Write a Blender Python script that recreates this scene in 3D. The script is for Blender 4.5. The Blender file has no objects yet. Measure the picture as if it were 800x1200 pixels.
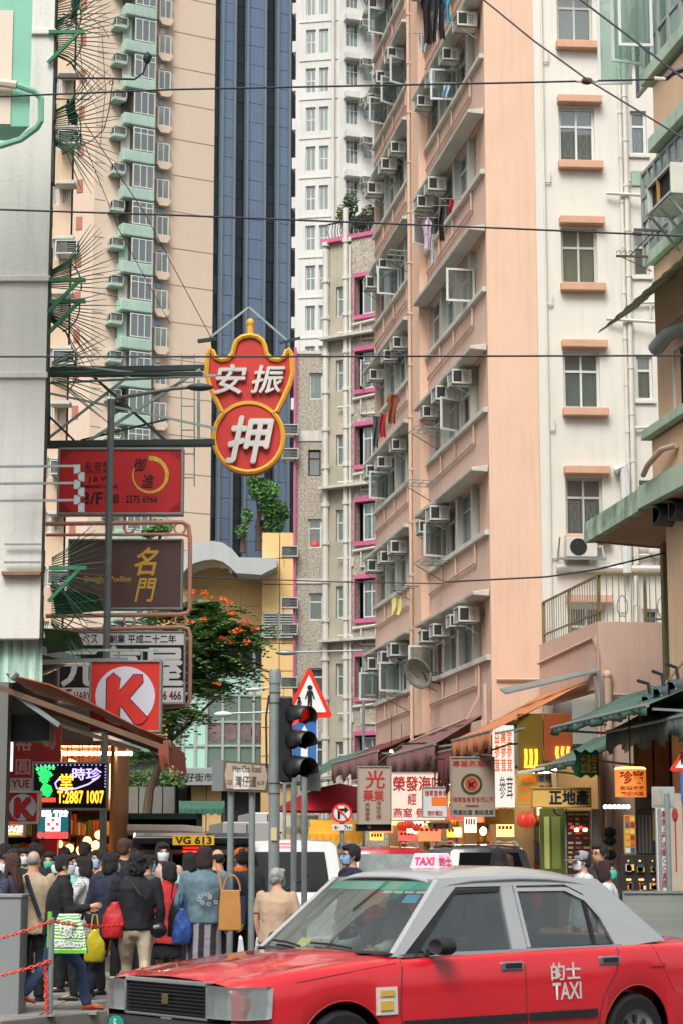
import bpy, bmesh, math, random
from mathutils import Vector, Matrix, noise
R = math.radians
sc = bpy.context.scene
COL = sc.collection
rnd = random.Random(7)
# ---------------------------------------------------------------- camera
FPX, CH, HORIZ = 2400.0, 1.6, 1005.0
PITCH = math.atan((HORIZ - 600) / FPX)
cam_d = bpy.data.cameras.new('camera'); cam = bpy.data.objects.new('camera', cam_d); COL.objects.link(cam)
cam_d.sensor_fit = 'VERTICAL'; cam_d.sensor_height = 36; cam_d.sensor_width = 24
cam_d.lens = FPX / 1200 * 36
cam_d.clip_start = 0.1; cam_d.clip_end = 3000
cam.location = (0, 0, CH); cam.rotation_euler = (R(90) + PITCH, 0, 0)
sc.camera = cam
cam_d.dof.use_dof = True; cam_d.dof.focus_distance = 34.0; cam_d.dof.aperture_fstop = 7.0
# ---------------------------------------------------------------- light
SUN_EL, SUN_AZ = R(52), R(196)      # azimuth the light comes from, clockwise from +Y
w = bpy.data.worlds.new('World'); sc.world = w; w.use_nodes = True
nt = w.node_tree; nt.nodes.clear()
sky = nt.nodes.new('ShaderNodeTexSky'); sky.sky_type = 'NISHITA'; sky.sun_disc = False
sky.sun_elevation = SUN_EL; sky.sun_rotation = SUN_AZ; sky.air_density = 1.0; sky.dust_density = 6.0; sky.ozone_density = 1.0
hs = nt.nodes.new('ShaderNodeHueSaturation'); hs.inputs['Saturation'].default_value = 0.22
bg = nt.nodes.new('ShaderNodeBackground'); bg.inputs['Strength'].default_value = 0.105
wo = nt.nodes.new('ShaderNodeOutputWorld')
nt.links.new(sky.outputs[0], hs.inputs['Color']); nt.links.new(hs.outputs[0], bg.inputs['Color']); nt.links.new(bg.outputs[0], wo.inputs['Surface'])
sl = bpy.data.lights.new('sun', 'SUN'); sl.energy = 1.45; sl.angle = R(28); sl.color = (1.0, 0.95, 0.88)
so = bpy.data.objects.new('sun', sl); COL.objects.link(so)
sd = Vector((math.sin(SUN_AZ) * math.cos(SUN_EL), math.cos(SUN_AZ) * math.cos(SUN_EL), math.sin(SUN_EL)))
so.rotation_euler = sd.to_track_quat('Z', 'Y').to_euler(); so.location = (0, -30, 60)
sc.view_settings.view_transform = 'Standard'; sc.view_settings.look = 'None'
sc.view_settings.gamma = 1.0; sc.view_settings.exposure = 0.72; sc.view_settings.use_curve_mapping = False
sc.cycles.max_bounces = 8; sc.cycles.transparent_max_bounces = 12; sc.cycles.use_denoising = True
sc.cycles.caustics_reflective = False; sc.cycles.caustics_refractive = False
sc.cycles.sample_clamp_indirect = 6.0
# ---------------------------------------------------------------- geometry helpers
CF = Vector((0, math.cos(PITCH), math.sin(PITCH))); CU = Vector((0, -math.sin(PITCH), math.cos(PITCH)))
def ray(px, py):
 return Vector(((px - 400) / FPX, 0, 0)) + CU * ((600 - py) / FPX) + CF
def at(px, py, Y):
 d = ray(px, py); t = Y / d.y
 return Vector((d.x * t, Y, CH + d.z * t))
def zat(py, Y): return at(400, py, Y).z
def xat(px, Y, py=950): return at(px, py, Y).x
def gnd(px, py, z=0.0):
 d = ray(px, py); t = (z - CH) / d.z
 return Vector((d.x * t, d.y * t, z))
class Frame:
 """a vertical plane: origin O (x,y), local X along the wall, local Y into it"""
 def __init__(s, x, y, deg):
  s.O = Vector((x, y, 0)); s.a = R(deg)
  s.X = Vector((math.cos(s.a), math.sin(s.a), 0)); s.Y = Vector((-math.sin(s.a), math.cos(s.a), 0))
 def uz(s, px, py, off=0.0):
  d = ray(px, py); c = Vector((0, 0, CH))
  t = (s.O + s.Y * off - c).dot(s.Y) / d.dot(s.Y)
  p = c + d * t
  return (p - s.O).dot(s.X), p.z
 def u(s, px, py=700, off=0.0): return s.uz(px, py, off)[0]
 def z(s, py, px=400, off=0.0): return s.uz(px, py, off)[1]
 def world(s, u, y, z): return s.O + s.X * u + s.Y * y + Vector((0, 0, z))
 def empty(s, name, label, cat, group=None):
  o = thing(name, label, cat, s.O, s.a, group); return o
def tag(o, label=None, cat=None, group=None, kind=None):
 if label: o['label'] = label
 if cat: o['category'] = cat
 if group: o['group'] = group
 if kind: o['kind'] = kind
 return o
def thing(name, label, cat, loc=(0, 0, 0), rotz=0.0, group=None):
 o = bpy.data.objects.new(name, None); COL.objects.link(o)
 o.empty_display_size = 0.2
 o.location = loc; o.rotation_euler = (0, 0, rotz)
 return tag(o, label, cat, group)
def kids(o): return [c for c in bpy.data.objects if c.parent == o]
def copy_tree(o, parent=None, loc=None, rotz=None, label=None, group=None, ch=None):
 c = o.copy(); COL.objects.link(c); c.parent = parent
 if loc is not None: c.location = loc
 if rotz is not None: c.rotation_euler = (0, 0, rotz)
 if label: c['label'] = label
 if group: c['group'] = group
 for k in list(o.children): copy_tree(k, c)
 return c
class MB:
 def __init__(s): s.v = []; s.f = []; s.m = []; s.cur = 0
 def mi(s, i): s.cur = i; return s
 def add(s, vs, fs):
  b = len(s.v); s.v += [tuple(v) for v in vs]
  for f in fs: s.f.append(tuple(b + i for i in f)); s.m.append(s.cur)
  return s
 def box(s, x0, x1, y0, y1, z0, z1):
  if x1 < x0: x0, x1 = x1, x0
  if y1 < y0: y0, y1 = y1, y0
  if z1 < z0: z0, z1 = z1, z0
  return s.add([(x0, y0, z0), (x1, y0, z0), (x1, y1, z0), (x0, y1, z0), (x0, y0, z1), (x1, y0, z1), (x1, y1, z1), (x0, y1, z1)],
                     [(0, 3, 2, 1), (4, 5, 6, 7), (0, 1, 5, 4), (1, 2, 6, 5), (2, 3, 7, 6), (3, 0, 4, 7)])
 def quad(s, a, b, c, d): return s.add([a, b, c, d], [(0, 1, 2, 3)])
 def bar(s, a, b, w, h=None, up=(0, 0, 1)):
  a = Vector(a); b = Vector(b); h = h or w
  d = (b - a).normalized(); u = Vector(up)
  if abs(d.dot(u)) > .98: u = Vector((1, 0, 0))
  sx = d.cross(u).normalized() * w / 2; sy = sx.cross(d).normalized() * h / 2
  vs = [p + q for p in (a, b) for q in (-sx - sy, sx - sy, sx + sy, -sx + sy)]
  return s.add(vs, [(3, 2, 1, 0), (4, 5, 6, 7), (0, 1, 5, 4), (1, 2, 6, 5), (2, 3, 7, 6), (3, 0, 4, 7)])
 def tube(s, pts, r, n=8, closed=False, caps=True):
  pts = [Vector(p) for p in pts]; m = len(pts)
  rs = r if isinstance(r, (list, tuple)) else [r] * m
  rings = []; prev = None
  for i, p in enumerate(pts):
   if closed: t = pts[(i + 1) % m] - pts[i - 1]
   else: t = pts[min(i + 1, m - 1)] - pts[max(i - 1, 0)]
   t = t.normalized() if t.length > 1e-9 else Vector((0, 0, 1))
   if prev is None:
    ref = Vector((0, 0, 1)) if abs(t.z) < .9 else Vector((1, 0, 0))
    x = t.cross(ref).normalized()
   else:
    x = (prev - t * prev.dot(t)).normalized()
   prev = x; y = t.cross(x)
   rings.append([p + (x * math.cos(2 * math.pi * k / n) + y * math.sin(2 * math.pi * k / n)) * rs[i] for k in range(n)])
  return s.loft(rings, caps and not closed, closed)
 def loft(s, rings, caps=True, closed=False):
  n = len(rings[0]); vs = [v for r in rings for v in r]; fs = []
  m = len(rings)
  for i in range(m if closed else m - 1):
   a = i * n; b = ((i + 1) % m) * n
   for k in range(n): fs.append((a + k, a + (k + 1) % n, b + (k + 1) % n, b + k))
  if caps: fs.append(tuple(range(n - 1, -1, -1))); fs.append(tuple((m - 1) * n + k for k in range(n)))
  return s.add(vs, fs)
 def grid(s, rows):
  n = len(rows[0]); vs = [v for r in rows for v in r]
  fs = [(i * n + k, i * n + k + 1, (i + 1) * n + k + 1, (i + 1) * n + k) for i in range(len(rows) - 1) for k in range(n - 1)]
  return s.add(vs, fs)
 def prism(s, poly, y0, y1, f=None):
  """polygon in (x,z) extruded along y (or f maps (x,y,z))"""
  f = f or (lambda x, y, z: (x, y, z)); n = len(poly)
  vs = [f(x, y0, z) for x, z in poly] + [f(x, y1, z) for x, z in poly]
  fs = [tuple(range(n)), tuple(range(2 * n - 1, n - 1, -1))] + [(i, i + n, (i + 1) % n + n, (i + 1) % n) for i in range(n)]
  return s.add(vs, fs)
 def lathe(s, prof, n=16, o=(0, 0, 0)):
  rings = [[(o[0] + r * math.cos(2 * math.pi * k / n), o[1] + r * math.sin(2 * math.pi * k / n), o[2] + z) for k in range(n)] for r, z in prof]
  return s.loft(rings)
 def ell(s, c, rx, ry, rz, n=12, m=8):
  rings = []
  for j in range(m + 1):
   t = -math.pi / 2 + math.pi * j / m; q = max(math.cos(t), .02)
   rings.append([(c[0] + rx * q * math.cos(2 * math.pi * k / n), c[1] + ry * q * math.sin(2 * math.pi * k / n), c[2] + rz * math.sin(t)) for k in range(n)])
  return s.loft(rings)
 def mesh(s, name, mats, smooth=False):
  me = bpy.data.meshes.new(name); me.from_pydata(s.v, [], s.f)
  mats = mats if isinstance(mats, (list, tuple)) else [mats]
  for m in mats: me.materials.append(m)
  if len(mats) > 1: me.polygons.foreach_set('material_index', s.m)
  if smooth: me.polygons.foreach_set('use_smooth', [True] * len(me.polygons))
  me.update(); return me
 def build(s, name, mats, parent=None, smooth=False, loc=None, rotz=None, fix=True, bevel=0):
  me = s.mesh(name, mats, smooth)
  if fix:
   bm = bmesh.new(); bm.from_mesh(me); bmesh.ops.recalc_face_normals(bm, faces=bm.faces); bm.to_mesh(me); bm.free()
  o = bpy.data.objects.new(name, me); COL.objects.link(o); o.parent = parent
  if loc is not None: o.location = loc
  if rotz is not None: o.rotation_euler = (0, 0, rotz)
  if smooth:
   m = o.modifiers.new('e', 'EDGE_SPLIT'); m.split_angle = R(40)
  if bevel:
   b = o.modifiers.new('b', 'BEVEL'); b.width = bevel; b.segments = 2; b.limit_method = 'ANGLE'; b.angle_limit = R(40)
  return o
def wall_holes(u0, u1, z0, z1, holes, y0, depth, mb=None):
 """front face with real openings and reveals; holes = (u0,u1,z0,z1)"""
 mb = mb or MB()
 zs = sorted({z0, z1} | {min(max(z, z0), z1) for h in holes for z in h[2:4]})
 for a, b in zip(zs, zs[1:]):
  if b - a < 1e-6: continue
  m = (a + b) / 2; x = u0
  for h in sorted([h for h in holes if h[2] < m < h[3]]):
   if h[0] > x: mb.quad((x, y0, a), (h[0], y0, a), (h[0], y0, b), (x, y0, b))
   x = max(x, h[1])
  if x < u1: mb.quad((x, y0, a), (u1, y0, a), (u1, y0, b), (x, y0, b))
 d = y0 + depth
 for (a, b, c, e) in holes:
  mb.quad((a, y0, c), (b, y0, c), (b, d, c), (a, d, c)); mb.quad((a, y0, e), (a, d, e), (b, d, e), (b, y0, e))
  mb.quad((a, y0, c), (a, d, c), (a, d, e), (a, y0, e)); mb.quad((b, y0, c), (b, y0, e), (b, d, e), (b, d, c))
 return mb
# ---------------------------------------------------------------- materials
def lin(h, k=1.0):
 h = h.lstrip('#'); c = [int(h[i:i + 2], 16) / 255 for i in (0, 2, 4)]
 return tuple(min(1, k * (x / 12.92 if x <= .04045 else ((x + .055) / 1.055) ** 2.4)) for x in c) + (1,)
MATS = {}
def mat(name, hexc, rough=.75, var=.10, scale=1.5, bump=0.0, bscale=30, streak=0.0, metal=0.0, spec=.4, k=1.0, dirt='#4a4238', coat=0.0, speck=0.0, sscale=60):
 if name in MATS: return MATS[name]
 m = bpy.data.materials.new(name); m.use_nodes = True; MATS[name] = m
 n = m.node_tree.nodes; l = m.node_tree.links; b = n['Principled BSDF']
 b.inputs['Roughness'].default_value = rough; b.inputs['Metallic'].default_value = metal
 b.inputs['Specular IOR Level'].default_value = spec; b.inputs['Coat Weight'].default_value = coat; b.inputs['Coat Roughness'].default_value = .05
 c = lin(hexc, k); b.inputs['Base Color'].default_value = c
 tc = n.new('ShaderNodeTexCoord'); out = None
 if var:
  nz = n.new('ShaderNodeTexNoise'); nz.inputs['Scale'].default_value = scale; nz.inputs['Detail'].default_value = 6; nz.inputs['Roughness'].default_value = .65
  l.new(tc.outputs['Object'], nz.inputs['Vector'])
  mx = n.new('ShaderNodeMix'); mx.data_type = 'RGBA'
  mr = n.new('ShaderNodeMapRange'); mr.inputs['From Min'].default_value = .3; mr.inputs['From Max'].default_value = .7
  l.new(nz.outputs['Fac'], mr.inputs['Value']); l.new(mr.outputs[0], mx.inputs['Factor'])
  mx.inputs['A'].default_value = tuple(x * (1 - var) for x in c[:3]) + (1,)
  mx.inputs['B'].default_value = tuple(min(1, x * (1 + var)) for x in c[:3]) + (1,)
  out = mx.outputs['Result']
 if speck:
  nz = n.new('ShaderNodeTexNoise'); nz.inputs['Scale'].default_value = sscale; nz.inputs['Detail'].default_value = 2
  l.new(tc.outputs['Object'], nz.inputs['Vector'])
  mr = n.new('ShaderNodeMapRange'); mr.inputs['From Min'].default_value = .38; mr.inputs['From Max'].default_value = .62
  mr.inputs['To Min'].default_value = 1 - speck; mr.inputs['To Max'].default_value = 1 + speck
  l.new(nz.outputs['Fac'], mr.inputs['Value'])
  mm = n.new('ShaderNodeVectorMath'); mm.operation = 'SCALE'
  if out: l.new(out, mm.inputs[0])
  else: mm.inputs[0].default_value = c[:3]
  l.new(mr.outputs[0], mm.inputs['Scale']); out = mm.outputs[0]
 if streak:
  mp = n.new('ShaderNodeMapping'); mp.inputs['Scale'].default_value = (3.5, 3.5, .22)
  nz = n.new('ShaderNodeTexNoise'); nz.inputs['Scale'].default_value = 1.6; nz.inputs['Detail'].default_value = 7; nz.inputs['Roughness'].default_value = .7
  l.new(tc.outputs['Object'], mp.inputs['Vector']); l.new(mp.outputs[0], nz.inputs['Vector'])
  mr = n.new('ShaderNodeMapRange'); mr.inputs['From Min'].default_value = .5; mr.inputs['From Max'].default_value = .8
  mr.inputs['To Max'].default_value = streak
  l.new(nz.outputs['Fac'], mr.inputs['Value'])
  mx = n.new('ShaderNodeMix'); mx.data_type = 'RGBA'; l.new(mr.outputs[0], mx.inputs['Factor'])
  if out: l.new(out, mx.inputs['A'])
  else: mx.inputs['A'].default_value = c
  mx.inputs['B'].default_value = lin(dirt); out = mx.outputs['Result']
 if out: l.new(out, b.inputs['Base Color'])
 if bump:
  nz = n.new('ShaderNodeTexNoise'); nz.inputs['Scale'].default_value = bscale; nz.inputs['Detail'].default_value = 4
  l.new(tc.outputs['Object'], nz.inputs['Vector'])
  bp = n.new('ShaderNodeBump'); bp.inputs['Strength'].default_value = bump; bp.inputs['Distance'].default_value = .02
  l.new(nz.outputs['Fac'], bp.inputs['Height']); l.new(bp.outputs[0], b.inputs['Normal'])
 return m
def emit(name, hexc, strength=1.0, base=None):
 if name in MATS: return MATS[name]
 m = bpy.data.materials.new(name); m.use_nodes = True; MATS[name] = m
 b = m.node_tree.nodes['Principled BSDF']; b.inputs['Base Color'].default_value = lin(base or hexc, .8)
 b.inputs['Emission Color'].default_value = lin(hexc); b.inputs['Emission Strength'].default_value = strength
 b.inputs['Roughness'].default_value = .5
 return m
def glass(name, tint='#6f8a88', refl=.25, rough=.03, trans=.6):
 if name in MATS: return MATS[name]
 m = bpy.data.materials.new(name); m.use_nodes = True; MATS[name] = m
 n = m.node_tree.nodes; l = m.node_tree.links; n.remove(n['Principled BSDF'])
 t = n.new('ShaderNodeBsdfTransparent'); t.inputs[0].default_value = lin(tint)
 g = n.new('ShaderNodeBsdfGlossy'); g.inputs['Roughness'].default_value = rough; g.inputs['Color'].default_value = (.9, .95, .95, 1)
 d = n.new('ShaderNodeBsdfDiffuse'); d.inputs[0].default_value = lin(tint)
 fr = n.new('ShaderNodeLayerWeight'); fr.inputs['Blend'].default_value = .35
 mr = n.new('ShaderNodeMapRange'); mr.inputs['To Min'].default_value = refl * .5; mr.inputs['To Max'].default_value = min(1, refl * 2.4)
 l.new(fr.outputs['Facing'], mr.inputs['Value'])
 a = n.new('ShaderNodeMixShader'); a.inputs[0].default_value = trans; l.new(d.outputs[0], a.inputs[1]); l.new(t.outputs[0], a.inputs[2])
 b = n.new('ShaderNodeMixShader'); l.new(mr.outputs[0], b.inputs[0]); l.new(a.outputs[0], b.inputs[1]); l.new(g.outputs[0], b.inputs[2])
 l.new(b.outputs[0], n['Material Output'].inputs['Surface'])
 return m
TMP = bpy.data.scenes.new('workbench')          # scratch scene, removed at the end
def baked(o):
 TMP.collection.objects.link(o); vl = TMP.view_layers[0]; vl.update()
 me = bpy.data.meshes.new_from_object(o.evaluated_get(vl.depsgraph))
 d = o.data; bpy.data.objects.remove(o)
 return me
def text(body, x0, x1, z0, z1, y, m, parent, name='lettering', depth=.004, bold=0.0, keep=True, shear=0.0, vertical=False, label=None, align='c', fn=None):
 """flat lettering filling a box on the local XZ plane, facing -Y"""
 c = bpy.data.curves.new(name, 'FONT'); c.body = '\n'.join(body) if vertical else body
 c.size = 1; c.offset = bold if fn else 0; c.shear = shear; c.space_line = 1.0 if vertical else .8; c.align_x = 'CENTER'; c.resolution_u = 3
 me = baked(bpy.data.objects.new(name, c)); bpy.data.curves.remove(c)
 vs = [v.co.copy() for v in me.vertices]
 if not vs: return None
 ax = min(v.x for v in vs); bx = max(v.x for v in vs); ay = min(v.y for v in vs); by = max(v.y for v in vs)
 sx = (x1 - x0) / max(bx - ax, 1e-6); sy = (z1 - z0) / max(by - ay, 1e-6)
 if keep:
  k = min(sx, sy); dx = ((x1 - x0) - (bx - ax) * k) / 2; dz = ((z1 - z0) - (by - ay) * k) / 2
  if align == 'l': dx = 0
  sx = sy = k
 else: dx = dz = 0
 bm = bmesh.new(); bm.from_mesh(me)
 if bold and not fn:                      # heavier strokes: shifted layers, each a hair behind the last
  f0 = bm.faces[:]
  for i in range(1, 5):
   g = bmesh.ops.duplicate(bm, geom=f0)['geom']; q = Vector(((0, 1, -1, 0, 0)[i], (0, 0, 0, 1, -1)[i], 0)) * bold
   for v in g:
    if isinstance(v, bmesh.types.BMVert): v.co += q + Vector((0, 0, i))
 for v in bm.verts:
  lay = v.co.z * .0006; y_ = y + lay
  x = x0 + dx + (v.co.x - ax) * sx; z = z0 + dz + (v.co.y - ay) * sy
  v.co = fn(x, y, z) if fn else (x, y_, z)
 if depth:
  r = bmesh.ops.extrude_face_region(bm, geom=bm.faces[:]); ev = [e for e in r['geom'] if isinstance(e, bmesh.types.BMVert)]
  nrm = Vector((0, -depth, 0))
  if not fn: bmesh.ops.translate(bm, verts=ev, vec=nrm)
 bm.to_mesh(me); bm.free(); me.materials.clear(); me.materials.append(m); me.name = name
 o = bpy.data.objects.new(name, me); COL.objects.link(o); o.parent = parent
 if label: o['label'] = label
 return o
# ---------------------------------------------------------------- shared materials
M_peach = mat('peach_render', '#dcbaa1', .85, .07, .35, bump=.25, bscale=60, streak=.28, dirt='#8a6c58')
M_peach_d = mat('peach_render_street', '#d0b1a0', .85, .08, .5, bump=.25, bscale=60, streak=.38, dirt='#7d6252')
M_peach_sill = mat('peach_ledge', '#cba186', .8, .08, 2, bump=.2, streak=.12)
M_white = mat('white_render', '#d6d4cb', .85, .06, .4, bump=.2, bscale=60, streak=.26, dirt='#9a968a')
M_pipe_w = mat('pipe_paint', '#cfcdc4', .55, .08, 2, streak=.15, dirt='#8a8478')
M_pipe_p = mat('pipe_peach', '#c9ad9a', .6, .08, 2, streak=.15)
M_frame_w = mat('window_frame_white', '#d0d5d2', .45, .06, 3, spec=.5)
M_frame_g = mat('window_frame_grey', '#9aa09c', .4, .08, 3, spec=.5)
M_post = mat('window_post', '#b8bab0', .75, .1, 1.5, streak=.25)
M_conc = mat('ledge_concrete', '#c2c1b8', .85, .1, 1.2, bump=.3, streak=.35, dirt='#5b564c')
M_pane = glass('window_glass', '#aab8b5', .28, .03, .82)
M_pane_t = glass('window_glass_teal', '#b4cfc4', .24, .05, .75)
M_pane_d = glass('window_glass_dark', '#27333a', .28, .03, .6)
M_room = mat('room_dark', '#3a3833', .9, .3, .4)
CURT = [mat('curtain_%s' % a, h, .9, .12, 4) for a, h in (('cream', '#b9b09a'), ('green', '#7f9d92'), ('white', '#c4c6c2'), ('grey', '#6d716f'), ('yellow', '#c9b676'), ('blue', '#7f95a3'), ('dark', '#3c403f'))]
M_ac = mat('ac_casing', '#c8c8bf', .5, .1, 2, streak=.3, dirt='#6d675c')
M_ac_d = mat('ac_grille', '#8f9692', .5, .1, 3)
M_ac_h = mat('ac_hollow', '#2a2d2e', .7, 0)
M_rust = mat('rusted_steel', '#4a4038', .7, .3, 6)
M_black = mat('black_steel', '#22252a', .5, .15, 4)
M_galv = mat('galvanised_steel', '#8d9796', .42, .14, 5, metal=.35, spec=.5, streak=.12)
def window(parent, u0, u1, z0, z1, y, cols=2, split=None, fm=None, pm=None, fw=.055, fd=.06, curtain=.7, name='window', sash=None, grille=None, single=False):
 """frame mesh with real mullions; each pane a sub-part; curtain behind"""
 fm = fm or M_frame_w; pm = pm or M_pane
 mb = MB()
 mb.box(u0, u1, y, y + fd, z0, z0 + fw).box(u0, u1, y, y + fd, z1 - fw, z1)
 mb.box(u0, u0 + fw, y, y + fd, z0 + fw, z1 - fw).box(u1 - fw, u1, y, y + fd, z0 + fw, z1 - fw)
 zr = [z0 + fw] + ([z0 + (z1 - z0) * split] if split else []) + [z1 - fw]
 wu = (u1 - u0 - 2 * fw) / cols
 for c in range(1, cols): mb.box(u0 + fw + wu * c - fw * .4, u0 + fw + wu * c + fw * .4, y + .005, y + fd - .005, z0 + fw, z1 - fw)
 if split: mb.box(u0 + fw, u1 - fw, y + .002, y + fd - .002, zr[1] - fw * .45, zr[1] + fw * .45)
 if grille:
  for c in range(cols):
   a = u0 + fw + wu * c; zt = zr[1] if split else z1 - fw
   mb.tube([(a + wu * .25, y + .09, z0 + fw), (a + wu * .25, y + .09, zt)], .012, 4); mb.tube([(a + wu * .75, y + .09, z0 + fw), (a + wu * .75, y + .09, zt)], .012, 4)
   mb.bar((a + wu * .25, y + .09, z0 + .2), (a + wu * .75, y + .09, z0 + .2), .02); mb.bar((a + wu * .25, y + .09, zt - .15), (a + wu * .75, y + .09, zt - .15), .02)
   mb.bar((a + wu * .25, y + .09, z0 + .2), (a + wu * .75, y + .09, zt - .15), .015); mb.bar((a + wu * .75, y + .09, z0 + .2), (a + wu * .25, y + .09, zt - .15), .015)
 w = mb.build(name, fm, parent)
 yp = y + fd * .5
 if single:
  MB().quad((u0 + fw * .5, yp, z0 + fw * .5), (u1 - fw * .5, yp, z0 + fw * .5), (u1 - fw * .5, yp, z1 - fw * .5), (u0 + fw * .5, yp, z1 - fw * .5)).build('pane', pm, w)
 else:
  for c in range(cols):
   for a, b in zip(zr, zr[1:]):
    if sash and sash == (c, 0 if a == zr[0] else 1): continue
    x0 = u0 + fw + wu * c; x1 = x0 + wu
    t = rnd.uniform(-.012, .012)
    MB().quad((x0, yp + t, a), (x1, yp - t, a), (x1, yp - t, b), (x0, yp + t, b)).build('pane', pm, w, fix=False)
 if rnd.random() < curtain:
  cm = rnd.choice(CURT); mb = MB(); mode = rnd.random()
  a, b = u0 + fw, u1 - fw
  if mode < .3: b = a + (b - a) * rnd.uniform(.3, .6)
  elif mode < .5: a = b - (b - a) * rnd.uniform(.3, .6)
  zt = z1 - fw; zb = z0 + fw if mode > .25 else z0 + (z1 - z0) * rnd.uniform(.2, .5)
  n = max(4, int((b - a) / .12)); rows = []
  for z in (zb, zt): rows.append([(a + (b - a) * i / n, y + fd + .10 + .03 * math.sin(i * 2.1), z) for i in range(n + 1)])
  mb.grid(rows).build('curtain', cm, w, fix=False)
 return w
def casement(parent, u_h, z0, z1, width, ang, y, fm=None, pm=None, fw=.05, side=1):
 """an opened casement sash hinged at u_h swinging outwards"""
 e = MB(); h = z1 - z0
 e.box(0, width * side, 0, .04, 0, fw).box(0, width * side, 0, .04, h - fw, h).box(0, fw * side, .001, .039, fw, h - fw).box((width - fw) * side, width * side, .001, .039, fw, h - fw)
 o = e.build('open_sash', fm or M_frame_w, parent, loc=(u_h, y, z0), rotz=-side * ang)
 MB().quad((0, .02, .02), (width * side, .02, .02), (width * side, .02, h - .02), (0, .02, h - .02)).build('pane', pm or M_pane, o)
 return o
def make_ac(w=.62, h=.40, d=.55):
 t = bpy.data.objects.new('air_conditioner', None); COL.objects.link(t)
 mb = MB()
 mb.box(-w / 2, w / 2, -d, -d + .02, 0, .03).box(-w / 2, w / 2, -d, -d + .02, h - .03, h)       # open-faced case with hollow rear half
 mb.box(-w / 2, -w / 2 + .03, -d, -d + .02, .03, h - .03).box(w / 2 - .03, w / 2, -d, -d + .02, .03, h - .03)
 mb.box(-w / 2, w / 2, -d + .02, 0, 0, .015).box(-w / 2, w / 2, -d + .02, 0, h - .015, h)
 mb.box(-w / 2, -w / 2 + .015, -d + .02, 0, .015, h - .015).box(w / 2 - .015, w / 2, -d + .02, 0, .015, h - .015)
 mb.build('casing', M_ac, t)
 g = MB(); g.box(-w / 2 + .015, w / 2 - .015, -d + .06, -d + .07, .015, h - .015)
 g.build('hollow', M_ac_h, t)
 f = MB()
 for i in range(9):
  x = -w / 2 + .06 + i * (w - .12) / 16
  f.box(x, x + .012, -d + .022, -d + .05, .03, h - .03)
 for i in range(6):
  z = .05 + i * (h - .1) / 5
  f.box(.02, w / 2 - .03, -d + .025, -d + .045, z - .008, z + .008)
 f.build('louvre', M_ac_d, t)
 for s in (-1, 1):
  v = MB(); v.box(s * w / 2, s * (w / 2 + .004), -d + .04, -d * .52, .05, h - .05); v.build('side_vent', M_ac_h, t)
  v = MB()
  for i in range(4): v.box(s * (w / 2 + .004), s * (w / 2 + .012), -d * .46, -.1, .07 + i * (h - .14) / 4, .10 + i * (h - .14) / 4)
  v.build('side_slats', M_ac_d, t)
 for s in (-1, 1):
  k = MB(); k.bar((s * w * .36, 0, -.01), (s * w * .36, -d, -.012), .03); k.bar((s * w * .36, 0, -.32), (s * w * .36, -d * .9, -.03), .02)
  k.build('bracket', M_galv, t)
 return t
AC0 = make_ac(); AC_used = [False]
def put_ac(fr, u, y, z, label, group, s=1.0, rz=0.0):
 loc = fr.world(u, y, z)
 if not AC_used[0]: o = AC0; AC_used[0] = True; o.location = loc; o.rotation_euler = (0, 0, fr.a + rz); o['label'] = label; o['group'] = group
 else: o = copy_tree(AC0, None, loc, fr.a + rz, label, group)
 o['category'] = 'air conditioner'; o.scale = (s, s, s)
 return o
# ---------------------------------------------------------------- ground
M_asph = mat('asphalt', '#4a4a4a', .9, .25, .8, bump=.5, bscale=120, speck=.2)
M_pave = mat('pavement_concrete', '#8d8a84', .88, .18, 1.3, bump=.3, bscale=80, streak=.0, speck=.1)
M_kerb = mat('kerb_stone', '#7d7b76', .85, .2, 2, bump=.3)
g = MB(); g.add([(-900, -60, 0), (900, -60, 0), (900, 1500, 0), (-900, 1500, 0)], [(0, 1, 2, 3)])
tag(g.build('road', M_asph), kind='structure')
SD = Vector((-.158, .987, 0))                                  # street direction
def poly_prism(pts, z0, z1):
 n = len(pts); mb = MB()
 mb.add([(p[0], p[1], z0) for p in pts] + [(p[0], p[1], z1) for p in pts], [tuple(range(n)), tuple(range(2 * n - 1, n - 1, -1))] + [(i, i + n, (i + 1) % n + n, (i + 1) % n) for i in range(n)])
 return mb
k0 = gnd(-160, 1213, .13); k1 = gnd(0, 1197, .13); k2 = gnd(125, 1184, .13)
lp = [(-14, k0.y - 1.5), (k0.x, k0.y), (k1.x, k1.y), (k2.x, k2.y), (-.9, 20.6), (-.45, 21.2), (-.35, 22.2), (-.7, 23.4), (-1.6, 25.2), (-2.6, 27.5), (-3.1, 30), (-3.1 - .16 * 60, 90), (-30, 90), (-30, k0.y)]
tag(poly_prism(lp, -.2, .126).build('pavement_left', M_pave), kind='structure')
pl_o = bpy.data.objects['pavement_left']
kc = lp[1:11]
def walk(pts, step):
 out = []; acc = 0
 for (a, b) in zip(pts, pts[1:]):
  a = Vector(a).to_3d(); b = Vector(b).to_3d(); L = (b - a).length; n = max(1, round(L / step))
  for i in range(n): out.append((a + (b - a) * i / n, a + (b - a) * (i + 1) / n))
 return out
for a, b in walk(kc, .9):
 d = (b - a).normalized(); nrm = Vector((-d.y, d.x, 0)); g_ = .008
 a2 = a + d * g_; b2 = b - d * g_; mb = MB(); dz = rnd.uniform(-.003, .004)
 q = [a2 + nrm * -.012, b2 + nrm * -.012, b2 + nrm * .15, a2 + nrm * .15]
 poly_prism(q, -.02, .134 + dz).build('kerb_stone', M_kerb, pl_o, bevel=.012)
slab = MB().box(-.245, .245, -.245, .245, -.02, .006).mesh('paving_slab', M_pave)
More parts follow.
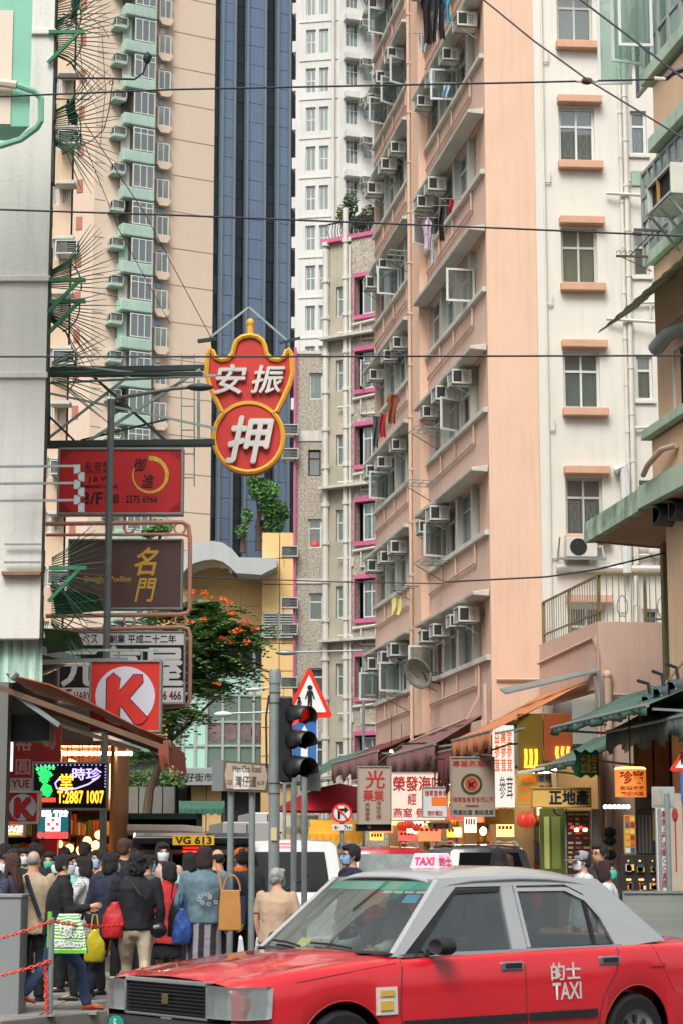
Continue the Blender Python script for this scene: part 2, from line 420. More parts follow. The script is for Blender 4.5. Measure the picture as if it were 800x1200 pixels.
for i in range(14):
 for j in range(9):
  x = -4.6 + i * .5; y = 20.0 + j * .5
  kx = k1.x + (k2.x - k1.x); lim = k1.y + (x - k1.x) * (k2.y - k1.y) / (k2.x - k1.x) + .42
  if y < lim or x > -1.0 and y < 21.3: continue
  o = bpy.data.objects.new('paving_slab', slab); COL.objects.link(o); o.parent = pl_o
  o.location = (x, y, .128 + rnd.uniform(-.002, .003)); o.rotation_euler = (rnd.uniform(-.004, .004), rnd.uniform(-.004, .004), 0)
rp = [(5.0, 17), (5.0, 26), (4.9, 30), (4.9 - .16 * 60, 90), (20, 90), (20, 17)]
tag(poly_prism(rp, -.2, .126).build('pavement_right', M_pave), kind='structure')
# ---------------------------------------------------------------- peach apartment block
RF = Frame(at(575, 760, 46).x, 46, -80.9)                   # street face, u<0 recedes
EF = Frame(RF.O.x, RF.O.y, 4.0)                             # end face
pb = thing('apartment_building', 'tall peach and white apartment block with rows of green-tinted street windows', 'building', RF.O, 0)
def place(o, fr, root):
 """put an object built in a frame's coordinates straight under a thing (whose own rotation is 0)"""
 o.parent = root; l = Vector(o.location)
 o.location = fr.O - Vector(root.location) + fr.X * l.x + fr.Y * l.y + Vector((0, 0, l.z))
 o.rotation_euler[2] += fr.a
 return o
Z0 = RF.uz(579, 766)[1]; HF = (RF.uz(570, 56)[1] - Z0) / 5; WIN_H = HF * .47
NF = 9; ZT = Z0 + HF * NF + .4
UB1 = (RF.u(503, 600), -.12); UB2 = (RF.u(440.5, 600), RF.u(489, 600))
UEND = UB2[0] - .25
print('peach', Z0, HF, UB1, UB2)
bays = (UB1, UB2)
BOT = Z0 - 1.45
holes = []
for i in range(NF):
 for b in bays: holes.append((b[0], b[1], Z0 + i * HF, Z0 + i * HF + WIN_H))
place(wall_holes(UEND, 0, BOT, ZT, holes, 0, .30).build('wall', M_peach_d), RF, pb)
mb = MB().box(UEND + .05, -.35, .9, 1.0, BOT, ZT); 
for i in range(NF): mb.box(UEND + .05, -.35, .31, .9, Z0 + i * HF - .5, Z0 + i * HF - .1)
place(mb.build('inner_wall', M_room), RF, pb)
pa, pb_ = UB2[1] + .12, UB1[0] - .12
place(MB().box(pa, pb_, -.22, -.002, BOT + .1, ZT).build('pier', M_peach), RF, pb)
mb = MB(); mb.tube([(pa + .3, -.28, BOT), (pa + .3, -.28, ZT)], .05, 8)
for i in range(NF * 2): mb.box(pa + .24, pa + .36, -.34, -.22, Z0 + i * HF / 2, Z0 + i * HF / 2 + .05)
place(mb.build('drain_pipe', M_pipe_p, smooth=True), RF, pb)
ledge = {}
for i in range(NF):
 z = Z0 + i * HF
 for bi, b in enumerate(bays):
  L = b[1] - b[0]; zt = z + WIN_H
  pr = [(-.02, 0), (-.40, .02), (-.41, .10), (-.02, .16)]
  mb = MB(); mb.add([(b[0] - .1, y, zt + q) for y, q in pr] + [(b[1] + .1, y, zt + q) for y, q in pr], [(0, 1, 2, 3), (7, 6, 5, 4), (0, 4, 5, 1), (1, 5, 6, 2), (2, 6, 7, 3), (3, 7, 4, 0)])
  place(mb.build('canopy', M_conc, bevel=.015), RF, pb)
  place(MB().box(b[0] - .06, b[1] + .06, -.11, .05, z - .11, z + .012).build('sill', M_conc, bevel=.012), RF, pb)
  zz = z - .62; mb = MB()
  mb.tube([(b[0] + .1, -.05, zz - .22), (b[0] + .1, -.05, zz), (b[1] - L * .18, -.05, zz + .05), (b[1] - L * .18, -.05, z - .14)], .028, 6)
  for q in (.25, .5): mb.tube([(b[0] + L * q, -.05, zz), (b[0] + L * q, -.05, z - .14)], .024, 6)
  place(mb.build('waste_pipe', M_pipe_p, smooth=True), RF, pb)
  n = 4; wu = L / n
  for k in range(n):
   a = b[0] + wu * k
   if k: place(MB().box(a - .09, a + .09, -.02, .24, z + .012, zt).build('window_post', M_post), RF, pb)
   u0, u1 = a + (.09 if k else .02), a + wu - (.09 if k < n - 1 else .02)
   r = rnd.random()
   sash = (0, 0) if r < .25 else None
   place(window(None, u0, u1, z + .014, zt - .004, .12, 2, .68, M_frame_w if r < .6 else M_frame_g, M_pane if r < .75 else M_pane_t, sash=sash, curtain=.85), RF, pb)
   if sash: place(casement(None, u0 + .05, z + .07, z + WIN_H * .66, wu * .42, R(rnd.uniform(50, 95)), .08), RF, pb)
acs = [(0, 5, .05), (0, 5, .30), (0, 5, .55), (0, 5, .85), (0, 4, .06), (0, 4, .30), (0, 2, .12), (0, 2, .42), (0, 2, .70), (0, 1, .05), (0, 1, .30), (0, 0, .08), (0, 0, .30), (0, 0, .58), (0, 0, .78), (0, 6, .2), (0, 6, .6),
       (1, 7, .2), (1, 7, .6), (1, 6, .12), (1, 6, .40), (1, 6, .68), (1, 5, .15), (1, 5, .50), (1, 5, .72), (1, 4, .1), (1, 4, .4), (1, 3, .15), (1, 3, .50), (1, 3, .75), (1, 2, .1), (1, 2, .35), (1, 2, .7), (1, 1, .12), (1, 1, .42), (1, 1, .7), (1, 0, .12), (1, 0, .45), (1, 0, .7)]
for b, i, q in acs:
 B = bays[b]; u = B[0] + (B[1] - B[0]) * q + .3
 put_ac(RF, u, -.03, Z0 + i * HF + WIN_H - .42 - rnd.uniform(0, .08), 'window air conditioner, %s row above the awnings, peach bay by the %s' % (('first', 'second', 'third', 'fourth', 'fifth', 'sixth', 'seventh', 'eighth')[i], ('white end wall', 'grey tenement')[b]), 'air conditioners on the peach block', rnd.uniform(.74, .92))
us = EF.u(629, 400); ue = EF.u(790, 400) + 1.5
place(MB().box(0.0, us, 0, 11, BOT, ZT).build('end_wall_peach', M_peach), EF, pb)
wz = [(Z0 + i * HF) for i in range(-1, NF)]
ZS = EF.uz(672, 190)[1] - EF.uz(672, 333)[1]
zs0 = EF.uz(672, 190)[1] - 4 * ZS
wu0, wu1 = EF.u(655, 190), EF.u(697, 190); vu0, vu1 = EF.u(739, 190), EF.u(758, 190)
hl = []
for i in range(0, 9):
 z = zs0 + i * ZS
 if i >= 0:
  hl.append((wu0, wu1, z + .02, z + ZS * .46)); hl.append((vu0, vu1, z + .25, z + .25 + ZS * .36))
place(wall_holes(us, ue, BOT - 4, ZT, hl, .03, .22).build('end_wall_white', M_white), EF, pb)
place(MB().box(us + .05, ue, .9, 1.0, BOT - 4, ZT).build('inner_wall', M_room), EF, pb)
place(MB().box(us, ue + .05, .03, 11, ZT, ZT + .05).build('roof_slab', M_conc), EF, pb)
for i, h in enumerate(hl):
 big = i % 2 == 0; f = i // 2
 w_ = window(None, h[0], h[1], h[2], h[3], .12, 2 if big else 1, .66, (M_frame_w, M_post)[f % 2], M_pane_t if (not big and f == 5) else M_pane, curtain=.8, grille=f in (1, 4, 6), fw=.06)
 place(w_, EF, pb)
 if big:
  zt = h[3]; mb = MB()
  place(MB().box(h[0] - .04, h[1] + .16, -.17, .06, h[2] - .2, h[2] - .01).build('sill', M_peach_sill, bevel=.015), EF, pb)
  place(MB().box(h[0] - .04, h[1] + .16, -.20, .06, zt + .06, zt + .24).build('window_hood', M_peach_sill, bevel=.015), EF, pb)
 else:
  place(MB().box(h[0] - .05, h[1] + .05, -.03, .05, h[2] - .1, h[2] - .02).build('sill', M_white, bevel=.01), EF, pb)
mb = MB(); x = EF.u(640, 400); mb.tube([(x, -.02, BOT - 1), (x, -.02, ZT)], .028, 6)
for i in range(9): z = zs0 + i * ZS - .5; mb.tube([(x, -.02, z), (x + .14, -.02, z - .02), (x + .14, -.02, z + .22)], .022, 6)
place(mb.build('thin_pipe', M_pipe_w, smooth=True), EF, pb)
for j, pxx in enumerate((731.5, 737)):
 x = EF.u(pxx, 400); mb = MB(); mb.tube([(x, -.04 - .03 * j, BOT - 2), (x, -.04 - .03 * j, ZT)], .045 + .015 * j, 8)
 for i in range(26): z = BOT + i * 1.1 + j * .4; mb.tube([(x, -.04 - .03 * j, z), (x, -.04 - .03 * j, z + .07)], .06 + .015 * j, 8)
 if j:
  for i in range(9): z = zs0 + i * ZS - .45; mb.tube([(x, -.07, z), (x + .9, -.04, z + .05)], .035, 6); mb.tube([(x + .5, -.04, z - .35), (x + .5, -.05, z + .02)], .02, 6)
 place(mb.build('drain_pipe', M_pipe_w, smooth=True), EF, pb)
place(MB().box(UEND - .3, 0.0, -.25, .3, BOT - .55, BOT - .002).build('overhang_band', M_peach_d), RF, pb)
mb = MB(); mb.tube([(UEND + .5, -.3, BOT - .2), (-1.2, -.3, BOT + .1), (-1.0, -.06, BOT + .6), (-.98, -.06, Z0 - .14)], .035, 6)
place(mb.build('waste_pipe', M_pipe_p, smooth=True), RF, pb)
mb = MB()
u = -.15; mb.tube([(u, -.05, BOT - .3), (u, -.05, BOT + .8)], .05, 8); mb.tube([(0.1, -.05, BOT + .9), (1.2, -.05, BOT + .9)], .03, 6)
place(mb.build('corner_pipe', M_pipe_p, smooth=True), EF, pb)
PF = Frame(at(700, 728, 41).x, 41, -80.9); PE = Frame(PF.O.x, PF.O.y, 10.0)
pz = PF.uz(700, 728)[1]; plen = 4.7
pod = thing('podium_block', 'low peach rendered podium with a terrace in front of the white end wall', 'building', PF.O, 0)
place(MB().box(-plen, 0, 0, .25, pz - 1.35, pz).build('street_wall', M_peach_d), PF, pod)
place(MB().box(0, 5, 0, .25, 0.13, pz).build('end_wall', M_peach_d), PE, pod)
place(MB().box(.25, 5, .25, plen, pz - .9, pz - .75).build('terrace_floor', M_conc), PE, pod)
mb = MB(); x = PE.u(711, 850); mb.tube([(x, -.08, .15), (x, -.08, PE.z(792, 711))], .085, 10); mb.ell((x, -.08, PE.z(792, 711)), .1, .1, .1)
mb.tube([(x + .1, -.06, PE.z(814, 730)), (x + 3, -.06, PE.z(814, 730) - .1)], .03, 6); mb.tube([(x - .18, -.05, 0.15), (x - .18, -.05, pz - .6), (x - .3, -.05, pz - .3)], .03, 6)
place(mb.build('drain_pipe', M_pipe_p, smooth=True), PE, pod)
mb = MB(); mb.tube([(-plen, -.03, pz - .42), (-.08, -.03, pz - .30), (-.05, -.03, pz - .7)], .03, 6)
place(mb.build('waste_pipe', M_pipe_p, smooth=True), PF, pod)
rl = thing('terrace_railing', 'rusty yellow terrace railing with thin bars and scroll hearts on the peach podium', 'railing', PE.O, 0)
M_rail = mat('yellow_rail', '#7f6f48', .7, .3, 5, streak=.4)
M_bar = mat('rail_bar', '#8b8a80', .6, .2, 5)
zr = pz + .95; zb = pz + .02
xs = [.05, 1.05, 1.75, 2.65, 3.5, 4.4]
def post(x, y): place(MB().box(x - .022, x + .022, y - .022, y + .022, pz, zr).build('post', M_rail), PE, rl)
for x in xs[1:]: post(x, .12)
place(MB().bar((.05, .12, zr + .03), (4.6, .12, zr + .1), .06, .05).bar((1, .12, zb + .06), (4.6, .12, zb + .06), .04).build('top_rail', M_rail), PE, rl)
for i in range(34):
 x = .1 + i * .13; place(MB().box(x - .008, x + .008, .11, .13, pz, zr).build('baluster', M_bar), PE, rl)
for cx in (.55, 1.4, 2.2, 3.1):
 mb = MB()
 for s in (-1, 1):
  p = [(cx + s * (.11 * math.sin(t)), .10, pz + .40 + .15 * math.cos(t) - .05 * t) for t in [k * .32 for k in range(10)]]
  mb.tube(p, .011, 5); mb.tube([(cx + s * (.02 + .05 * math.sin(t * 1.6)), .10, pz + .16 + .045 * math.cos(t * 1.6)) for t in range(5)], .009, 5)
 place(mb.build('scroll', M_bar), PE, rl)
q = MB(); q.bar((-plen, .1, zr), (0, .1, zr + .02), .04); q.bar((-plen, .1, zb + .2), (0, .1, zb + .2), .03)
for i in range(3): q.box(-plen + i * 2.2, -plen + i * 2.2 + .06, .07, .13, pz, zr)
place(q.build('side_rail', M_rail), PF, rl)
for i in range(24): place(MB().box(-plen + i * .19, -plen + i * .19 + .016, .09, .11, pz, zr).build('baluster', M_bar), PF, rl)
su = thing('outdoor_unit', 'grey split air conditioner outdoor unit on brackets on the white end wall', 'air conditioner', EF.world(EF.u(678, 640), -.02, EF.z(655, 678)), EF.a)
s_ = EF.u(700, 640) - EF.u(664, 640); hh = EF.z(632, 678) - EF.z(655, 678)
MB().box(-s_ / 2, s_ / 2, -.32, 0, 0, hh).build('casing', M_ac, su, bevel=.015)
mb = MB(); 
for r in (.05, .1, .15, .19): mb.tube([(-.08 + r * math.cos(t * .3), -.325, hh / 2 + r * math.sin(t * .3)) for t in range(21)], .008, 4, closed=True)
mb.build('fan_guard', M_black, su)
MB().prism([(-.08 + .19 * math.cos(t * .3), hh / 2 + .19 * math.sin(t * .3)) for t in range(21)], -.3225, -.321).build('fan_opening', M_ac_h, su)
mb = MB(); mb.bar((-s_ / 2 - .2, -.3, -.04), (s_ / 2 + .2, -.3, -.04), .05); mb.bar((-s_ / 2 - .15, -.3, .45), (-s_ / 2 - .15, -.02, -.05), .03); mb.bar((s_ / 2 + .15, -.3, -.05), (s_ / 2 + .15, .0, .4), .04); mb.bar((-s_ / 2, 0, -.04), (-s_ / 2, -.3, -.04), .04)
mb.build('bracket', M_galv, su)
dz = EF.z(553, 720); place(MB().tube([(EF.u(719, 553) , -.1, dz), (EF.u(719, 553) + .18, -.14, dz + .1), (EF.u(719, 553) + .22, -.12, dz - .2), (EF.u(720, 553) + .2, -.12, dz - 2.4)], .12, 8).build('duct', M_frame_w, smooth=True), EF, pb)
mb = MB(); z = EF.z(667, 720); mb.tube([(EF.u(650, 660), -.1, z), (EF.u(790, 660), -.1, z)], .08, 8); mb.tube([(EF.u(690, 660), -.1, z), (EF.u(690, 660), -.1, z + .5), (EF.u(705, 660), -.08, z + .5)], .05, 8)
mb.tube([(EF.u(745, 650), -.1, z + .1), (EF.u(745, 650), -.1, z + .55), (EF.u(775, 650), -.1, z + .55)], .04, 8); mb.ell((EF.u(768, 650), -.12, z + .4), .2, .1, .15)
place(mb.build('waste_pipe', M_pipe_w, smooth=True), EF, pb)
# ---------------------------------------------------------------- grey pebbledash tenement with pink window trims
M_peb = mat('pebbledash', '#a9a294', .95, .10, .35, bump=.8, bscale=25, speck=.28, sscale=14, streak=.35, dirt='#6e6453')
M_peb_y = mat('stained_render', '#b0a998', .9, .18, .5, bump=.3, bscale=30, streak=.5, dirt='#7a6a4e')
M_pink = mat('pink_paint', '#c8668e', .6, .08, 2, k=1.0)
M_band = mat('white_band', '#c9c7be', .85, .12, 1, streak=.35)
GF = Frame(at(383, 600, 76).x, 76, -33); GL = Frame(GF.O.x, GF.O.y, 0)
gb = thing('tenement_building', 'grey pebbledash tenement with bright pink window surrounds and white pipes', 'building', GF.O, 0)
rows = [323, 415, 502, 590, 680, 771, 860]
zrow = [GF.uz(428, y)[1] for y in rows]; H = (zrow[0] - zrow[-1]) / 6
gtop = GF.uz(430, 276)[1]; ltop = GL.uz(365, 415)[1]
pu0, pu1 = GF.u(418, 600), GF.u(441, 600); mu0, mu1 = GF.u(394, 600), GF.u(405, 600); gu1 = GF.u(452, 600)
holes = []; 
for k in range(7):
 zt = zrow[-1] + k * H
 holes.append((pu0, pu1 + .5, zt - 1.55, zt - .06)); holes.append((mu0, mu1, zt - 1.45, zt - .25))
place(wall_holes(0, GF.u(412, 600), 2, gtop, [h for h in holes if h[0] < pu0 - .1], 0, .2).build('wall', M_peb_y), GF, gb)
place(wall_holes(GF.u(412, 600), gu1 + 4, 2, gtop, [h for h in holes if h[0] > pu0 - .1], -.12, .3).build('wall', M_peb), GF, gb)
place(MB().quad((GF.u(412, 600), -.12, 2), (GF.u(412, 600), .1, 2), (GF.u(412, 600), .1, gtop), (GF.u(412, 600), -.12, gtop)).build('wall_return', M_peb), GF, gb)
place(MB().box(0.02, gu1 + 4, .8, .9, 2, gtop).build('inner_wall', M_room), GF, gb)
place(MB().box(0, gu1 + 4, 0, 6, gtop, gtop + .06).build('roof_slab', M_conc), GF, gb)
for k in range(7):
 zt = zrow[-1] + k * H
 a, b = pu0, pu1 + .5; y = -.20
 mb = MB(); t = .035
 mb.box(a - t, b + t, y, -.08, zt - .06, zt + .1).box(a - t, b + t, y, -.08, zt - 1.71, zt - 1.55).box(a - t, a, y, -.08, zt - 1.55, zt - .06).box(b, b + t, y, -.08, zt - 1.55, zt - .06)
 place(mb.build('pink_surround', M_pink), GF, gb)
 place(window(None, a + .25, b - .05, zt - 1.5, zt - .12, .02, 3, .7, M_frame_w, M_pane_t if k % 2 else M_pane, grille=k in (2, 3)), GF, gb)
 if k in (1, 5): place(casement(None, a + .3, zt - 1.5, zt - .5, .5, R(70), -.05), GF, gb)
 place(window(None, mu0, mu1, zt - 1.45, zt - .25, .1, 1, .6, M_frame_w, M_pane_t, curtain=.5), GF, gb)
 zl = zt - 2.25
 if k % 2 == 0: place(MB().box(-.1, gu1, -.45, .1, zl - .1, zl).build('ledge', M_conc), GF, gb)
 mb = MB(); a = GF.u(412, 600)
 mb.tube([(a + .15, -.2, zl + .35), (gu1, -.2, zl + .45)], .05, 6); mb.tube([(a + .5, -.18, zl + .4), (a + .5, -.18, zl - .25), (a + 1.4, -.18, zl - .3)], .035, 6)
 mb.tube([(a - .5, -.15, zl + .12), (a + .1, -.15, zl + .12), (a + .1, -.15, zl - .2)], .05, 6)
 place(mb.build('waste_pipe', M_pipe_w, smooth=True), GF, gb)
for px, r, y in ((407, .11, -.14), (413, .05, -.2), (383.5, .12, -.1)):
 u = GF.u(px, 600); mb = MB(); top = gtop + (1.2 if r == .11 else -.3)
 mb.tube([(u, y, 2), (u, y, top)], r, 8)
 for i in range(16): mb.tube([(u, y, 3 + i * 1.45), (u, y, 3.15 + i * 1.45)], r * 1.35, 8)
 place(mb.build('drain_pipe', M_pipe_w, smooth=True), GF, gb)
lu0 = GL.u(347, 600); lz = lambda y: GL.uz(365, y)[1]
lw = [(437, 468, 362, 378), (527, 558, 361, 376), (608, 642, 361, 377), (695, 727, 362, 379), (783, 815, 363, 380), (868, 900, 363, 380)]
hl = [(GL.u(a), GL.u(b), lz(y1), lz(y0)) for y0, y1, a, b in lw]
place(wall_holes(lu0, -.02, 2, ltop, hl, 0, .25).build('wing_wall', M_peb), GL, gb)
place(MB().box(lu0, -.02, .7, 5, 2, ltop - .02).build('wing_core', M_room), GL, gb)
place(MB().box(lu0 - .01, lu0 + .002, 0, 5, 2, ltop).build('wing_side', M_peb), GL, gb)
place(MB().box(lu0 - .05, 0, -.05, 5, ltop, ltop + .12).build('wing_roof', M_band), GL, gb)
for i, h in enumerate(hl):
 place(window(None, h[0], h[1], h[2], h[3], .1, 1, .68 if i != 0 else None, (M_frame_w, M_rust)[i == 1], M_pane if i else M_pane_t, curtain=.4, fw=.06), GL, gb)
for y in (505, 512): pass
for y0, y1 in ((505, 517), (678, 684)): place(MB().box(lu0 - .01, -.02, -.04, 0.0, lz(y1), lz(y0)).build('band', M_band), GL, gb)
fg = MB(); cu = (hl[2][0] + hl[2][1]) / 2; z = hl[2][2]
fg.lathe([(.02, 0), (.3, .02), (.22, .22), (.1, .42), (.15, .55), (.06, .75), (.1, .85), (.02, 1.0)], 12, (0, 0, 0))
M_redf = mat('red_figurine', '#c8362a', .5, .2, 8)
o = fg.build('window_ornament', M_redf, None, True, GL.world(cu, .35, z + .08)); tag(o, 'small red ornament standing in a tenement window', 'ornament')
M_leaf_d = mat('dark_leaf', '#3f5a34', .7, .3, 2)
M_leaf_b = mat('dry_leaf', '#7b7a55', .8, .3, 2)
rr = thing('roof_railing', 'thin dark railing with pink coping round the tenement roof garden', 'railing', GF.O, 0)
mb = MB()
for i in range(30): mb.tube([(.1 + i * .14, .05, gtop + .1), (.1 + i * .14, -.08 + .05 * math.sin(i), gtop + .4), (.1 + i * .14, .05, gtop + .75)], .018, 4)
mb.bar((0, .05, gtop + .75), (4.3, .05, gtop + .75), .05)
place(mb.build('baluster_row', M_black), GF, rr)
place(MB().box(-.15, gu1, -.2, .15, gtop - .06, gtop + .1).build('coping', M_pink), GF, rr)
def leafy(mb, c, r, n, size, rr_=rnd, squash=1.0):
 for _ in range(n):
  d = Vector((rr_.gauss(0, 1), rr_.gauss(0, 1), rr_.gauss(0, 1))).normalized() * (rr_.random() ** .4)
  p = Vector(c) + Vector((d.x * r[0], d.y * r[1], d.z * r[2]))
  a = Vector((rr_.gauss(0, 1), rr_.gauss(0, 1), rr_.gauss(0, .5))).normalized() * size * rr_.uniform(.6, 1.3)
  b = a.cross(Vector((rr_.gauss(0, 1), rr_.gauss(0, 1), rr_.gauss(0, 1)))).normalized() * size * .45
  mb.add([p - a, p + b, p + a, p - b], [(0, 1, 2, 3)])
for k, (px, hh, m_) in enumerate(((391, 1.5, M_leaf_b), (399, 1.9, M_leaf_d), (420, 1.3, M_leaf_b), (430, 1.2, M_leaf_d), (411, 1.0, M_leaf_d))):
 t = thing('potted_plant', ['dry spiky potted plant', 'tall dark green potted plant', 'straggly brown potted plant beside a yellow pot', 'leafy potted shrub', 'low green potted plant'][k] + ' on the tenement roof garden', 'plant', GF.world(GF.u(px, 270), .7, gtop + .06), 0)
 MB().lathe([(.14, 0), (.2, .3), (.17, .3), (.02, .28)], 10).build('pot', mat('pot', '#7a5540'), t)
 mb = MB()
 for q in range(5): a = q * 1.25; mb.tube([(0, 0, .25), (.15 * math.cos(a), .15 * math.sin(a), hh * .6), (.3 * math.cos(a), .3 * math.sin(a), hh)], [.025, .02, .008], 5)
 mb.build('stem', M_rust, t)
 mb = MB(); leafy(mb, (0, 0, hh * .8), (.32, .32, hh * .3), 220, .09); mb.build('foliage', m_, t, fix=False)
rp_ = MB().tube([(GL.u(345.5), -.2, 3), (GL.u(345.5), -.2, ltop + .2)], .06, 6).build('red_pipe', M_pink); place(rp_, GL, gb)
for i, (y, h) in enumerate(((500, 12), (530, 10), (640, 14), (700, 14), (735, 10), (795, 12))):
 put_ac(GL, GL.u(340), .1, lz(y + h), 'air conditioner jutting from the tenement side beside the pink pipe', 'air conditioners beside the pink pipe', 1.0)
# ---------------------------------------------------------------- white tower behind
M_wt = mat('white_tower_wall', '#cfcfca', .9, .08, .25, streak=.5, dirt='#928d82')
WF = Frame(at(347, 300, 136).x, 136, -11)
wt = thing('apartment_tower', 'white painted high-rise with paired windows rising behind the grey tenement', 'building', WF.O, 0)
HT = (WF.uz(370, 50)[1] - WF.uz(370, 327)[1]) / 6; zb = WF.uz(370, 340)[1]
wa = [(WF.u(358.5, 200), WF.u(370, 200)), (WF.u(374, 200), WF.u(385, 200))]; wr = WF.u(398, 200)
hl = []
for k in range(-6, 12):
 z = zb + k * HT
 for a, b in wa: hl.append((a, b, z, z + HT * .62))
ztop = zb + 11.5 * HT
place(wall_holes(0, wr, 5, ztop, hl, 0, .3).build('wall', M_wt), WF, wt)
place(MB().box(.1, wr - .1, 1, 1.1, 5, ztop).build('inner_wall', M_room), WF, wt)
place(MB().box(-.05, .0, 0.002, 10, 5, ztop).build('side_wall', M_wt), WF, wt)
for h in hl: place(window(None, h[0], h[1], h[2], h[3], .15, 2, .5 if rnd.random() < .6 else None, M_frame_w, M_pane if rnd.random() < .6 else M_pane_t, single=True, fw=.07), WF, wt)
for k in range(-3, 12):
 z = zb + k * HT
 place(MB().box(-.35, .3, .2, 1.6, z + .3, z + 1.1).build('side_ledge', M_wt), WF, wt)
 place(MB().box(.2, wr - .1, -.06, .02, z - .55, z - .45).build('band', M_wt), WF, wt)
WR = Frame(*WF.world(wr, 0, 0).xy, 20)
vr = [(WR.u(405, 200), WR.u(420, 200)), (WR.u(426, 200), WR.u(437, 200))]
hl = []
for k in range(-6, 12):
 z = zb + k * HT + .5
 hl.append((vr[0][0], vr[0][1], z, z + HT * .6)); hl.append((vr[1][0], vr[1][1], z + .5, z + HT * .55))
place(wall_holes(0, WR.u(470, 200), 5, ztop, hl, 0, .3).build('wall', M_wt), WR, wt)
place(MB().box(.1, WR.u(470, 200), 1, 1.1, 5, ztop).build('inner_wall', M_room), WR, wt)
for i, h in enumerate(hl):
 place(window(None, h[0], h[1], h[2], h[3], .15, 3 if i % 2 == 0 else 2, .6, M_frame_w, M_pane_t if i % 4 == 0 else M_pane, single=True, fw=.07), WR, wt)
 if i % 2 == 0:
  place(MB().box(h[0] - .2, h[0] + 1.3, -.6, .0, h[3] + .05, h[3] + .5).build('ac_hood', M_wt), WR, wt)
  put_ac(WR, h[0] + 1.2, -.4, h[3] - .5, 'air conditioner below a white hood on the white tower', 'air conditioners on the white tower', 1.2)
place(MB().tube([(wr - .4, -.25, 6), (wr - .4, -.25, ztop)], .12, 6).build('drain_pipe', M_pipe_w), WF, wt)
# ---------------------------------------------------------------- beige tower
M_bt = mat('beige_tower_wall', '#d2bfac', .92, .04, .1, bump=.1, bscale=3, streak=.14, dirt='#a08a7c')
M_bt2 = mat('beige_tower_side', '#cfbaa7', .92, .04, .1, streak=.15, dirt='#a08a7c')
M_teal = mat('teal_band', '#a3bdb0', .8, .1, .6, streak=.35, dirt='#5f7468')
M_brick = mat('brown_panel', '#a9705e', .85, .1, .5)
M_joint = mat('wall_joint', '#8f7d72', .9, 0)
BF = Frame(at(110, 300, 140).x, 140, 28); BL = Frame(BF.O.x, BF.O.y, -14)
bt = thing('apartment_tower', 'beige high-rise with mint green bay window bands', 'building', BF.O, 0)
u1 = BF.u(250, 300); zt = BF.uz(180, -160)[1]; zb = 4
place(MB().box(0, u1, 0, 14, zb, zt).build('wall', M_bt), BF, bt)
place(MB().box(BL.u(40, 300), -.02, 0, 10, zb, zt).build('side_wall', M_bt2), BL, bt)
yy = [20, 65, 106, 149, 190, 233, 276, 318]; uc = BF.u(157, 150)
zf0 = BF.uz(157, 320)[1]; HB = (BF.uz(157, 20)[1] - zf0) / 7
ba, bb = BF.u(138, 200), BF.u(175, 200); sa, sb = BF.u(182, 200), BF.u(196, 200)
nlow = int((zf0 - 12) / HB); 
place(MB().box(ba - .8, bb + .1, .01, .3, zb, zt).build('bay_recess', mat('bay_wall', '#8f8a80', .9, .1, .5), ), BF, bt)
for k in range(-nlow, 11):
 z = zf0 + k * HB
 place(MB().box(ba, bb, -1.15, 0, z - .38, z + .48).build('bay_band', M_teal, bevel=.08), BF, bt)
 w_ = window(None, ba + .75, bb - .02, z + .55, z + HB - .5, -1.1, 3, .75 if k % 2 else None, M_frame_w, M_pane, single=k < 2, fw=.07, curtain=.9); place(w_, BF, bt)
 place(MB().box(bb - .12, bb - .02, -1.1, 0, z + .5, z + HB - .45).build('bay_side', M_frame_w), BF, bt)
 place(MB().box(ba + .02, ba + .7, -.55, -.45, z + .5, z + HB - .45).build('bay_return', rnd.choice((M_teal, M_room, M_post))), BF, bt)
 place(MB().box(ba - .75, ba + .25, -.95, 0, z + HB * .56 - .22, z + HB * .56).build('ac_shelf', M_teal, bevel=.08), BF, bt)
 put_ac(BF, ba - .2, -.1, z + HB * .56 + .02, 'air conditioner on a small shelf of the beige tower', 'air conditioners on the beige tower', 1.5)
 place(window(None, sa, sb, z + .2, z + HB * .6, -.45, 2, None, M_frame_w, M_pane, single=True, curtain=.8, fw=.07), BF, bt)
 place(MB().box(sa - .02, sa + .06, -.44, 0, z + .2, z + HB * .6).box(sb - .06, sb + .02, -.44, 0, z + .2, z + HB * .6).build('window_cheek', M_bt), BF, bt)
 place(MB().prism([(sa - .1, z - .02), (sa + .15, z - .35), (sb - .15, z - .35), (sb + .1, z - .02), (sb + .1, z + .2), (sa - .1, z + .2)], -.6, 0).build('window_ledge', M_bt), BF, bt)
 place(MB().box(sa + .2, sb - .35, -.12, 0, z + HB * .68, z + HB * .84).build('vent_box', rnd.choice((M_frame_w, M_ac_d, mat('vent_blue', '#8fb0c8')))), BF, bt)
 for j0, j1 in ((sb + .4, u1), (0, ba - .9)): place(MB().box(j0, j1, -.012, 0, z - .5, z - .44).build('floor_joint', M_joint), BF, bt)
 place(MB().box(BL.u(91, 200), BL.u(98, 200), -.05, 0, z + .1, z + 1.05).build('brown_panel', M_brick), BL, bt)
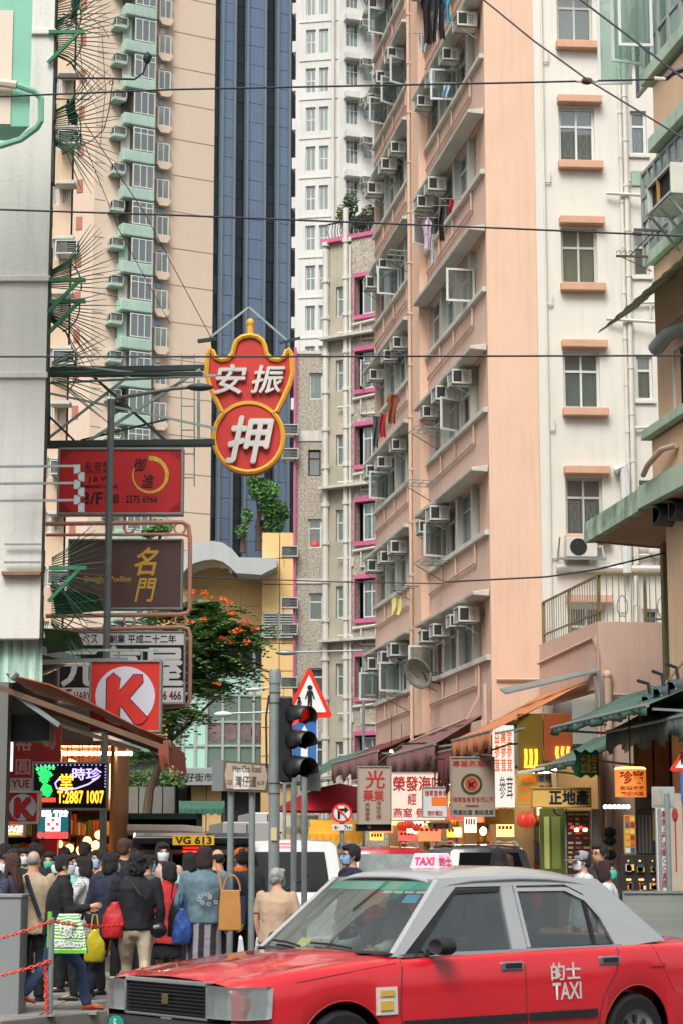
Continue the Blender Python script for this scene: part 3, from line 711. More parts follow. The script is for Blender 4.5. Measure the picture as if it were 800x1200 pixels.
# ---------------------------------------------------------------- blue office tower
M_bp = mat('blue_cladding', '#6d7f95', .4, .1, .5, metal=.25, spec=.5)
M_bg = mat('blue_dark_glass', '#141f26', .08, .5, .12, spec=.45)
M_fin = mat('pale_fin', '#76848f', .4, .05, 1, metal=.3)
TF = Frame(at(250, 300, 190).x, 190, 26)
ot = thing('office_tower', 'dark blue glass office tower with vertical metal clad strips', 'building', TF.O, 0)
tu = lambda p: TF.u(p, 300)
zt = TF.uz(300, -120)[1]; zb = 5; tr = tu(352)
place(MB().box(-.5, tr + 4, .5, 20, zb, zt).build('core', M_room), TF, ot)
dz = (TF.uz(300, 100)[1] - TF.uz(300, 300)[1]) / 8.8
strips = [(250, 257.5, 'g'), (257.5, 272, 'p'), (272, 287, 'g'), (287, 308, 'p'), (308, 323, 'g'), (323, 337, 'p'), (337, 356, 'g')]
nr = int((zt - TF.uz(300, 660)[1]) / dz)
for a, b, kind in strips:
 a_, b_ = tu(a), tu(b)
 for i in range(nr):
  z1 = zt - i * dz; z0 = z1 - dz + .05
  if kind == 'p':
   mb = MB(); n = 3; mb.box(a_ + .08, b_ - .08, -.25, .3, z0, z1)
   for q in range(1, 5): xx = a_ + (b_ - a_) * q / 5; mb.box(xx - .03, xx + .03, -.28, -.25, z0, z1)
   place(mb.build('panel', M_bp), TF, ot)
  else:
   t = rnd.uniform(-.03, .03)
   place(MB().quad((a_, .05 + t, z0), (b_, .05 - t, z0), (b_, .05 - t + .02, z1), (a_, .05 + t, z1)).build('glass_pane', M_bg, fix=False), TF, ot)
 if kind == 'p':
  for e in (a_, b_): place(MB().box(e - .12, e + .12, -.5, .3, zb, zt).build('fin', M_fin), TF, ot)
 else:
  place(MB().box(a_, b_, .12, .4, zb, zt).build('spandrel', M_black), TF, ot)
# ---------------------------------------------------------------- market hall
M_yel = mat('yellow_tile', '#d9b67c', .75, .05, .4, streak=.10, dirt='#9b8358')
M_zinc = mat('roof_metal', '#aab0ae', .5, .08, .6, metal=.2, streak=.2)
M_mint = mat('mint_panel', '#a3cdbc', .5, .06, .5)
MF = Frame(at(300, 800, 96).x, 96, 0)
mk = thing('market_hall', 'yellow tiled market hall with curved grey metal roof and mint glass front', 'building', MF.O, 0)
mu = lambda p, y=800: MF.u(p, y); mz = lambda y, p=300: MF.z(y, p)
place(MB().box(mu(180), mu(312), .3, 12, 0, mz(690)).build('core', M_yel), MF, mk)
def tiles(px0, px1, ys, y0, name='tile', step=None, m=M_yel):
 for (ya, yb) in zip(ys, ys[1:]):
  xs_ = [px0 + (px1 - px0) * i / step for i in range(step + 1)]
  for a, b in zip(xs_, xs_[1:]):
   place(MB().box(mu(a) + .02, mu(b) - .02, y0, y0 + .3, mz(yb) + .02, mz(ya) - .02).build(name, m), MF, mk)
place(MB().box(mu(308), mu(349), -1.35, 8, 0, mz(632)).build('tower_block', mat('grout', '#b89a68', .9)), MF, mk)
tiles(308, 349, [630, 660, 690, 723, 758, 790, 822, 855, 888, 920], -1.6, step=2)
tiles(206, 308, [690, 712, 734], -.44, step=4)
arc = []
pts = [(213, 690), (215, 677), (219, 662), (228, 652), (240, 647), (253, 645), (265, 647), (276, 654), (285, 665)]
for p, y in pts: arc.append((mu(p, y), mz(y, p)))
pin = [(mu(p, y + 14), mz(y + 14, p)) for p, y in [(218, 676), (220, 668), (226, 661), (234, 656), (245, 653), (256, 652), (266, 655), (274, 661), (281, 668)]]
mb = MB(); mb.add([(x, -3, z) for x, z in arc] + [(x, -3, z) for x, z in pin] + [(x, 9, z + .4) for x, z in arc] + [(x, -2.2, z) for x, z in pin],
                  [(i, i + 1, 9 + i + 1, 9 + i) for i in range(8)] + [(18 + i, 18 + i + 1, i + 1, i) for i in range(8)] + [(9 + i, 10 + i, 28 + i, 27 + i) for i in range(8)])
place(mb.build('curved_roof', M_zinc, smooth=True), MF, mk)
place(MB().prism([(mu(279, 690), mz(664)), (mu(327, 690), mz(665)), (mu(327, 690), mz(675)), (mu(309, 690), mz(684)), (mu(281, 690), mz(682))], -3.1, 2).build('roof_eave', M_zinc), MF, mk)
place(MB().add([(mu(284, 660), -2.9, mz(664)), (mu(326, 660), -2.9, mz(664)), (mu(312, 660), 6, mz(648)), (mu(256, 660), 6, mz(644))], [(0, 1, 2, 3)]).build('roof_sheet', mat('roof_sheet', '#cfd2cf', .5, .05)), MF, mk)
place(MB().prism([(x, z) for x, z in pin] + [(mu(308), mz(684)), (mu(308), mz(735)), (mu(206), mz(735)), (mu(206), mz(690))], -.4, .3).build('gable', M_yel), MF, mk)
gx = [206, 216, 230, 243, 262, 281, 298, 310]; gy = [734, 757, 785, 815, 846, 874, 901]
for i, (ya, yb) in enumerate(zip(gy, gy[1:])):
 for j, (a, b) in enumerate(zip(gx, gx[1:])):
  dark = (i == 1 and j > 3) or (i >= 3 and j in (0, 3, 4, 5, 6)) 
  m_ = M_bg if dark and i == 1 else (M_pane_t if dark else M_mint)
  place(MB().box(mu(a) + .06, mu(b) - .06, -.03, .02, mz(yb) + .05, mz(ya) - .05).build('pane' if dark else 'panel', m_), MF, mk)
mb = MB()
for p in gx: mb.box(mu(p) - .06, mu(p) + .06, -.12, .1, mz(903), mz(734))
for y in gy: mb.box(mu(206), mu(310), -.10, .1, mz(y) - .05, mz(y) + .05)
place(mb.build('mullions', M_frame_g), MF, mk)
for c in (252, 271, 290, 303):
 mb = MB(); mb.prism([(mu(c) + .32 * math.cos(t * .4), mz(858) + .45 * math.sin(t * .4)) for t in range(16)], -.05, -.035); place(mb.build('window_picture', mat('window_picture', '#6b5a58', .5, .6, 2)), MF, mk)
for a in (309.5, 328):
 mb = MB(); x0, x1 = mu(a), mu(a + 17.5)
 mb.box(x0, x1, -1.68, -1.6, mz(753), mz(723)); 
 place(mb.build('louvre_frame', M_ac_d), MF, mk)
 for k in range(10): z = mz(753) + (mz(723) - mz(753)) * (k + .3) / 10; place(MB().add([(x0 + .05, -1.8, z), (x1 - .05, -1.8, z), (x1 - .05, -1.69, z + .1), (x0 + .05, -1.69, z + .1)], [(0, 1, 2, 3)]).build('louvre_slat', M_frame_g), MF, mk)
place(MB().box(mu(183), mu(310), -1.2, .2, mz(921), mz(902)).build('sign_band', mat('sign_band', '#8e9492', .6, .06, 1)), MF, mk)
o = text('灣仔街市', mu(212), mu(252), mz(919), mz(905), -1.21, M_black, None, bold=.015); place(o, MF, mk)
o = MB().prism([(mu(207) + .3 * math.cos(t), mz(911) + .32 * math.sin(t) * (1 if t < 3 else .6)) for t in [k * .7 for k in range(9)]], -1.23, -1.2).build('emblem', mat('emblem', '#c98a6a')); place(o, MF, mk)
tiles(183, 204, [921, 948, 975, 1003], -.3, step=1); tiles(226, 262, [921, 948, 975, 1003], -.3, step=2)
place(MB().box(mu(204), mu(226), .1, .2, 0, mz(921)).build('entrance_dark', M_pane_d), MF, mk); place(MB().box(mu(262), mu(310), -.1, .2, 0, mz(921)).build('entrance_dark', M_black), MF, mk)
# ---------------------------------------------------------------- the opposite side of the junction, behind the camera (seen in reflections)
GOODS2 = [mat('opp_sign_%d' % i, c, .5) for i, c in enumerate(('#a83a30', '#3f6a58', '#c8a24a', '#48608a'))]
for i, (x0, x1, y, h, c, n) in enumerate(((-46, -27, -20, 19, '#a89f93', 6), (-26, -10, -26, 24, '#b8ada0', 8), (-9, 8, -30, 21, '#8f958f', 7), (9, 24, -27, 26, '#b39a86', 8), (25, 44, -21, 20, '#a3a7a6', 6))):
 t = thing('opposite_building', ['grey', 'cream', 'green grey', 'tan', 'pale grey'][i] + ' block across the junction facing the taxi', 'building', ((x0 + x1) / 2, y, 0)); w2 = (x1 - x0) / 2
 MB().box(-w2, w2, -12, 0, 0, h).build('wall', mat('opp_wall_%d' % i, c, .85, .15, .3, streak=.3), t)
 for k in range(n): z = 4.4 + k * (h - 5) / n; MB().box(-w2 + .6, w2 - .6, .02, .12, z, z + 1.5).build('window_band', M_bg, t); MB().box(-w2, w2, .02, .5, z - .35, z - .2).build('ledge', M_conc, t)
 for k in range(4): a = -w2 + .4 + k * w2 / 2; MB().box(a, a + w2 / 2 - .5, .02, .2, .3, 3.2).build('shop_window', M_bg, t); MB().box(a, a + w2 / 2 - .5, .02, .8, 3.3, 4.0).build('shop_sign', GOODS2[(i + k) % 4], t)
# ---------------------------------------------------------------- right corner building
M_rp = mat('right_wall', '#d8b899', .9, .10, .8, bump=.3, bscale=40, streak=.35, dirt='#7b6350')
M_rg = mat('right_green', '#aec5b0', .8, .12, 1.2, streak=.4, dirt='#4c5a48')
M_rgd = mat('right_green_stained', '#9db49e', .85, .6, 2.2, streak=1.0, dirt='#2e2c24', bump=.4)
M_soff = mat('soffit', '#b3927c', .9, .2, .7, bump=.3, streak=.1, dirt='#5b4a3c')
M_col = mat('column_olive', '#8a8468', .85, .15, 1, streak=.3)
QF = Frame(5.14, 34.6, -80.9)
rb = thing('corner_building', 'old corner block with peach walls and mint green ledges', 'building', QF.O, 0)
def qp(px, py, off=0.0): return QF.uz(px, py, off)
def qbox(name, px0, pya, pyb, m, y0, y1, u1=6.0, u0=None):
 """a band on the street face: z from two picture heights at px0"""
 a = qp(px0, pya)[1]; b = qp(px0, pyb)[1]; u = qp(px0, pya)[0] if u0 is None else u0
 o = MB().box(u, u1, y0, y1, min(a, b), max(a, b)).build(name, m, bevel=.01); return place(o, QF, rb)
zwt = qp(762, 98)[1]
qbox('spandrel', 764, 103, 165, M_rp, 0, .4)
qbox('green_ledge', 757, 88, 103, M_rg, -.12, .4)
qbox('green_ledge', 762, 163, 180, M_rg, -.06, .4)
place(MB().box(0, .1, -.06, .4, qp(762, 198)[1], qp(762, 180)[1]).build('green_post', M_rg), QF, rb)
qbox('green_ledge', 763, 298, 312, M_rg, -.1, .4)
qbox('spandrel', 765, 312, 395, M_rp, 0, .4)
qbox('spandrel', 765, 395, 508, M_rp, .05, .4)
qbox('green_ledge', 759, 506, 517, M_rg, -.14, .4)
qbox('spandrel', 763, 517, 588, M_rp, 0, .4)
za, zb_ = qp(762, 90)[1], qp(762, -60)[1]
place(MB().box(.05, 6, 0, .4, zb_, zb_ + 1).build('spandrel', M_rp), QF, rb)
for i in range(5):
 a = .05 + i * .62; place(window(None, a, a + .6, za + .02, zb_, .06, 1, .35, M_frame_g, M_pane_t, curtain=.8), QF, rb)
for i, (a, ang) in enumerate(((.1, 100), (.72, 80), (1.32, 95))): place(casement(None, a, za + .25 + .1 * i, zb_ - .1, .6, R(ang), -.02, M_frame_w, M_pane_t), QF, rb)
za, zb_ = qp(764, 300)[1], qp(764, 182)[1]
for i in range(6):
 a = .12 + i * .75
 place(window(None, a, a + .75, za + .02, za + (zb_ - za) * .5, .08, 2, .5, M_frame_g, M_pane_t, curtain=.9), QF, rb)
 place(window(None, a, a + .75, za + (zb_ - za) * .5 + .01, zb_, .08, 2, .45, M_frame_g, M_pane_t, curtain=.9), QF, rb)
z0_, z1_ = qp(790, 485)[1], qp(790, 405)[1]
u0_ = qp(786, 440)[0]; place(window(None, u0_, u0_ + 1.2, z0_, z1_, .02, 2, None, M_frame_w, M_pane_d), QF, rb)
place(MB().tube([(u0_ + .1, -.3, z1_ - .05), (u0_ + .5, -.2, z1_ + .12), (u0_ + .9, .1, z1_ + .2)], .13, 10).build('vent_duct', M_galv, smooth=True), QF, rb)
place(MB().box(0, 8, .42, 6, 0.13, zwt + 8).build('core', M_rp), QF, rb)
aw = MB(); n = 12
za2 = qp(764, 385)[1]; rows = []
for j in range(2):
 rows.append([(-.25 + i * .25, -.75 * (1 - j) + .03 * (i % 2), za2 + .1 + .5 * j) for i in range(n * 2)])
aw.grid(rows); o = aw.build('metal_awning', M_rgd, fix=False); place(o, QF, rb)
mb = MB()
mb = MB(); zc = qp(770, 535)[1]; mb.tube([(qp(795, 520)[0], -.05, qp(795, 522)[1]), (qp(785, 525)[0], -.15, qp(785, 527)[1]), (qp(772, 540)[0], -.2, qp(772, 545)[1]), (qp(763, 555)[0], -.15, qp(763, 557)[1])], .05, 8)
place(mb.build('curved_pipe', M_pipe_p, smooth=True), QF, rb)
S0 = at(687, 634, 38.3); zs = S0.z; ft = .34
e1 = QF.O + QF.X * 7; nx = Vector((.158, -.987, 0))
A = Vector((S0.x, S0.y, 0)); Bp = A + nx * 11; Cp = Bp + Vector((4, .6, 0)); Dp = Vector((at(800, 645, 39.3).x, 39.4, 0))
slab_pts = [A, Bp, Cp, Dp]
o = poly_prism([(p.x, p.y) for p in slab_pts], zs, zs + .12).build('canopy_slab', M_soff); o.parent = rb; o.location = -Vector(rb.location)
def wall_between(a, b, z0, z1, t, m, name, root):
 d = (b - a).normalized(); n_ = Vector((d.y, -d.x, 0)) * t
 o = poly_prism([(a.x, a.y), (b.x, b.y), (b.x - n_.x, b.y - n_.y), (a.x - n_.x, a.y - n_.y)], z0, z1).build(name, m); o.parent = root; o.location = -Vector(root.location); return o
nside = Vector((-.05, 0, 0))
wall_between(A + nside, Vector((QF.O.x, QF.O.y, 0)) + nside, zs - .04, zs + ft, .15, M_rgd, 'canopy_fascia', rb)
wall_between(Vector((QF.O.x, QF.O.y, 0)) + nside * 1.6, Bp + nside * 1.6, zs - .02, zs + ft + .02, .16, M_rg, 'canopy_fascia', rb)
wall_between(Dp + Vector((0, .03, 0)), A + Vector((0, .03, 0)), zs - .02, zs + .16, .1, M_soff, 'canopy_edge', rb)
c_ = at(786, 720, 38.6); 
o = MB().box(c_.x - .16, c_.x + .16, 38.45, 38.8, .13, zs).build('column', M_col, bevel=.02); o.parent = rb; o.location = -Vector(rb.location)
c2 = at(799, 720, 37.5)
mb = MB(); mb.tube([(c2.x, 37.6, .2), (c2.x, 37.6, zs - .5), (c2.x + .25, 37.6, zs - .15)], .1, 8); mb.tube([(c2.x - .12, 37.5, zs - .1), (c2.x + .2, 37.4, zs - .4), (c2.x + .5, 37.5, zs - .3)], .07, 8)
mb.tube([(c2.x - .1, 37.5, zs - .45), (c2.x + .2, 37.5, zs - .2)], .08, 8)
o = mb.build('drain_pipe', M_col, smooth=True); o.parent = rb; o.location = -Vector(rb.location)
o = MB().box(c_.x + .3, c_.x + 5, 38.9, 39.1, .13, zs).build('rear_wall', M_col); o.parent = rb; o.location = -Vector(rb.location)
M_ply = mat('old_plywood', '#6b4a30', .8, .35, 1.5, streak=.5)
zpl = [zat(882, 35), zat(925, 35)]
fx = lambda p, Y=35: xat(p, Y)
for a, b in ((748, 766), (767, 786), (787, 812)):
 o = MB().box(fx(a) + .01, fx(b) - .01, 35.0, 35.06, zat(930, 35), zat(868, 35)).build('plywood_sheet', M_ply); o.parent = rb; o.location = -Vector(rb.location)
o = MB().box(fx(745), fx(812), 35.07, 35.2, .13, zat(860, 35)).build('shop_wall', mat('shop_wall_dark', '#4a4a48', .8, .2)); o.parent = rb; o.location = -Vector(rb.location)
def floodlight(px, py, Y, yaw, label, s=1.0):
 p = at(px, py, Y); t = thing('floodlight', label, 'lamp', p, yaw, 'grey floodlights under the corner block')
 mb = MB(); rows = []
 for j in range(7):
  a = j / 6 * math.pi * .9; rows.append([(x * .28 * s, -.30 * s * math.sin(a) * (1 if abs(x) < .9 else .9), .16 * s * math.cos(a)) for x in (-1, -.9, 0, .9, 1)])
 mb.grid(rows); o = mb.build('housing', mat('flood_grey', '#4f5d66', .5, .15, 4, metal=.2), t, True, fix=False)
 s2 = o.modifiers.new('s', 'SOLIDIFY'); s2.thickness = .015
 MB().tube([(0, 0, .1 * s), (0, .05, .35 * s), (0, .3, .42 * s)], .03, 6).build('arm', M_black, t)
 MB().box(-.24 * s, .24 * s, -.06 * s, -.045 * s, -.13 * s, .12 * s).build('lens', M_pane_d, t)
 return t
floodlight(776, 606, 34.4, .5, 'hooded grey floodlight fixed below the mint canopy edge', 1.1); floodlight(795, 600, 33.9, .5, 'grey floodlight by the hooded one below the mint canopy edge', 1.1)
floodlight(762, 826, 33.9, .6, 'grey floodlight low under the steel beam over the awnings', 1.0); floodlight(778, 818, 33.5, .5, 'middle grey floodlight under the steel beam', 1.1); floodlight(795, 810, 33.1, .5, 'grey floodlight clamped highest along the steel beam', 1.1)
b0 = at(750, 829, 34.1); b1 = at(812, 806, 32.3)
bm_ = thing('steel_beam', 'dark steel beam carrying the floodlights above the green awnings', 'beam', b0)
MB().bar(b0 - b0, b1 - b0, .12, .16).build('beam', mat('old_beam', '#5d6061', .7, .2, 3, streak=.3), bm_); MB().bar(Vector((.12, .3, -.35)), Vector((.12, .3, .06)), .2, .2).bar(Vector((.15, .2, .05)), b1 - b0 + Vector((.3, 1.4, .8)), .03).build('brace', M_col, bm_)
# ---------------------------------------------------------------- left white building and mint bay
M_lw = mat('left_wall', '#d4d4cd', .9, .05, .5, bump=.35, bscale=18, streak=.42, dirt='#8f9088')
LF = Frame(at(55, 400, 27).x, 27, 0)
lb = thing('plaster_building', 'plain pale plastered building with a blank end wall beside the shop signs', 'building', LF.O, 0)
lz = lambda y: LF.uz(30, y)[1]
zb0 = lz(748)
place(poly_prism([(-6, 0), (0, 0), (-2.4, 14), (-6, 14)], zb0, lz(-120)).build('wall', M_lw), LF, lb)
for y in (38, 327, 440): place(MB().box(-6, .03, -.05, 0, lz(y) - .04, lz(y) + .04).build('string_course', M_lw, bevel=.01), LF, lb)
mb = MB()
for i in range(60): z = zb0 + i * .3; mb.box(-.03, .008 + .025 * rnd.random(), .02, .2, z, z + .3)
place(mb.build('rough_edge', mat('old_edge', '#4b5049', .95, .4, 5)), LF, lb)
for y in (639, 660): place(MB().bar((LF.u(5), -.08, lz(y)), (LF.u(48), -.08, lz(y)), .025).build('fixed_rod', M_galv), LF, lb)
place(MB().box(LF.u(3), LF.u(48), -.12, 0, lz(675), lz(671)).build('rusty_ledge', mat('rust_ledge', '#8a6a52', .9, .3, 4)), LF, lb)
M_mb = mat('mint_render', '#86bfa6', .85, .12, .9, bump=.25, streak=.2, dirt='#5c7d6e')
M_cr = mat('cream_render', '#d8cbb9', .85, .05, .6)
BYF = Frame(at(36, 100, 24).x, 24, 0)
mbay = thing('mint_bay', 'mint green and cream projecting bay with a drain pipe', 'building', BYF.O, 0)
bz = lambda y: BYF.uz(20, y)[1]; bu = lambda p: BYF.u(p, 100)
place(poly_prism([(bu(-150), 0), (0, 0), (-.25, .5), (bu(-150), .5)], bz(148), bz(-120)).build('wall', M_mb), BYF, mbay)
place(MB().box(bu(-150), bu(14), -.02, 0, bz(146), bz(13)).build('cream_panel', M_cr), BYF, mbay)
mb = MB(); mb.tube([(bu(-20), -.12, bz(98)), (bu(22), -.12, bz(104))], .055, 8)
place(mb.build('cream_pipe', M_cr, smooth=True), BYF, mbay)
mb = MB(); mb.tube([(bu(22), -.12, bz(104)), (bu(42), -.08, bz(110)), (bu(49), -.02, bz(116)), (bu(49), 0, bz(142)), (bu(44), .05, bz(148)), (bu(25), .1, bz(160)), (bu(0), .1, bz(168))], .04, 8)
place(mb.build('drain_pipe', M_mb, smooth=True), BYF, mbay)
CFm = Frame(at(58, 400, 62).x, 62, 0)
M_or = mat('faded_orange', '#cdb59c', .9, .1, .5, streak=.35)
cb = thing('cream_tenement', 'narrow faded orange tenement glimpsed behind the green spikes', 'building', CFm.O, 0)
u0, u1 = CFm.u(30, 400), CFm.u(80, 400); cz = lambda y: CFm.uz(70, y)[1]
hl = [(CFm.u(59, 400), CFm.u(66, 400), cz(y + 24), cz(y)) for y in range(-40, 900, 64)] + [(CFm.u(70, 400), CFm.u(77, 400), cz(y + 22), cz(y + 4)) for y in range(-40, 900, 64)]
place(wall_holes(u0, u1, 2, cz(-100), hl, 0, .3).build('wall', M_or), CFm, cb)
place(poly_prism([(u0, .6), (u1 - .02, .6), (u1 - 1.4, 6), (u0, 6)], 2, cz(-100) - .1).build('core', M_room), CFm, cb); place(MB().quad((u1, 0, 2), (u1 - .2, .8, 2), (u1 - .2, .8, cz(-100)), (u1, 0, cz(-100))).build('return_wall', M_or), CFm, cb)
for h in hl: place(window(None, h[0], h[1], h[2], h[3], .1, 2, None, M_frame_w, M_pane, single=True), CFm, cb)
for i, y in enumerate(range(60, 660, 64)):
 place(MB().box(CFm.u(57), CFm.u(80), -.6, 0, cz(y + 34), cz(y + 30)).build('ledge', M_conc), CFm, cb)
 if i % 2: put_ac(CFm, CFm.u(72), -.05, cz(y + 52), 'air conditioner on the faded orange tenement', 'air conditioners on the orange tenement', 1.1)
M_gs = mat('green_steel', '#2f6f4c', .6, .25, 6); M_gd = mat('dark_green_steel', '#27433a', .7, .3, 6)
def spikes(px, py, Y, n, a0, a1, L, label, arm=True):
 p = at(px, py, Y); t = thing('spiked_grille', label, 'grille', p, 0, 'spiked grilles on the white building')
 for k in range(n):
  a = R(a0 + (a1 - a0) * k / max(1, n - 1)); c, s_ = math.cos(a), math.sin(a)
  for y in (.3,):
   l = L * rnd.uniform(.85, 1.1); st = .40 * s_
   MB().tube([(.0, y, st * .6), (l * .28, y, st), (l * .28 + l * .75 * c * .5, y, st + l * .75 * s_ * .5), (l * .28 + l * .75 * c, y + rnd.uniform(-.1, .1), st + l * .75 * s_)], [.009, .008, .008, .003], 5).build('spike', M_gd if k % 3 else M_gs, t)
 mb = MB(); mb.tube([(.45 * L * math.cos(R(a0 + (a1 - a0) * q / 14)), .35, .45 * L * math.sin(R(a0 + (a1 - a0) * q / 14))) for q in range(15)], .01, 5)
 mb.build('hoop', M_gd, t)
 if arm:
  mb = MB(); mb.bar((0, .05, 0), (.5, .05, .0), .05, .05); mb.bar((0, .05, -.45), (.42, .05, 0), .045, .045); mb.build('arm', M_gs, t)
 return t
spikes(57, 36, 26.9, 26, 70, -60, .95, 'spiked grille with green arm level with the mint bay')
spikes(58, 8, 27.2, 14, 75, -20, .9, 'spiked grille above the topmost green arm of the white building', False)
spikes(57, 140, 26.9, 26, 62, -68, .9, 'spiked grille hung with dark cloth below the mint bay', False)
spikes(57, 327, 26.9, 15, 62, -8, .9, 'spiked grille fanning over a green bar above the pawn sign bracket')
spikes(57, 352, 27.0, 18, 10, -66, .85, 'spiked grille spreading downward below the double green arms')
spikes(57, 430, 27.0, 14, 35, -40, .75, 'spiked grille tangled at the pawn sign bracket', False)
spikes(57, 665, 26.9, 18, 45, -60, .75, 'spiked grille with green sheet beside the brown sign')
spikes(57, 710, 27.1, 14, 30, -65, .7, 'spiked grille beside the black and white sign', False)
for px, py, Y, dx in ((70, 700, 27.3, .5), (60, 745, 27.2, .35)):
 p = at(px, py, Y); t = thing('green_sheet', 'crumpled green metal sheet caught in the spiked grille', 'metal sheet', p, 0, 'green metal sheets in the grilles')
 MB().add([(-.1, 0, .1), (dx, .1, .06), (dx + .05, .5, -.12), (-.1, .4, -.2), (.15, .2, .02)], [(0, 1, 4), (1, 2, 4), (2, 3, 4), (3, 0, 4)]).build('sheet', M_gs, t)
p0 = at(64, 91, 26.9)
t = thing('antenna_arm', 'thin dark aerial arm curving up from the white building', 'aerial', p0)
q = lambda px, py, dy=0.0: at(px, py, 26.9 + dy) - p0
MB().tube([q(64, 91), q(130, 92), q(158, 93), q(168, 86), q(172, 74)], .014, 6).build('arm', M_black, t)
mb = MB(); mb.ell(q(173, 68), .05, .05, .09); mb.tube([q(168, 70), q(178, 66)], .03, 5); mb.build('tip', M_black, t)
mb = MB(); mb.tube([q(133, 92), q(132, 100), q(128, 130), q(122, 152), q(108, 165), q(92, 172)], .008, 5); mb.tube([q(131 + 2.5 * math.cos(a), 97 + 2.5 * math.sin(a)) for a in [k * .8 for k in range(8)]], .006, 4, closed=True); mb.build('hanging_wire', M_rust, t)
# ---------------------------------------------------------------- signs
class Sign:
 def __init__(s, name, label, cat, px0, px1, py0, py1, Y, deg=0, th=.16, face=None, rim=None, rimw=.04, group=None):
  c = at((px0 + px1) / 2, (py0 + py1) / 2, Y); s.fr = Frame(c.x, Y, deg)
  s.px = (px0, px1, py0, py1)
  s.x0, s.z1 = s.fr.uz(px0, (py0 + py1) / 2)[0], s.fr.uz((px0 + px1) / 2, py0)[1]
  s.x1, s.z0 = s.fr.uz(px1, (py0 + py1) / 2)[0], s.fr.uz((px0 + px1) / 2, py1)[1]
  s.root = thing(name, label, cat, (c.x, Y, s.z0), 0, group)
  s.y = 0
  if face:
   s.put(MB().box(s.x0, s.x1, 0, th, s.z0, s.z1).build('board', face, bevel=.006))
  if rim:
   mb = MB(); r = rimw; x0, x1, z0, z1 = s.x0 - .004, s.x1 + .004, s.z0 - .004, s.z1 + .004
   mb.box(x0, x1, -.025, th + .01, z1 - r, z1).box(x0, x1, -.025, th + .01, z0, z0 + r).box(x0, x0 + r, -.024, th + .009, z0 + r, z1 - r).box(x1 - r, x1, -.024, th + .009, z0 + r, z1 - r)
   s.put(mb.build('rim', rim, bevel=.004))
 def put(s, o): return place(o, s.fr, s.root)
 def u(s, p): return s.x0 + (p - s.px[0]) / (s.px[1] - s.px[0]) * (s.x1 - s.x0)
 def z(s, p): return s.z1 - (p - s.px[2]) / (s.px[3] - s.px[2]) * (s.z1 - s.z0)
 def txt(s, body, a, b, c, d, m, bold=.0, name='lettering', keep=False, y=-.003, depth=.004, **k):
  return s.put(text(body, s.u(a), s.u(b), s.z(d), s.z(c), y, m, None, name, depth, bold, keep, **k))
 def poly(s, pts, m, name='print', y=-.003, t=.004): return s.put(MB().prism([(s.u(a), s.z(b)) for a, b in pts], y - t, y).build(name, m))
 def rect(s, a, b, c, d, m, name='print', y=-.003, t=.004): return s.poly([(a, c), (b, c), (b, d), (a, d)], m, name, y, t)
 def disc(s, cx, cy, rx, m, name='print', y=-.003, ry=None, n=28, t=.004):
  ry = ry or rx; return s.poly([(cx + rx * math.cos(2 * math.pi * k / n), cy + ry * math.sin(2 * math.pi * k / n)) for k in range(n)], m, name, y, t)
 def ring(s, cx, cy, r, w, m, name='ring', a0=0, a1=360, y=-.005, n=40, ry=None, w2=None):
  mb = MB(); ry = ry or r; rows = []
  for k in range(n + 1):
   a = R(a0 + (a1 - a0) * k / n); ww = w if w2 is None else w + (w2 - w) * k / n
   rows.append([(s.u(cx + (r + e) * math.cos(a)), y, s.z(cy + (ry + e) * math.sin(a))) for e in (-ww / 2, ww / 2)])
  mb.grid(rows); o = mb.build(name, m, fix=False); sm = o.modifiers.new('s', 'SOLIDIFY'); sm.thickness = .006; sm.offset = 0
  return s.put(o)
M_red = mat('sign_red', '#c3282d', .5, .08, 1, spec=.4, streak=.14); M_red2 = mat('pawn_red', '#c43830', .55, .12, 1.5, streak=.3, dirt='#5e2a22')
M_gold = mat('gold_paint', '#d9ad45', .4, .15, 6, metal=.35); M_yello = mat('pawn_yellow', '#e0aa3c', .5, .1, 3, streak=.1)
M_w = mat('sign_white', '#dedede', .5, .05, 1, streak=.15); M_k = mat('sign_black', '#17171b', .5, .05); M_brn = mat('sign_brown', '#5c4643', .5, .14, 1, streak=.25)
M_rim = mat('sign_rim', '#8f9490', .5, .15, 4, metal=.4)
SPK = 34.0
S = Sign('pawnshop_sign', 'red bat-and-coin pawnshop sign with yellow rim over the street', 'sign', 240, 346, 372, 557, SPK)
def pawn(grow):
 half = [(293, 392), (302, 394), (309, 399), (312, 406), (314, 415), (319, 420), (326, 421), (332, 418), (335, 411), (339, 409), (343, 415), (344.5, 438), (341, 452), (335, 466), (326, 484)]
 pts = []
 for x, y in half: pts.append((x, y))
 c = (292, 513); r = 42
 for k in range(0, 25):
  a = -44 + k * (268 / 24); pts.append((c[0] + r * math.cos(R(a)), c[1] + r * math.sin(R(a))))
 for x, y in reversed(half): pts.append((586 - x - 1, y))
 pts = pts[:-1]
 cx, cy = 292, 470
 n = len(pts); out = []
 for i in range(n):
  a = Vector(pts[i - 1]); b = Vector(pts[(i + 1) % n]); t = (b - a).normalized() if (b - a).length else Vector((1, 0)); out.append((pts[i][0] + t.y * grow, pts[i][1] - t.x * grow))
 return out
core = pawn(0)
S.put(MB().prism([(S.u(a), S.z(b)) for a, b in core], .0, .28).build('board', M_red2))
rim_pts = pawn(-1.5)
S.put(MB().tube([(S.u(a), -.02, S.z(b)) for a, b in rim_pts], .045, 6, closed=True).build('rim', M_yello, smooth=True))
S.ring(292, 513, 40.5, 4, M_yello, 'coin_rim', 183, 357, y=-.02)
mb = MB(); mb.tube([(S.u(a), .05, S.z(b)) for a, b in ((293, 391), (293, 380))], .06, 8); S.put(mb.build('finial_stem', M_yello))
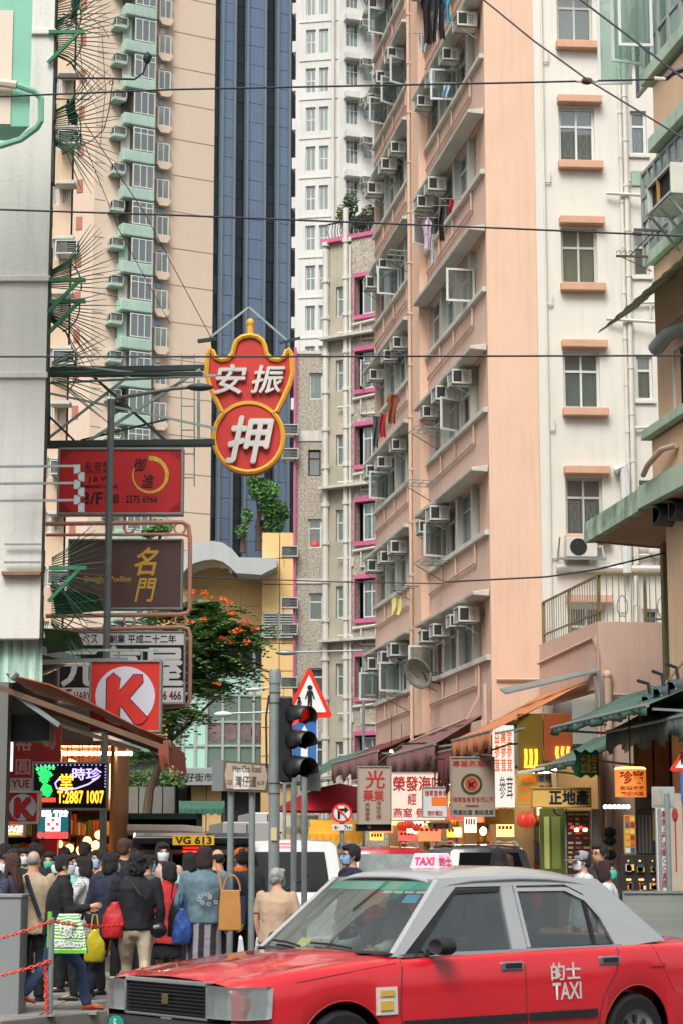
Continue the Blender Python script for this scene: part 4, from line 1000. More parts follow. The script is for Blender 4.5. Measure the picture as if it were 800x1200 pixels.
S.put(MB().ell((S.u(293), .05, S.z(378)), .07, .07, .09).build('finial', M_yello, smooth=True))
M_sil = mat('pawn_letter', '#cfcfca', .5, .12, 5, streak=.15)
S.txt('安', 251, 289, 429, 463, M_sil, .02, shear=.22, y=-.01, depth=.07, label='raised silver brush character'); S.txt('振', 295, 334, 430, 462, M_sil, .016, shear=.22, y=-.01, depth=.07); S.txt('押', 267, 321, 490, 543, M_sil, .022, shear=.22, y=-.01, depth=.08)
PAWN = S
tr = thing('sign_bracket', 'steel truss bracket reaching from the white building to the pawnshop sign', 'bracket', at(57, 480, SPK - .4))
o0 = Vector(tr.location)
def tb(a, b, w_, m, y=0.0, y2=None, name='strut'):
 p = at(a[0], a[1], SPK - .4 + y) - o0; q_ = at(b[0], b[1], SPK - .4 + (y if y2 is None else y2)) - o0
 MB().bar(p, q_, w_, w_).build(name, m, tr)
M_gg = mat('truss_grey', '#8fa3a0', .55, .15, 3, metal=.2); M_gk = mat('truss_dark', '#2d3a38', .6, .2, 3)
tb((52, 434), (240, 431), .09, M_gk, .5, name='top_chord'); tb((52, 438), (238, 438), .06, M_gk, -.1, name='top_chord'); tb((52, 520), (252, 518), .09, M_gk, -.1, name='bottom_chord'); tb((52, 524), (252, 522), .05, M_gk, .5, name='bottom_chord')
tb((54, 449), (254, 440), .035, M_gg); tb((54, 460), (254, 502), .035, M_gg); tb((82, 428), (170, 438), .03, M_gg); tb((54, 516), (152, 440), .04, M_gg, .2); tb((104, 517), (235, 433), .045, M_gg, .1)
tb((105, 437), (195, 517), .045, M_gk, .1); tb((55, 485), (88, 517), .035, M_gk); tb((95, 516), (202, 490), .03, M_gk, .15); tb((74, 450), (152, 517), .02, M_peach, .2)
tb((213, 415), (213, 570), .022, M_gg, .6, name='ladder_rail'); tb((228, 415), (228, 570), .022, M_gg, .6, name='ladder_rail')
for y in range(420, 570, 28): tb((213, y), (228, y), .018, M_gg, .6, name='ladder_rung')
tb((233, 445), (233, 518), .05, M_gg, .5)
tb((246, 396), (292, 360), .035, M_gg, .5); tb((292, 360), (338, 400), .035, M_gg, .5); tb((232, 400), (254, 397), .06, M_gk, .4); tb((328, 402), (352, 396), .04, M_gk, .4); tb((248, 397), (252, 440), .03, M_gk, .5); tb((336, 398), (336, 412), .03, M_gk, .5)
tb((54, 440), (300, 440), .05, M_gk, .62, name='rear_beam'); tb((54, 519), (300, 519), .05, M_gk, .62, name='rear_beam')
for y in range(430, 520, 30): tb((57, y), (57, y + 30), .06, M_gk, 0, name='wall_plate')
S = Sign('restaurant_sign', 'red restaurant signboard with a gold brush ring', 'sign', 68, 215, 525, 603, 33.2, 0, .2, M_red, M_rim, .035)
S.ring(176, 557, 20, 5.5, mat('ring_gold', '#e2b94e', .4, .25, 9, metal=.3), 'gold_ring', -95, 205, w2=1.2)
S.txt('御', 157, 172, 537, 553, M_k, .01, shear=.25); S.txt('進', 166, 181, 556, 572, M_k, .01, shear=.25)
S.txt('私房菜', 100, 129, 541, 555, M_k, 0); S.txt('J & W', 104, 128, 558, 566, M_k, .02); S.txt('Restaurant Limited', 95, 138, 567, 572, M_k, .02)
S.txt('3/F', 98, 121, 577, 591, M_k, .02); S.txt('電話 : 2575 6966', 124, 185, 579, 590, M_k, .012)
for cx, cy, sx, sy in ((72, 529, 1, 1), (211, 529, -1, 1), (72, 599, 1, -1), (211, 599, -1, -1)):
 for k in range(4): S.rect(min(cx + sx * k * 3, cx + sx * (k * 3 + 2)), max(cx + sx * k * 3, cx + sx * (k * 3 + 2)), min(cy, cy + sy * (10 - k * 2.5)), max(cy, cy + sy * (10 - k * 2.5)), mat('sign_red_dark', '#7c1d20', .5, .1), 'corner_ornament')
S = Sign('restaurant_sign', 'dark brown signboard with two gold brush characters', 'sign', 80, 214, 632, 714, 33.0, 0, .2, M_brn, M_rim, .03)
S.txt('名', 158, 186, 642, 674, M_gold, .02, shear=.25); S.txt('門', 159, 184, 678, 705, M_gold, .015, shear=.25); S.txt('Shanghai Pavilion', 99, 154, 675, 684, M_gold, .012)
S = Sign('restaurant_sign', 'black and white signboard with Japanese lettering behind the big K sign', 'sign', 69, 217, 740, 825, 32.6, 0, .2, M_k, M_rim, .025)
S.rect(70, 216, 742, 756, M_w, 'top_strip'); S.rect(70, 216, 806, 823, M_w, 'bottom_strip')
M_maroon = mat('maroon_letter', '#6b2030', .6, 0)
S.txt('ハーベス', 78, 114, 744, 754, M_maroon, .02, y=-.008); S.txt('創業 平成二十二年', 128, 206, 744, 754, M_k, .02, y=-.008)
S.txt('元気屋', 73, 214, 758, 804, M_w, .03); S.txt('1/F', 72, 85, 808, 820, M_maroon, .03, y=-.008); S.txt('HARVEST', 88, 120, 811, 820, M_maroon, .02, y=-.008); S.txt('2576 466', 178, 213, 810, 820, M_maroon, .03, y=-.008)
M_pk = mat('salmon_pipe', '#c08a78', .6, .15, 4)
fm = thing('pipe_hanger', 'salmon painted pipe hanger round the brown and black signboards', 'sign hanger', at(57, 720, 32.9)); f0 = Vector(fm.location)
Pq = lambda a, b, Y=32.9: at(a, b, Y) - f0
def rc(p): return [Pq(a, b) for a, b in p]
MB().tube(rc([(54, 614), (215, 612), (221, 616), (223, 630), (223, 712), (220, 718), (212, 720), (54, 722)]), .035, 8).build('pipe', M_pk, fm, True)
MB().tube(rc([(54, 739), (214, 735), (221, 737), (223, 745), (223, 820), (219, 827), (190, 829)]), .035, 8).build('pipe', M_pk, fm, True)
MB().tube(rc([(54, 627), (214, 626), (221, 628)]), .025, 8).build('pipe', M_pk, fm, True)
for cx, cy in ((152, 727), (212, 727), (152, 618), (211, 619)): MB().tube([Pq(cx + 6.5 * math.cos(k * .4), cy + 6.5 * math.sin(k * .4)) for k in range(16)], .02, 6, closed=True).build('pipe_ring', M_pk, fm, True)
M_kr = mat('k_red', '#d8342b', .45, .07, 1, spec=.5, streak=.12); M_kl = mat('k_disc', '#d6dbe6', .45, .02)
def ksign(px0, px1, py0, py1, Y, label, M_edge):
 S = Sign('convenience_store_sign', label, 'sign', px0, px1, py0, py1, Y, 0, .25, M_kr, M_edge, .03)
 cx, cy = (px0 + px1) / 2 + (px1 - px0) * .0, (py0 + py1) / 2; w_ = px1 - px0; sgn = w_ / 84
 S.disc(cx, cy, 35 * sgn, M_kl, 'disc')
 M_navy = mat('k_navy', '#2b2c58', .5, 0)
 kp = [(x * .93, y * .93) for x, y in [(-23, -22), (-15, -29), (-7, -22), (-7, -6), (11, -27), (21, -27), (22, -18), (5, 3), (29, 28), (22, 34), (14, 36), (-4, 12), (-7, 16), (-7, 26), (-15, 31), (-23, 26)]]
 n = len(kp); ko = []
 for i in range(n):
  a = Vector(kp[i - 1]); b = Vector(kp[(i + 1) % n]); t_ = (b - a).normalized(); ko.append((kp[i][0] + t_.y * 1.3, kp[i][1] - t_.x * 1.3))
 S.poly([(cx + x * sgn, cy + y * sgn) for x, y in ko], M_navy, 'letter_outline', -.008); S.poly([(cx + x * sgn, cy + y * sgn) for x, y in kp], M_kr, 'letter', -.0125)
 return S
KS = ksign(105, 189, 774, 858, 29.0, 'large square red sign with a white disc and red letter K', M_rim)
KS.put(MB().bar((KS.u(138), .1, KS.z(775)), (KS.u(138), .1, KS.z(760)), .03).bar((KS.u(165), .1, KS.z(775)), (KS.u(165), .1, KS.z(762)), .03).build('hanger', M_galv))
ksign(8, 46, 927, 965, 28.4, 'small square red sign with letter K below the LED sign', M_frame_w)
kb = thing('sign_bracket', 'grey steel arm carrying the large red K sign', 'bracket', at(0, 750, 29.0)); k_0 = Vector(kb.location)
MB().bar(at(-20, 742, 28.8) - k_0, at(92, 774, 29.1) - k_0, .13, .1).build('beam', M_galv, kb); MB().bar(at(-20, 778, 28.8) - k_0, at(150, 773, 29.1) - k_0, .08, .06).build('beam', M_galv, kb); MB().bar(at(50, 790, 29.1) - k_0, at(80, 776, 29.1) - k_0, .04).build('strut', M_galv, kb); MB().bar(at(60, 762, 29.2) - k_0, at(185, 762, 29.2) - k_0, .035).build('rod', M_rgd, kb)
rods = thing('sign_lamp_rods', 'three thin grey lamp rods with clip heads beside the red sign', 'lamp rods', at(0, 565, 26.6)); r0 = Vector(rods.location)
for y in (547, 567, 587): MB().bar(at(-5, y, 26.6) - r0, at(92, y - 1, 26.8) - r0, .03).build('rod', M_galv, rods)
for i in range(6): MB().box(-.03, .05, -.03, .03, -.06, .06).build('clip', M_galv, rods, loc=at(90 + (i % 2) * 5, 550 + i * 9, 26.7) - r0)
S = Sign('led_sign', 'black LED sign with a green footprint and orange phone number', 'sign', 38, 127, 893, 949, 30.0, 0, .12, M_k, M_frame_g, .03)
E_g = emit('led_green', '#35e06a', 1.6); E_o = emit('led_orange', '#ffab2e', 1.7); E_p = emit('led_violet', '#b4a4ff', 1.3); E_r = emit('led_red', '#ff3b30', 1.5); E_w = emit('led_white', '#f2f4ff', 1.6)
mb = MB()
def dots(cx, cy, rx, ry, rot, step=1.5):
 n = int(max(rx, ry) / step) + 1
 for i in range(-n, n + 1):
  for j in range(-n, n + 1):
   x, y = i * step, j * step
   if (x / rx) ** 2 + (y / ry) ** 2 <= 1:
    X = cx + x * math.cos(rot) - y * math.sin(rot); Yy = cy + x * math.sin(rot) + y * math.cos(rot)
    mb.box(S.u(X) - .006, S.u(X) + .006, -.012, -.002, S.z(Yy) - .006, S.z(Yy) + .006)
dots(53, 907, 9, 5, .15); dots(52, 913, 6, 5, .2); dots(55, 926, 6.5, 8, -.3)
for i in range(5): dots(44 + i * 4.6, 901 - (i * .9 if i < 3 else 1.5), 1.8, 2.2, 0, .9)
S.put(mb.build('footprint', E_g)); tag(COL.objects[-1], kind='stuff')
S.txt('時', 85, 100, 900, 914, E_p, .02); S.txt('珍', 101, 119, 900, 914, E_p, .02); S.txt('堂', 70, 86, 907, 924, E_o, .02); S.txt('T:2887 1007', 68, 122, 927, 941, E_o, .03); S.rect(47, 66, 935, 940, E_r, 'red_bar'); 
S.put(MB().tube([(S.u(a), -.01, S.z(b)) for a, b in ((70, 912), (65, 918), (67, 924), (76, 926), (90, 924), (104, 919), (116, 911))], .012, 6).build('swoosh', E_p))
for i in range(16): S.rect(42 + i * 5, 43.2 + i * 5, 896, 897.2, E_p, 'rim_dot')
for i in range(8): S.rect(123, 124.2, 897 + i * 3.5, 898.2 + i * 3.5, E_p, 'rim_dot')
S = Sign('pharmacy_sign', 'teal lit pharmacy sign with a red and white checked cross', 'sign', 43, 82, 947, 984, 30.6, 0, .12, emit('pharm_teal', '#2d8088', .35), M_black, .02)
S.rect(54, 71, 958, 974, E_w, 'white_panel')
for a, b in ((60.5, 959), (55.5, 964), (65.5, 964), (60.5, 969)): S.rect(a, a + 4, b, b + 4, E_r, 'red_square', -.008)
S.txt('昌怡', 46, 80, 948, 957, E_w, .03); S.txt('中西藥房', 44, 81, 975, 983, E_r, .03)
S = Sign('massage_sign', 'small orange lit sign reading SAGE below the small K sign', 'sign', 6, 29, 965, 981, 29.5, 0, .1, emit('massage_orange', '#e2623a', .8), M_rim, .02)
S.txt('SAGE', 8, 27, 968, 975, E_w, .03); S.rect(8, 25, 976, 978, emit('led_yellow', '#ffd76a', 1.2), 'underline')
S = Sign('restaurant_sign', 'tall dark red panel with pale characters under the brown awning', 'sign', 9, 71, 850, 937, 31.6, 0, .1, mat('panel_red', '#8d2323', .6, .1, 1), None)
M_pale = mat('pale_letter', '#b98f8a', .6, .1)
S.txt('裕', 18, 37, 862, 880, M_pale, .01); S.txt('粵', 50, 66, 860, 878, M_pale, .0); S.txt('圓', 19, 36, 890, 908, M_pale, .01); S.rect(13, 38, 912, 930, mat('panel_plate', '#b9a6a0', .6), 'name_plate'); S.txt('YUE', 15, 36, 914, 923, M_maroon, .02, y=-.008)
S = Sign('shop_sign', 'narrow pale vertical light box at the wall under the brown awning', 'sign', -6, 8, 850, 913, 29.5, 0, .25, mat('pale_box', '#b4b8b8', .5), None)
S = Sign('light_tube', 'white vertical light tube beside the pale light box', 'lamp', 9.5, 15, 863, 904, 29.6, 0, .06, emit('tube_white', '#e6e8ff', .9), None)
S = Sign('shop_sign', 'dark red sign board with a cream panel behind the crowd', 'sign', -8, 7, 955, 1000, 29.6, 0, .1, M_red, M_rim, .02); S.rect(-7, 4, 984, 998, M_cr, 'cream_panel')
# ---------------------------------------------------------------- right-hand shops and awnings
def ruw(Y): return -(Y - 46) / .987
def put_at(o, root): o.parent = root; o.location = Vector(o.location) - Vector(root.location); return o
def goods(mb, u0, u1, y, z, n, h, d=.2, ax=0):
 x = u0
 while x < u1:
  w_ = rnd.uniform(.06, .18); mb.mi(rnd.randrange(n)); a, b, c = x, min(x + w_ - .01, u1), z + h * rnd.uniform(.45, 1); x += w_
  if ax: mb.box(y, y + d, a, b, z, c)
  else: mb.box(a, b, y, y + d, z, c)
M_redl_ = mat('added_sign_red', '#a32a24', .5)
GOODS = [mat('goods_%d' % i, c, .5, .25, 9) for i, c in enumerate(('#b0282a', '#d9a33a', '#e3d9c0', '#5e7a3c', '#7a4a2c', '#c9642a', '#3a5a86', '#e8c86a'))]
E_warm = emit('warm_bulb', '#ffcf80', 14.0); E_tube = emit('cool_tube', '#ffe6c0', 15.0); E_warm2 = emit('warm_panel', '#ffc36a', 2.2); E_gold = emit('gold_neon', '#ffb52e', 2.2); E_shopw = emit('added_shop_glow', '#ffd296', 2.4)
M_shop = mat('shop_wall_cream', '#b7a684', .7, .15, 1); M_wood = mat('shop_wood', '#6e4a2c', .6, .25, 3); M_tile = mat('shop_floor', '#6b6660', .5, .2, 2)
def shop(fr, ua, ub, yb, depth, h, label, wall, lights=3, floor_z=.13, stock=5):
 t = thing('shop', label, 'shop', fr.world((ua + ub) / 2, yb, floor_z), 0)
 y0, y1 = yb, yb + depth
 mb = MB(); mb.box(ua, ub, y1, y1 + .1, floor_z, h); mb.box(ua - .06, ua, y0, y1, floor_z, h); mb.box(ub, ub + .06, y0, y1, floor_z, h); mb.box(ua, ub, y0, y1, h, h + .08)
 place(mb.build('wall', wall), fr, t)
 place(MB().box(ua, ub, y0, y1, floor_z - .1, floor_z + .01).build('floor', M_tile), fr, t)
 for k in range(stock):
  z = floor_z + .5 + k * .45
  if z > h - .4: break
  place(MB().box(ua + .05, ub - .05, y1 - .35, y1 - .01, z - .03, z).build('shelf', M_wood), fr, t)
  mb = MB(); goods(mb, ua + .08, ub - .08, y1 - .33, z, len(GOODS), .34); o = mb.build('shelf_stock', GOODS); o['kind'] = 'stuff'; place(o, fr, t)
  place(MB().box(ua + .005, ua + .4, y0 + .3, y1 - .4, z - .03, z).build('shelf', M_wood), fr, t); mb = MB(); goods(mb, y0 + .32, y1 - .42, ua + .06, z, len(GOODS), .36, .3, 1); o = mb.build('shelf_stock', GOODS); o['kind'] = 'stuff'; place(o, fr, t)
 mb = MB(); goods(mb, ua + .1, ub - .1, y0 + .2, floor_z + .75, len(GOODS), .35, .5); o = mb.build('counter_stock', GOODS); o['kind'] = 'stuff'; place(o, fr, t)
 place(MB().box(ua + .08, ub - .08, y0 + .15, y0 + .75, floor_z, floor_z + .74).build('counter', M_wood), fr, t)
 place(MB().box(ua + .42, ua + .44, y0 + .3, y1 - .5, 2.55, 3.2).build('added_glow_panel', E_shopw), fr, t); place(MB().box(ua + .2, ub - .2, y1 - .4, y1 - .37, 2.6, 3.2).build('added_glow_panel', E_shopw), fr, t)  # glowing panels added in each shop to make its light warmer
 for k in range(4): place(MB().box(ua + .445, ua + .45, y0 + .4 + k * .4, y0 + .62 + k * .4, 2.6, 3.1).build('price_card', rnd.choice(GOODS)), fr, t)
 for k in range(lights):
  u = ua + (ub - ua) * (k + .5) / lights
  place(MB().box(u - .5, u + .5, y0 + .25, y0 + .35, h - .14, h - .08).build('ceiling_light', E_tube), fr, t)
 return t
hs_ = 3.6
bounds = [2.1, -1.2, -4.6, -8.0, -11.2, -14.8]
labs = ['dried seafood shop with jars in warm light behind the bird-emblem sign', 'medicine shop with stocked shelves behind the pink hanging sign', 'bright herbal shop beyond the pink hanging sign', 'dim shop near the red umbrella', 'small shop next to the grey tenement']
for i in range(5): shop(RF, bounds[i + 1], bounds[i], .35 if i else .9, 3.0, hs_, labs[i], M_shop, 2)
fpan = thing('shopfront_fascia', 'dark shop fascia under the peach block overhang', 'shopfront', RF.world(-7, .3, 3.7), 0)
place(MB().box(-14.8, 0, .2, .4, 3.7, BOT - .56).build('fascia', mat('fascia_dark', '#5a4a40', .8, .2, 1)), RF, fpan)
for u in (-1.2, -4.6, -8.0, -11.2): place(MB().box(u - .06, u + .06, .2, .34, .13, 3.7).build('pilaster', M_peach_d), RF, fpan)
for i, (px, py, Y) in enumerate(((536, 975, 45.0), (565.5, 974, 44.6), (445, 964, 52), (458, 881, 55), (470, 893, 54))):
 p = at(px, py, Y); t = thing('hanging_bulb', ['bare warm bulb hanging left of the lit doorway pillar', 'bare warm bulb hanging beside the bird-emblem sign', 'small amber lamp under the grey medicine sign', 'white shop lamp glowing under the dark red awning', 'white shop lamp behind the pink hanging sign'][i].replace('left of', 'by'), 'lamp', p)
 MB().ell((0, 0, 0), .07 if i < 2 else .05, .07 if i < 2 else .05, .09 if i < 2 else .05).build('bulb', E_warm if i < 3 else E_tube, t, True); MB().tube([(0, 0, .08), (0, 0, 1.0)], .008, 4).build('flex', M_black, t)
for i in range(14):  # added glowing panels, standing in for the layered warm light of the shops
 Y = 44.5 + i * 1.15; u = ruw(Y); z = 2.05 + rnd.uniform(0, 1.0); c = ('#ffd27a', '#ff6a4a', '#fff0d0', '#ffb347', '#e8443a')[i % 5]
 t = thing('added_glow_sign', 'small glowing panel added before the shops under the mauve awning for warm light', 'sign', RF.world(u, -.1 - .12 * (i % 4), z), 0, 'small added glowing panels'); w_ = rnd.uniform(.12, .3); hh = rnd.uniform(.1, .24); MB().box(-w_, w_, 0, .06, -hh, .13).build('panel', emit('added_sign_glow_%d' % (i % 5), c, 1.3), t); [MB().box(-w_ * .8 + q * w_ * .42, -w_ * .8 + q * w_ * .42 + w_ * .3, -.006, 0, .02 - (i % 3) * .03, .09).build('print', (M_redl_, M_k)[i % 2], t) for q in range(4)]; MB().tube([(0, .03, .13), (0, .03, 4.0 - z)], .008, 4).build('hanger', M_black, t)
M_awo = mat('awning_orange', '#bd7a50', .8, .15, 1, streak=.35); M_awp = mat('awning_mauve', '#7d5a58', .85, .15, 1, streak=.25); M_awg = mat('awning_green', '#4a6a5e', .8, .25, 1, streak=.5); M_awr = mat('awning_maroon', '#6b3a38', .85, .15, 1); M_awb = mat('awning_brown', '#8a4a36', .8, .18, 1, streak=.3); M_awgr = mat('awning_grey', '#55605c', .8, .2, 1, streak=.3)
def awning(fr, u0, u1, yw, yf, zw, zf, m, label, val=.3, vm=None, scal=True, sag=.04, under=None):
 t = thing('awning', label, 'awning', fr.world((u0 + u1) / 2, yw, zw), 0)
 nu, nv = 18, 8; rows = []
 for j in range(nv + 1):
  f = j / nv; rows.append([(u0 + (u1 - u0) * i / nu, yw + (yf - yw) * f, zw + (zf - zw) * f - sag * math.sin(math.pi * f) * (1 + .5 * math.sin(i * 1.3))) for i in range(nu + 1)])
 o = MB().grid(rows).build('canvas', m, None, True, fix=False); sm = o.modifiers.new('s', 'SOLIDIFY'); sm.thickness = .012; place(o, fr, t)
 n = 60; top = []; bot = []
 for i in range(n + 1):
  u = u0 + (u1 - u0) * i / n; wv = .03 * math.sin(i * 1.7) + .02 * math.sin(i * .6)
  top.append((u, yf - .01, zf)); bot.append((u, yf - .02 + wv, zf - val * (1 + .25 * math.sin(i * .45) + (.18 * abs(math.sin(i * .8)) if scal else 0))))
 mid = [(a[0], (a[1] + b[1]) / 2 + .01 * math.sin(k), (a[2] + b[2]) / 2) for k, (a, b) in enumerate(zip(top, bot))]
 o = MB().grid([top, mid, bot]).build('valance', vm or m, None, True, fix=False); sm = o.modifiers.new('s', 'SOLIDIFY'); sm.thickness = .008; place(o, fr, t)
 place(MB().tube([(u0, yf, zf), (u1, yf, zf)], .035, 8).build('front_bar', M_galv, smooth=True), fr, t)
 for u in (u0 + .08, u1 - .08): place(MB().bar((u, yw, zw - .7), (u, yf + .1, zf - .05), .04).build('arm', M_galv), fr, t)
 return t
awning(RF, ruw(45.3), ruw(41.6), .95, -1.07, 5.15, 4.12, M_awo, 'orange shop awning stretched below the peach podium', .34)
awning(RF, ruw(53), ruw(47), .2, -1.1, 4.95, 4.15, M_awp, 'mauve brown awning with a ragged valance over the hanging signs', .45)
awning(RF, ruw(61.5), ruw(54), .2, -1.15, 4.95, 4.35, M_awr, 'dark maroon awning further along the peach block', .45, M_awp)
awning(RF, ruw(70), ruw(62), .2, -1.5, 4.9, 4.0, M_awg, 'thin green awning by the grey tenement', .1)
o_ = awning(RF, ruw(47.2), ruw(45.2), .3, -1.0, 4.45, 3.95, M_awr, 'short maroon awning flap tucked under the orange awning', .7)
cs = thing('metal_sheet', 'thin grey metal sheet sloping over the orange awning', 'metal sheet', at(640, 800, 43))
p = [at(585, 809, 45.5), at(696, 785, 41.3), at(701, 788, 40.9), at(592, 814, 44.8)]
put_at(MB().add([*p, *[q + Vector((0, 0, .04)) for q in p]], [(0, 1, 2, 3), (7, 6, 5, 4), (0, 4, 5, 1), (1, 5, 6, 2), (2, 6, 7, 3), (3, 7, 4, 0)]).build('sheet', M_galv), cs)
mb = MB(); a = at(700, 786, 40.9)
mb.bar(a, at(708, 848, 40.9), .12, .05); mb.bar(at(696, 792, 40.9), at(700, 845, 40.9), .04); put_at(mb.build('side_post', M_galv), cs)
pe_sh = shop(PF, -4.5, -.1, .45, 2.5, 3.9, 'gold lit tonic shop under the orange awning', mat('shop_brown', '#7a5a35', .7, .2), 3)
def psign(name, label, cat, px0, px1, py0, py1, Y, face, rim=None, **k): return Sign(name, label, cat, px0, px1, py0, py1, Y, 0, .12, face, rim, .025, **k)
S = psign('shop_sign', 'brown glossy fascia with glowing gold strokes under the orange awning', 'sign', 606, 636, 836, 905, 41.6, mat('fascia_olive', '#6d5a22', .25, .1)); M_org = mat('fascia_orange', '#8f4a28', .25, .1)
for k in range(3): S.put(MB().tube([(S.u(a), -.03, S.z(b)) for a, b in ((615 + k * 6, 878), (615.5 + k * 6, 888), (614.5 + k * 6, 898))], .03, 6).build('glowing_stroke', E_gold, smooth=True))
S.rect(613, 632, 897, 900, E_gold, 'glowing_stroke', -.02)
S = psign('shop_sign', 'reddish orange fascia with glowing amber strokes beside the olive one', 'sign', 637, 669, 836, 892, 41.3, M_org); E_amb = emit('amber_neon', '#ff9a3a', 2.0)
for k in range(3): S.put(MB().tube([(S.u(a), -.03, S.z(b)) for a, b in ((652 + k * 6.5, 875), (651 + k * 6.5, 882), (652.5 + k * 6.5, 890))], .035, 6).build('glowing_stroke', E_amb, smooth=True))
psign('roller_shutter_box', 'grey metal box panel beside the orange fascia', 'panel', 670, 702, 823, 872, 41.2, mat('grey_panel', '#8f8f88', .6, .1))
S = psign('shop_sign', 'tall white lit panel with orange brush characters beside the bird-emblem sign', 'sign', 577, 602, 850, 946, 43.6, emit('panel_white', '#d9d6cc', .75)); M_orl = emit('orange_letter_glow', '#c8641e', .7)  # letters given a low glow so they don't read dark under the awning
for k, (x, b) in enumerate(((582, '益'), (589.5, '壽'), (596.5, '堂'))): S.txt(b + '參茸', x - 3, x + 3, 856, 905, M_orl, .02, vertical=True)
S.txt('參茸', 584, 600, 910, 936, mat('teal_letter', '#6d3a2c', .5), .0)
S = psign('shop_banner', 'crumpled yellow shop banner with blue and orange print', 'banner', 606, 646, 906, 943, 41.0, mat('banner_yellow', '#c79a45', .6, .2, 3)); 
for r in range(3): S.txt('參茸海味', 610, 628, 910 + r * 11, 917 + r * 11, M_orl, .01); S.txt('藥材', 631, 644, 909 + r * 11, 917 + r * 11, mat('blue_letter', '#3c4f7c', .5), .02)
S.put(MB().bar((S.u(604), -.25, S.z(906)), (S.u(645), -.05, S.z(899)), .1, .05).build('roller_box', M_frame_w)); 
S = psign('property_agency_sign', 'yellow property agency sign with bold dark blue characters', 'sign', 622, 692, 923, 946, 39.6, mat('agency_yellow', '#d9b661', .5, .06), mat('agency_rim', '#b58f48', .5))
S.txt('正地產', 643, 689, 926, 943, mat('agency_letter', '#1d2036', .5), .04); S.put(MB().tube([(S.u(655) + .12 * math.cos(a), .02, S.z(948) - .12 * abs(math.sin(a))) for a in [k * .35 for k in range(10)]], .015, 5).build('hook', M_black))
S = psign('shop_banner', 'yellow gold pleated shop drape below the bird-emblem sign', 'banner', 567, 602, 948, 966, 43.2, mat('drape_gold', '#b58a2e', .6, .3, 4))
S = psign('shop_door', 'green framed glass shop door under the agency sign', 'door', 632, 661, 947, 1026, 40.3, mat('door_green', '#5f6836', .4, .15, 1)); S.rect(637, 643, 957, 1018, emit('door_glass', '#9aa05a', .35), 'door_pane'); S.rect(646, 656, 957, 1018, emit('door_glass2', '#6f7a3a', .25), 'door_pane')
S = psign('notice_board', 'brown glass notice board full of small lettering under the agency sign', 'notice board', 662, 692, 950, 1026, 39.9, mat('board_brown', '#4a2f28', .3, .1), M_rim)
for r in range(12):
 for c in range(3):
  if rnd.random() < .8: S.rect(665 + c * 9, 665 + c * 9 + rnd.uniform(4, 8), 953 + r * 5.6, 955.5 + r * 5.6, rnd.choice([mat('notice_a', '#c9a24a'), mat('notice_b', '#b9aaa0'), mat('notice_c', '#a8483a')]), 'notice', -.003)
for k in range(4): S.rect(668 + k * 5, 672 + k * 5, 968 + (k % 2) * 3, 971 + (k % 2) * 3, E_tube if k % 2 else E_r, 'lit_bulb', -.02)
S = psign('pillar', 'peach rendered pillar beside the property agency', 'pillar', 694, 704, 948, 1050, 39.9, mat('pillar_grey', '#9a938c', .7, .1))
vp = thing('standpipe', 'pink standpipe with black valves against the podium wall', 'pipe', at(715, 1000, 39.8)); v0 = Vector(vp.location)
MB().tube([at(713, 950, 39.8) - v0, at(713, 1080, 39.8) - v0], .08, 8).build('pipe', M_pipe_p, vp, True); MB().tube([at(719, 945, 39.8) - v0, at(719, 1080, 39.8) - v0], .04, 8).build('pipe', M_pipe_p, vp, True)
for y in (975, 985, 1002): MB().ell(at(714, y, 39.6) - v0, .13, .1, .1).build('valve', M_black, vp, True)
MB().tube([at(714, 992, 39.6) - v0, at(724, 993, 39.6) - v0, at(726, 989, 39.6) - v0], .03, 6).build('tap', M_galv, vp, True); MB().tube([at(713, 992, 39.65) - v0, at(713, 998, 39.65) - v0], .09, 8).build('yellow_tag', mat('tag_yellow', '#b3a13a'), vp)
p = at(738, 918, 34.2); t = thing('lantern_sign', 'round orange lit lantern sign with red characters', 'sign', p)
w_ = .26; hgt = zat(902, 34.2) - zat(934, 34.2)
M_lan = mat('lantern_skin', '#d98a4a', .5, .15, 3); b_ = M_lan.node_tree.nodes['Principled BSDF']; b_.inputs['Emission Color'].default_value = lin('#e07a30'); b_.inputs['Emission Strength'].default_value = .45
MB().lathe([(.02, -hgt / 2), (w_, -hgt / 2), (w_, hgt / 2), (.02, hgt / 2 + .05)], 24).build('drum', M_lan, t, True)
MB().lathe([(w_ * .95, hgt / 2), (w_ * 1.02, hgt / 2 + .01), (w_ * .9, hgt / 2 + .04)], 24).build('lamp_ring', E_warm2, t)
cy = lambda x, y, z: (math.sin(x / w_) * (w_ + .006), -math.cos(x / w_) * (w_ + .006), z)
text('珍寶', -.22, .22, -.02, .2, 0, mat('lantern_red', '#b8341c', .5), t, bold=.03, keep=False, fn=cy); text('高價收購', -.22, .22, -.12, -.05, 0, mat('lantern_red', '#b8341c'), t, bold=.02, keep=False, fn=cy); text('歡迎光臨', -.2, .2, -.21, -.14, 0, mat('lantern_red', '#b8341c'), t, bold=.02, keep=False, fn=cy)
MB().tube([(0, 0, hgt / 2), (0, 0, 1.2)], .015, 6).build('hanger', M_black, t)
GA = Frame(QF.O.x, QF.O.y, -80.9)
awning(GA, -3.4, 2.4, .6, -.75, 4.55, 3.95, M_awg, 'faded green awning above the hanging green banner', .12)
awning(GA, -1.2, 3.0, .7, -.35, 4.35, 3.75, M_awgr, 'grey green awning with short dark valance over the lantern sign', .3, M_awgr)
awning(RF, ruw(41.8), ruw(37.6), .9, -.15, 3.95, 3.4, M_awg, 'deep green awning over the yellow agency sign', .1)
S = Sign('cloth_banner', 'green cloth banner with gold characters hanging from the awning end', 'banner', 671, 701, 880, 910, 37.6)
mb = MB(); rows = []
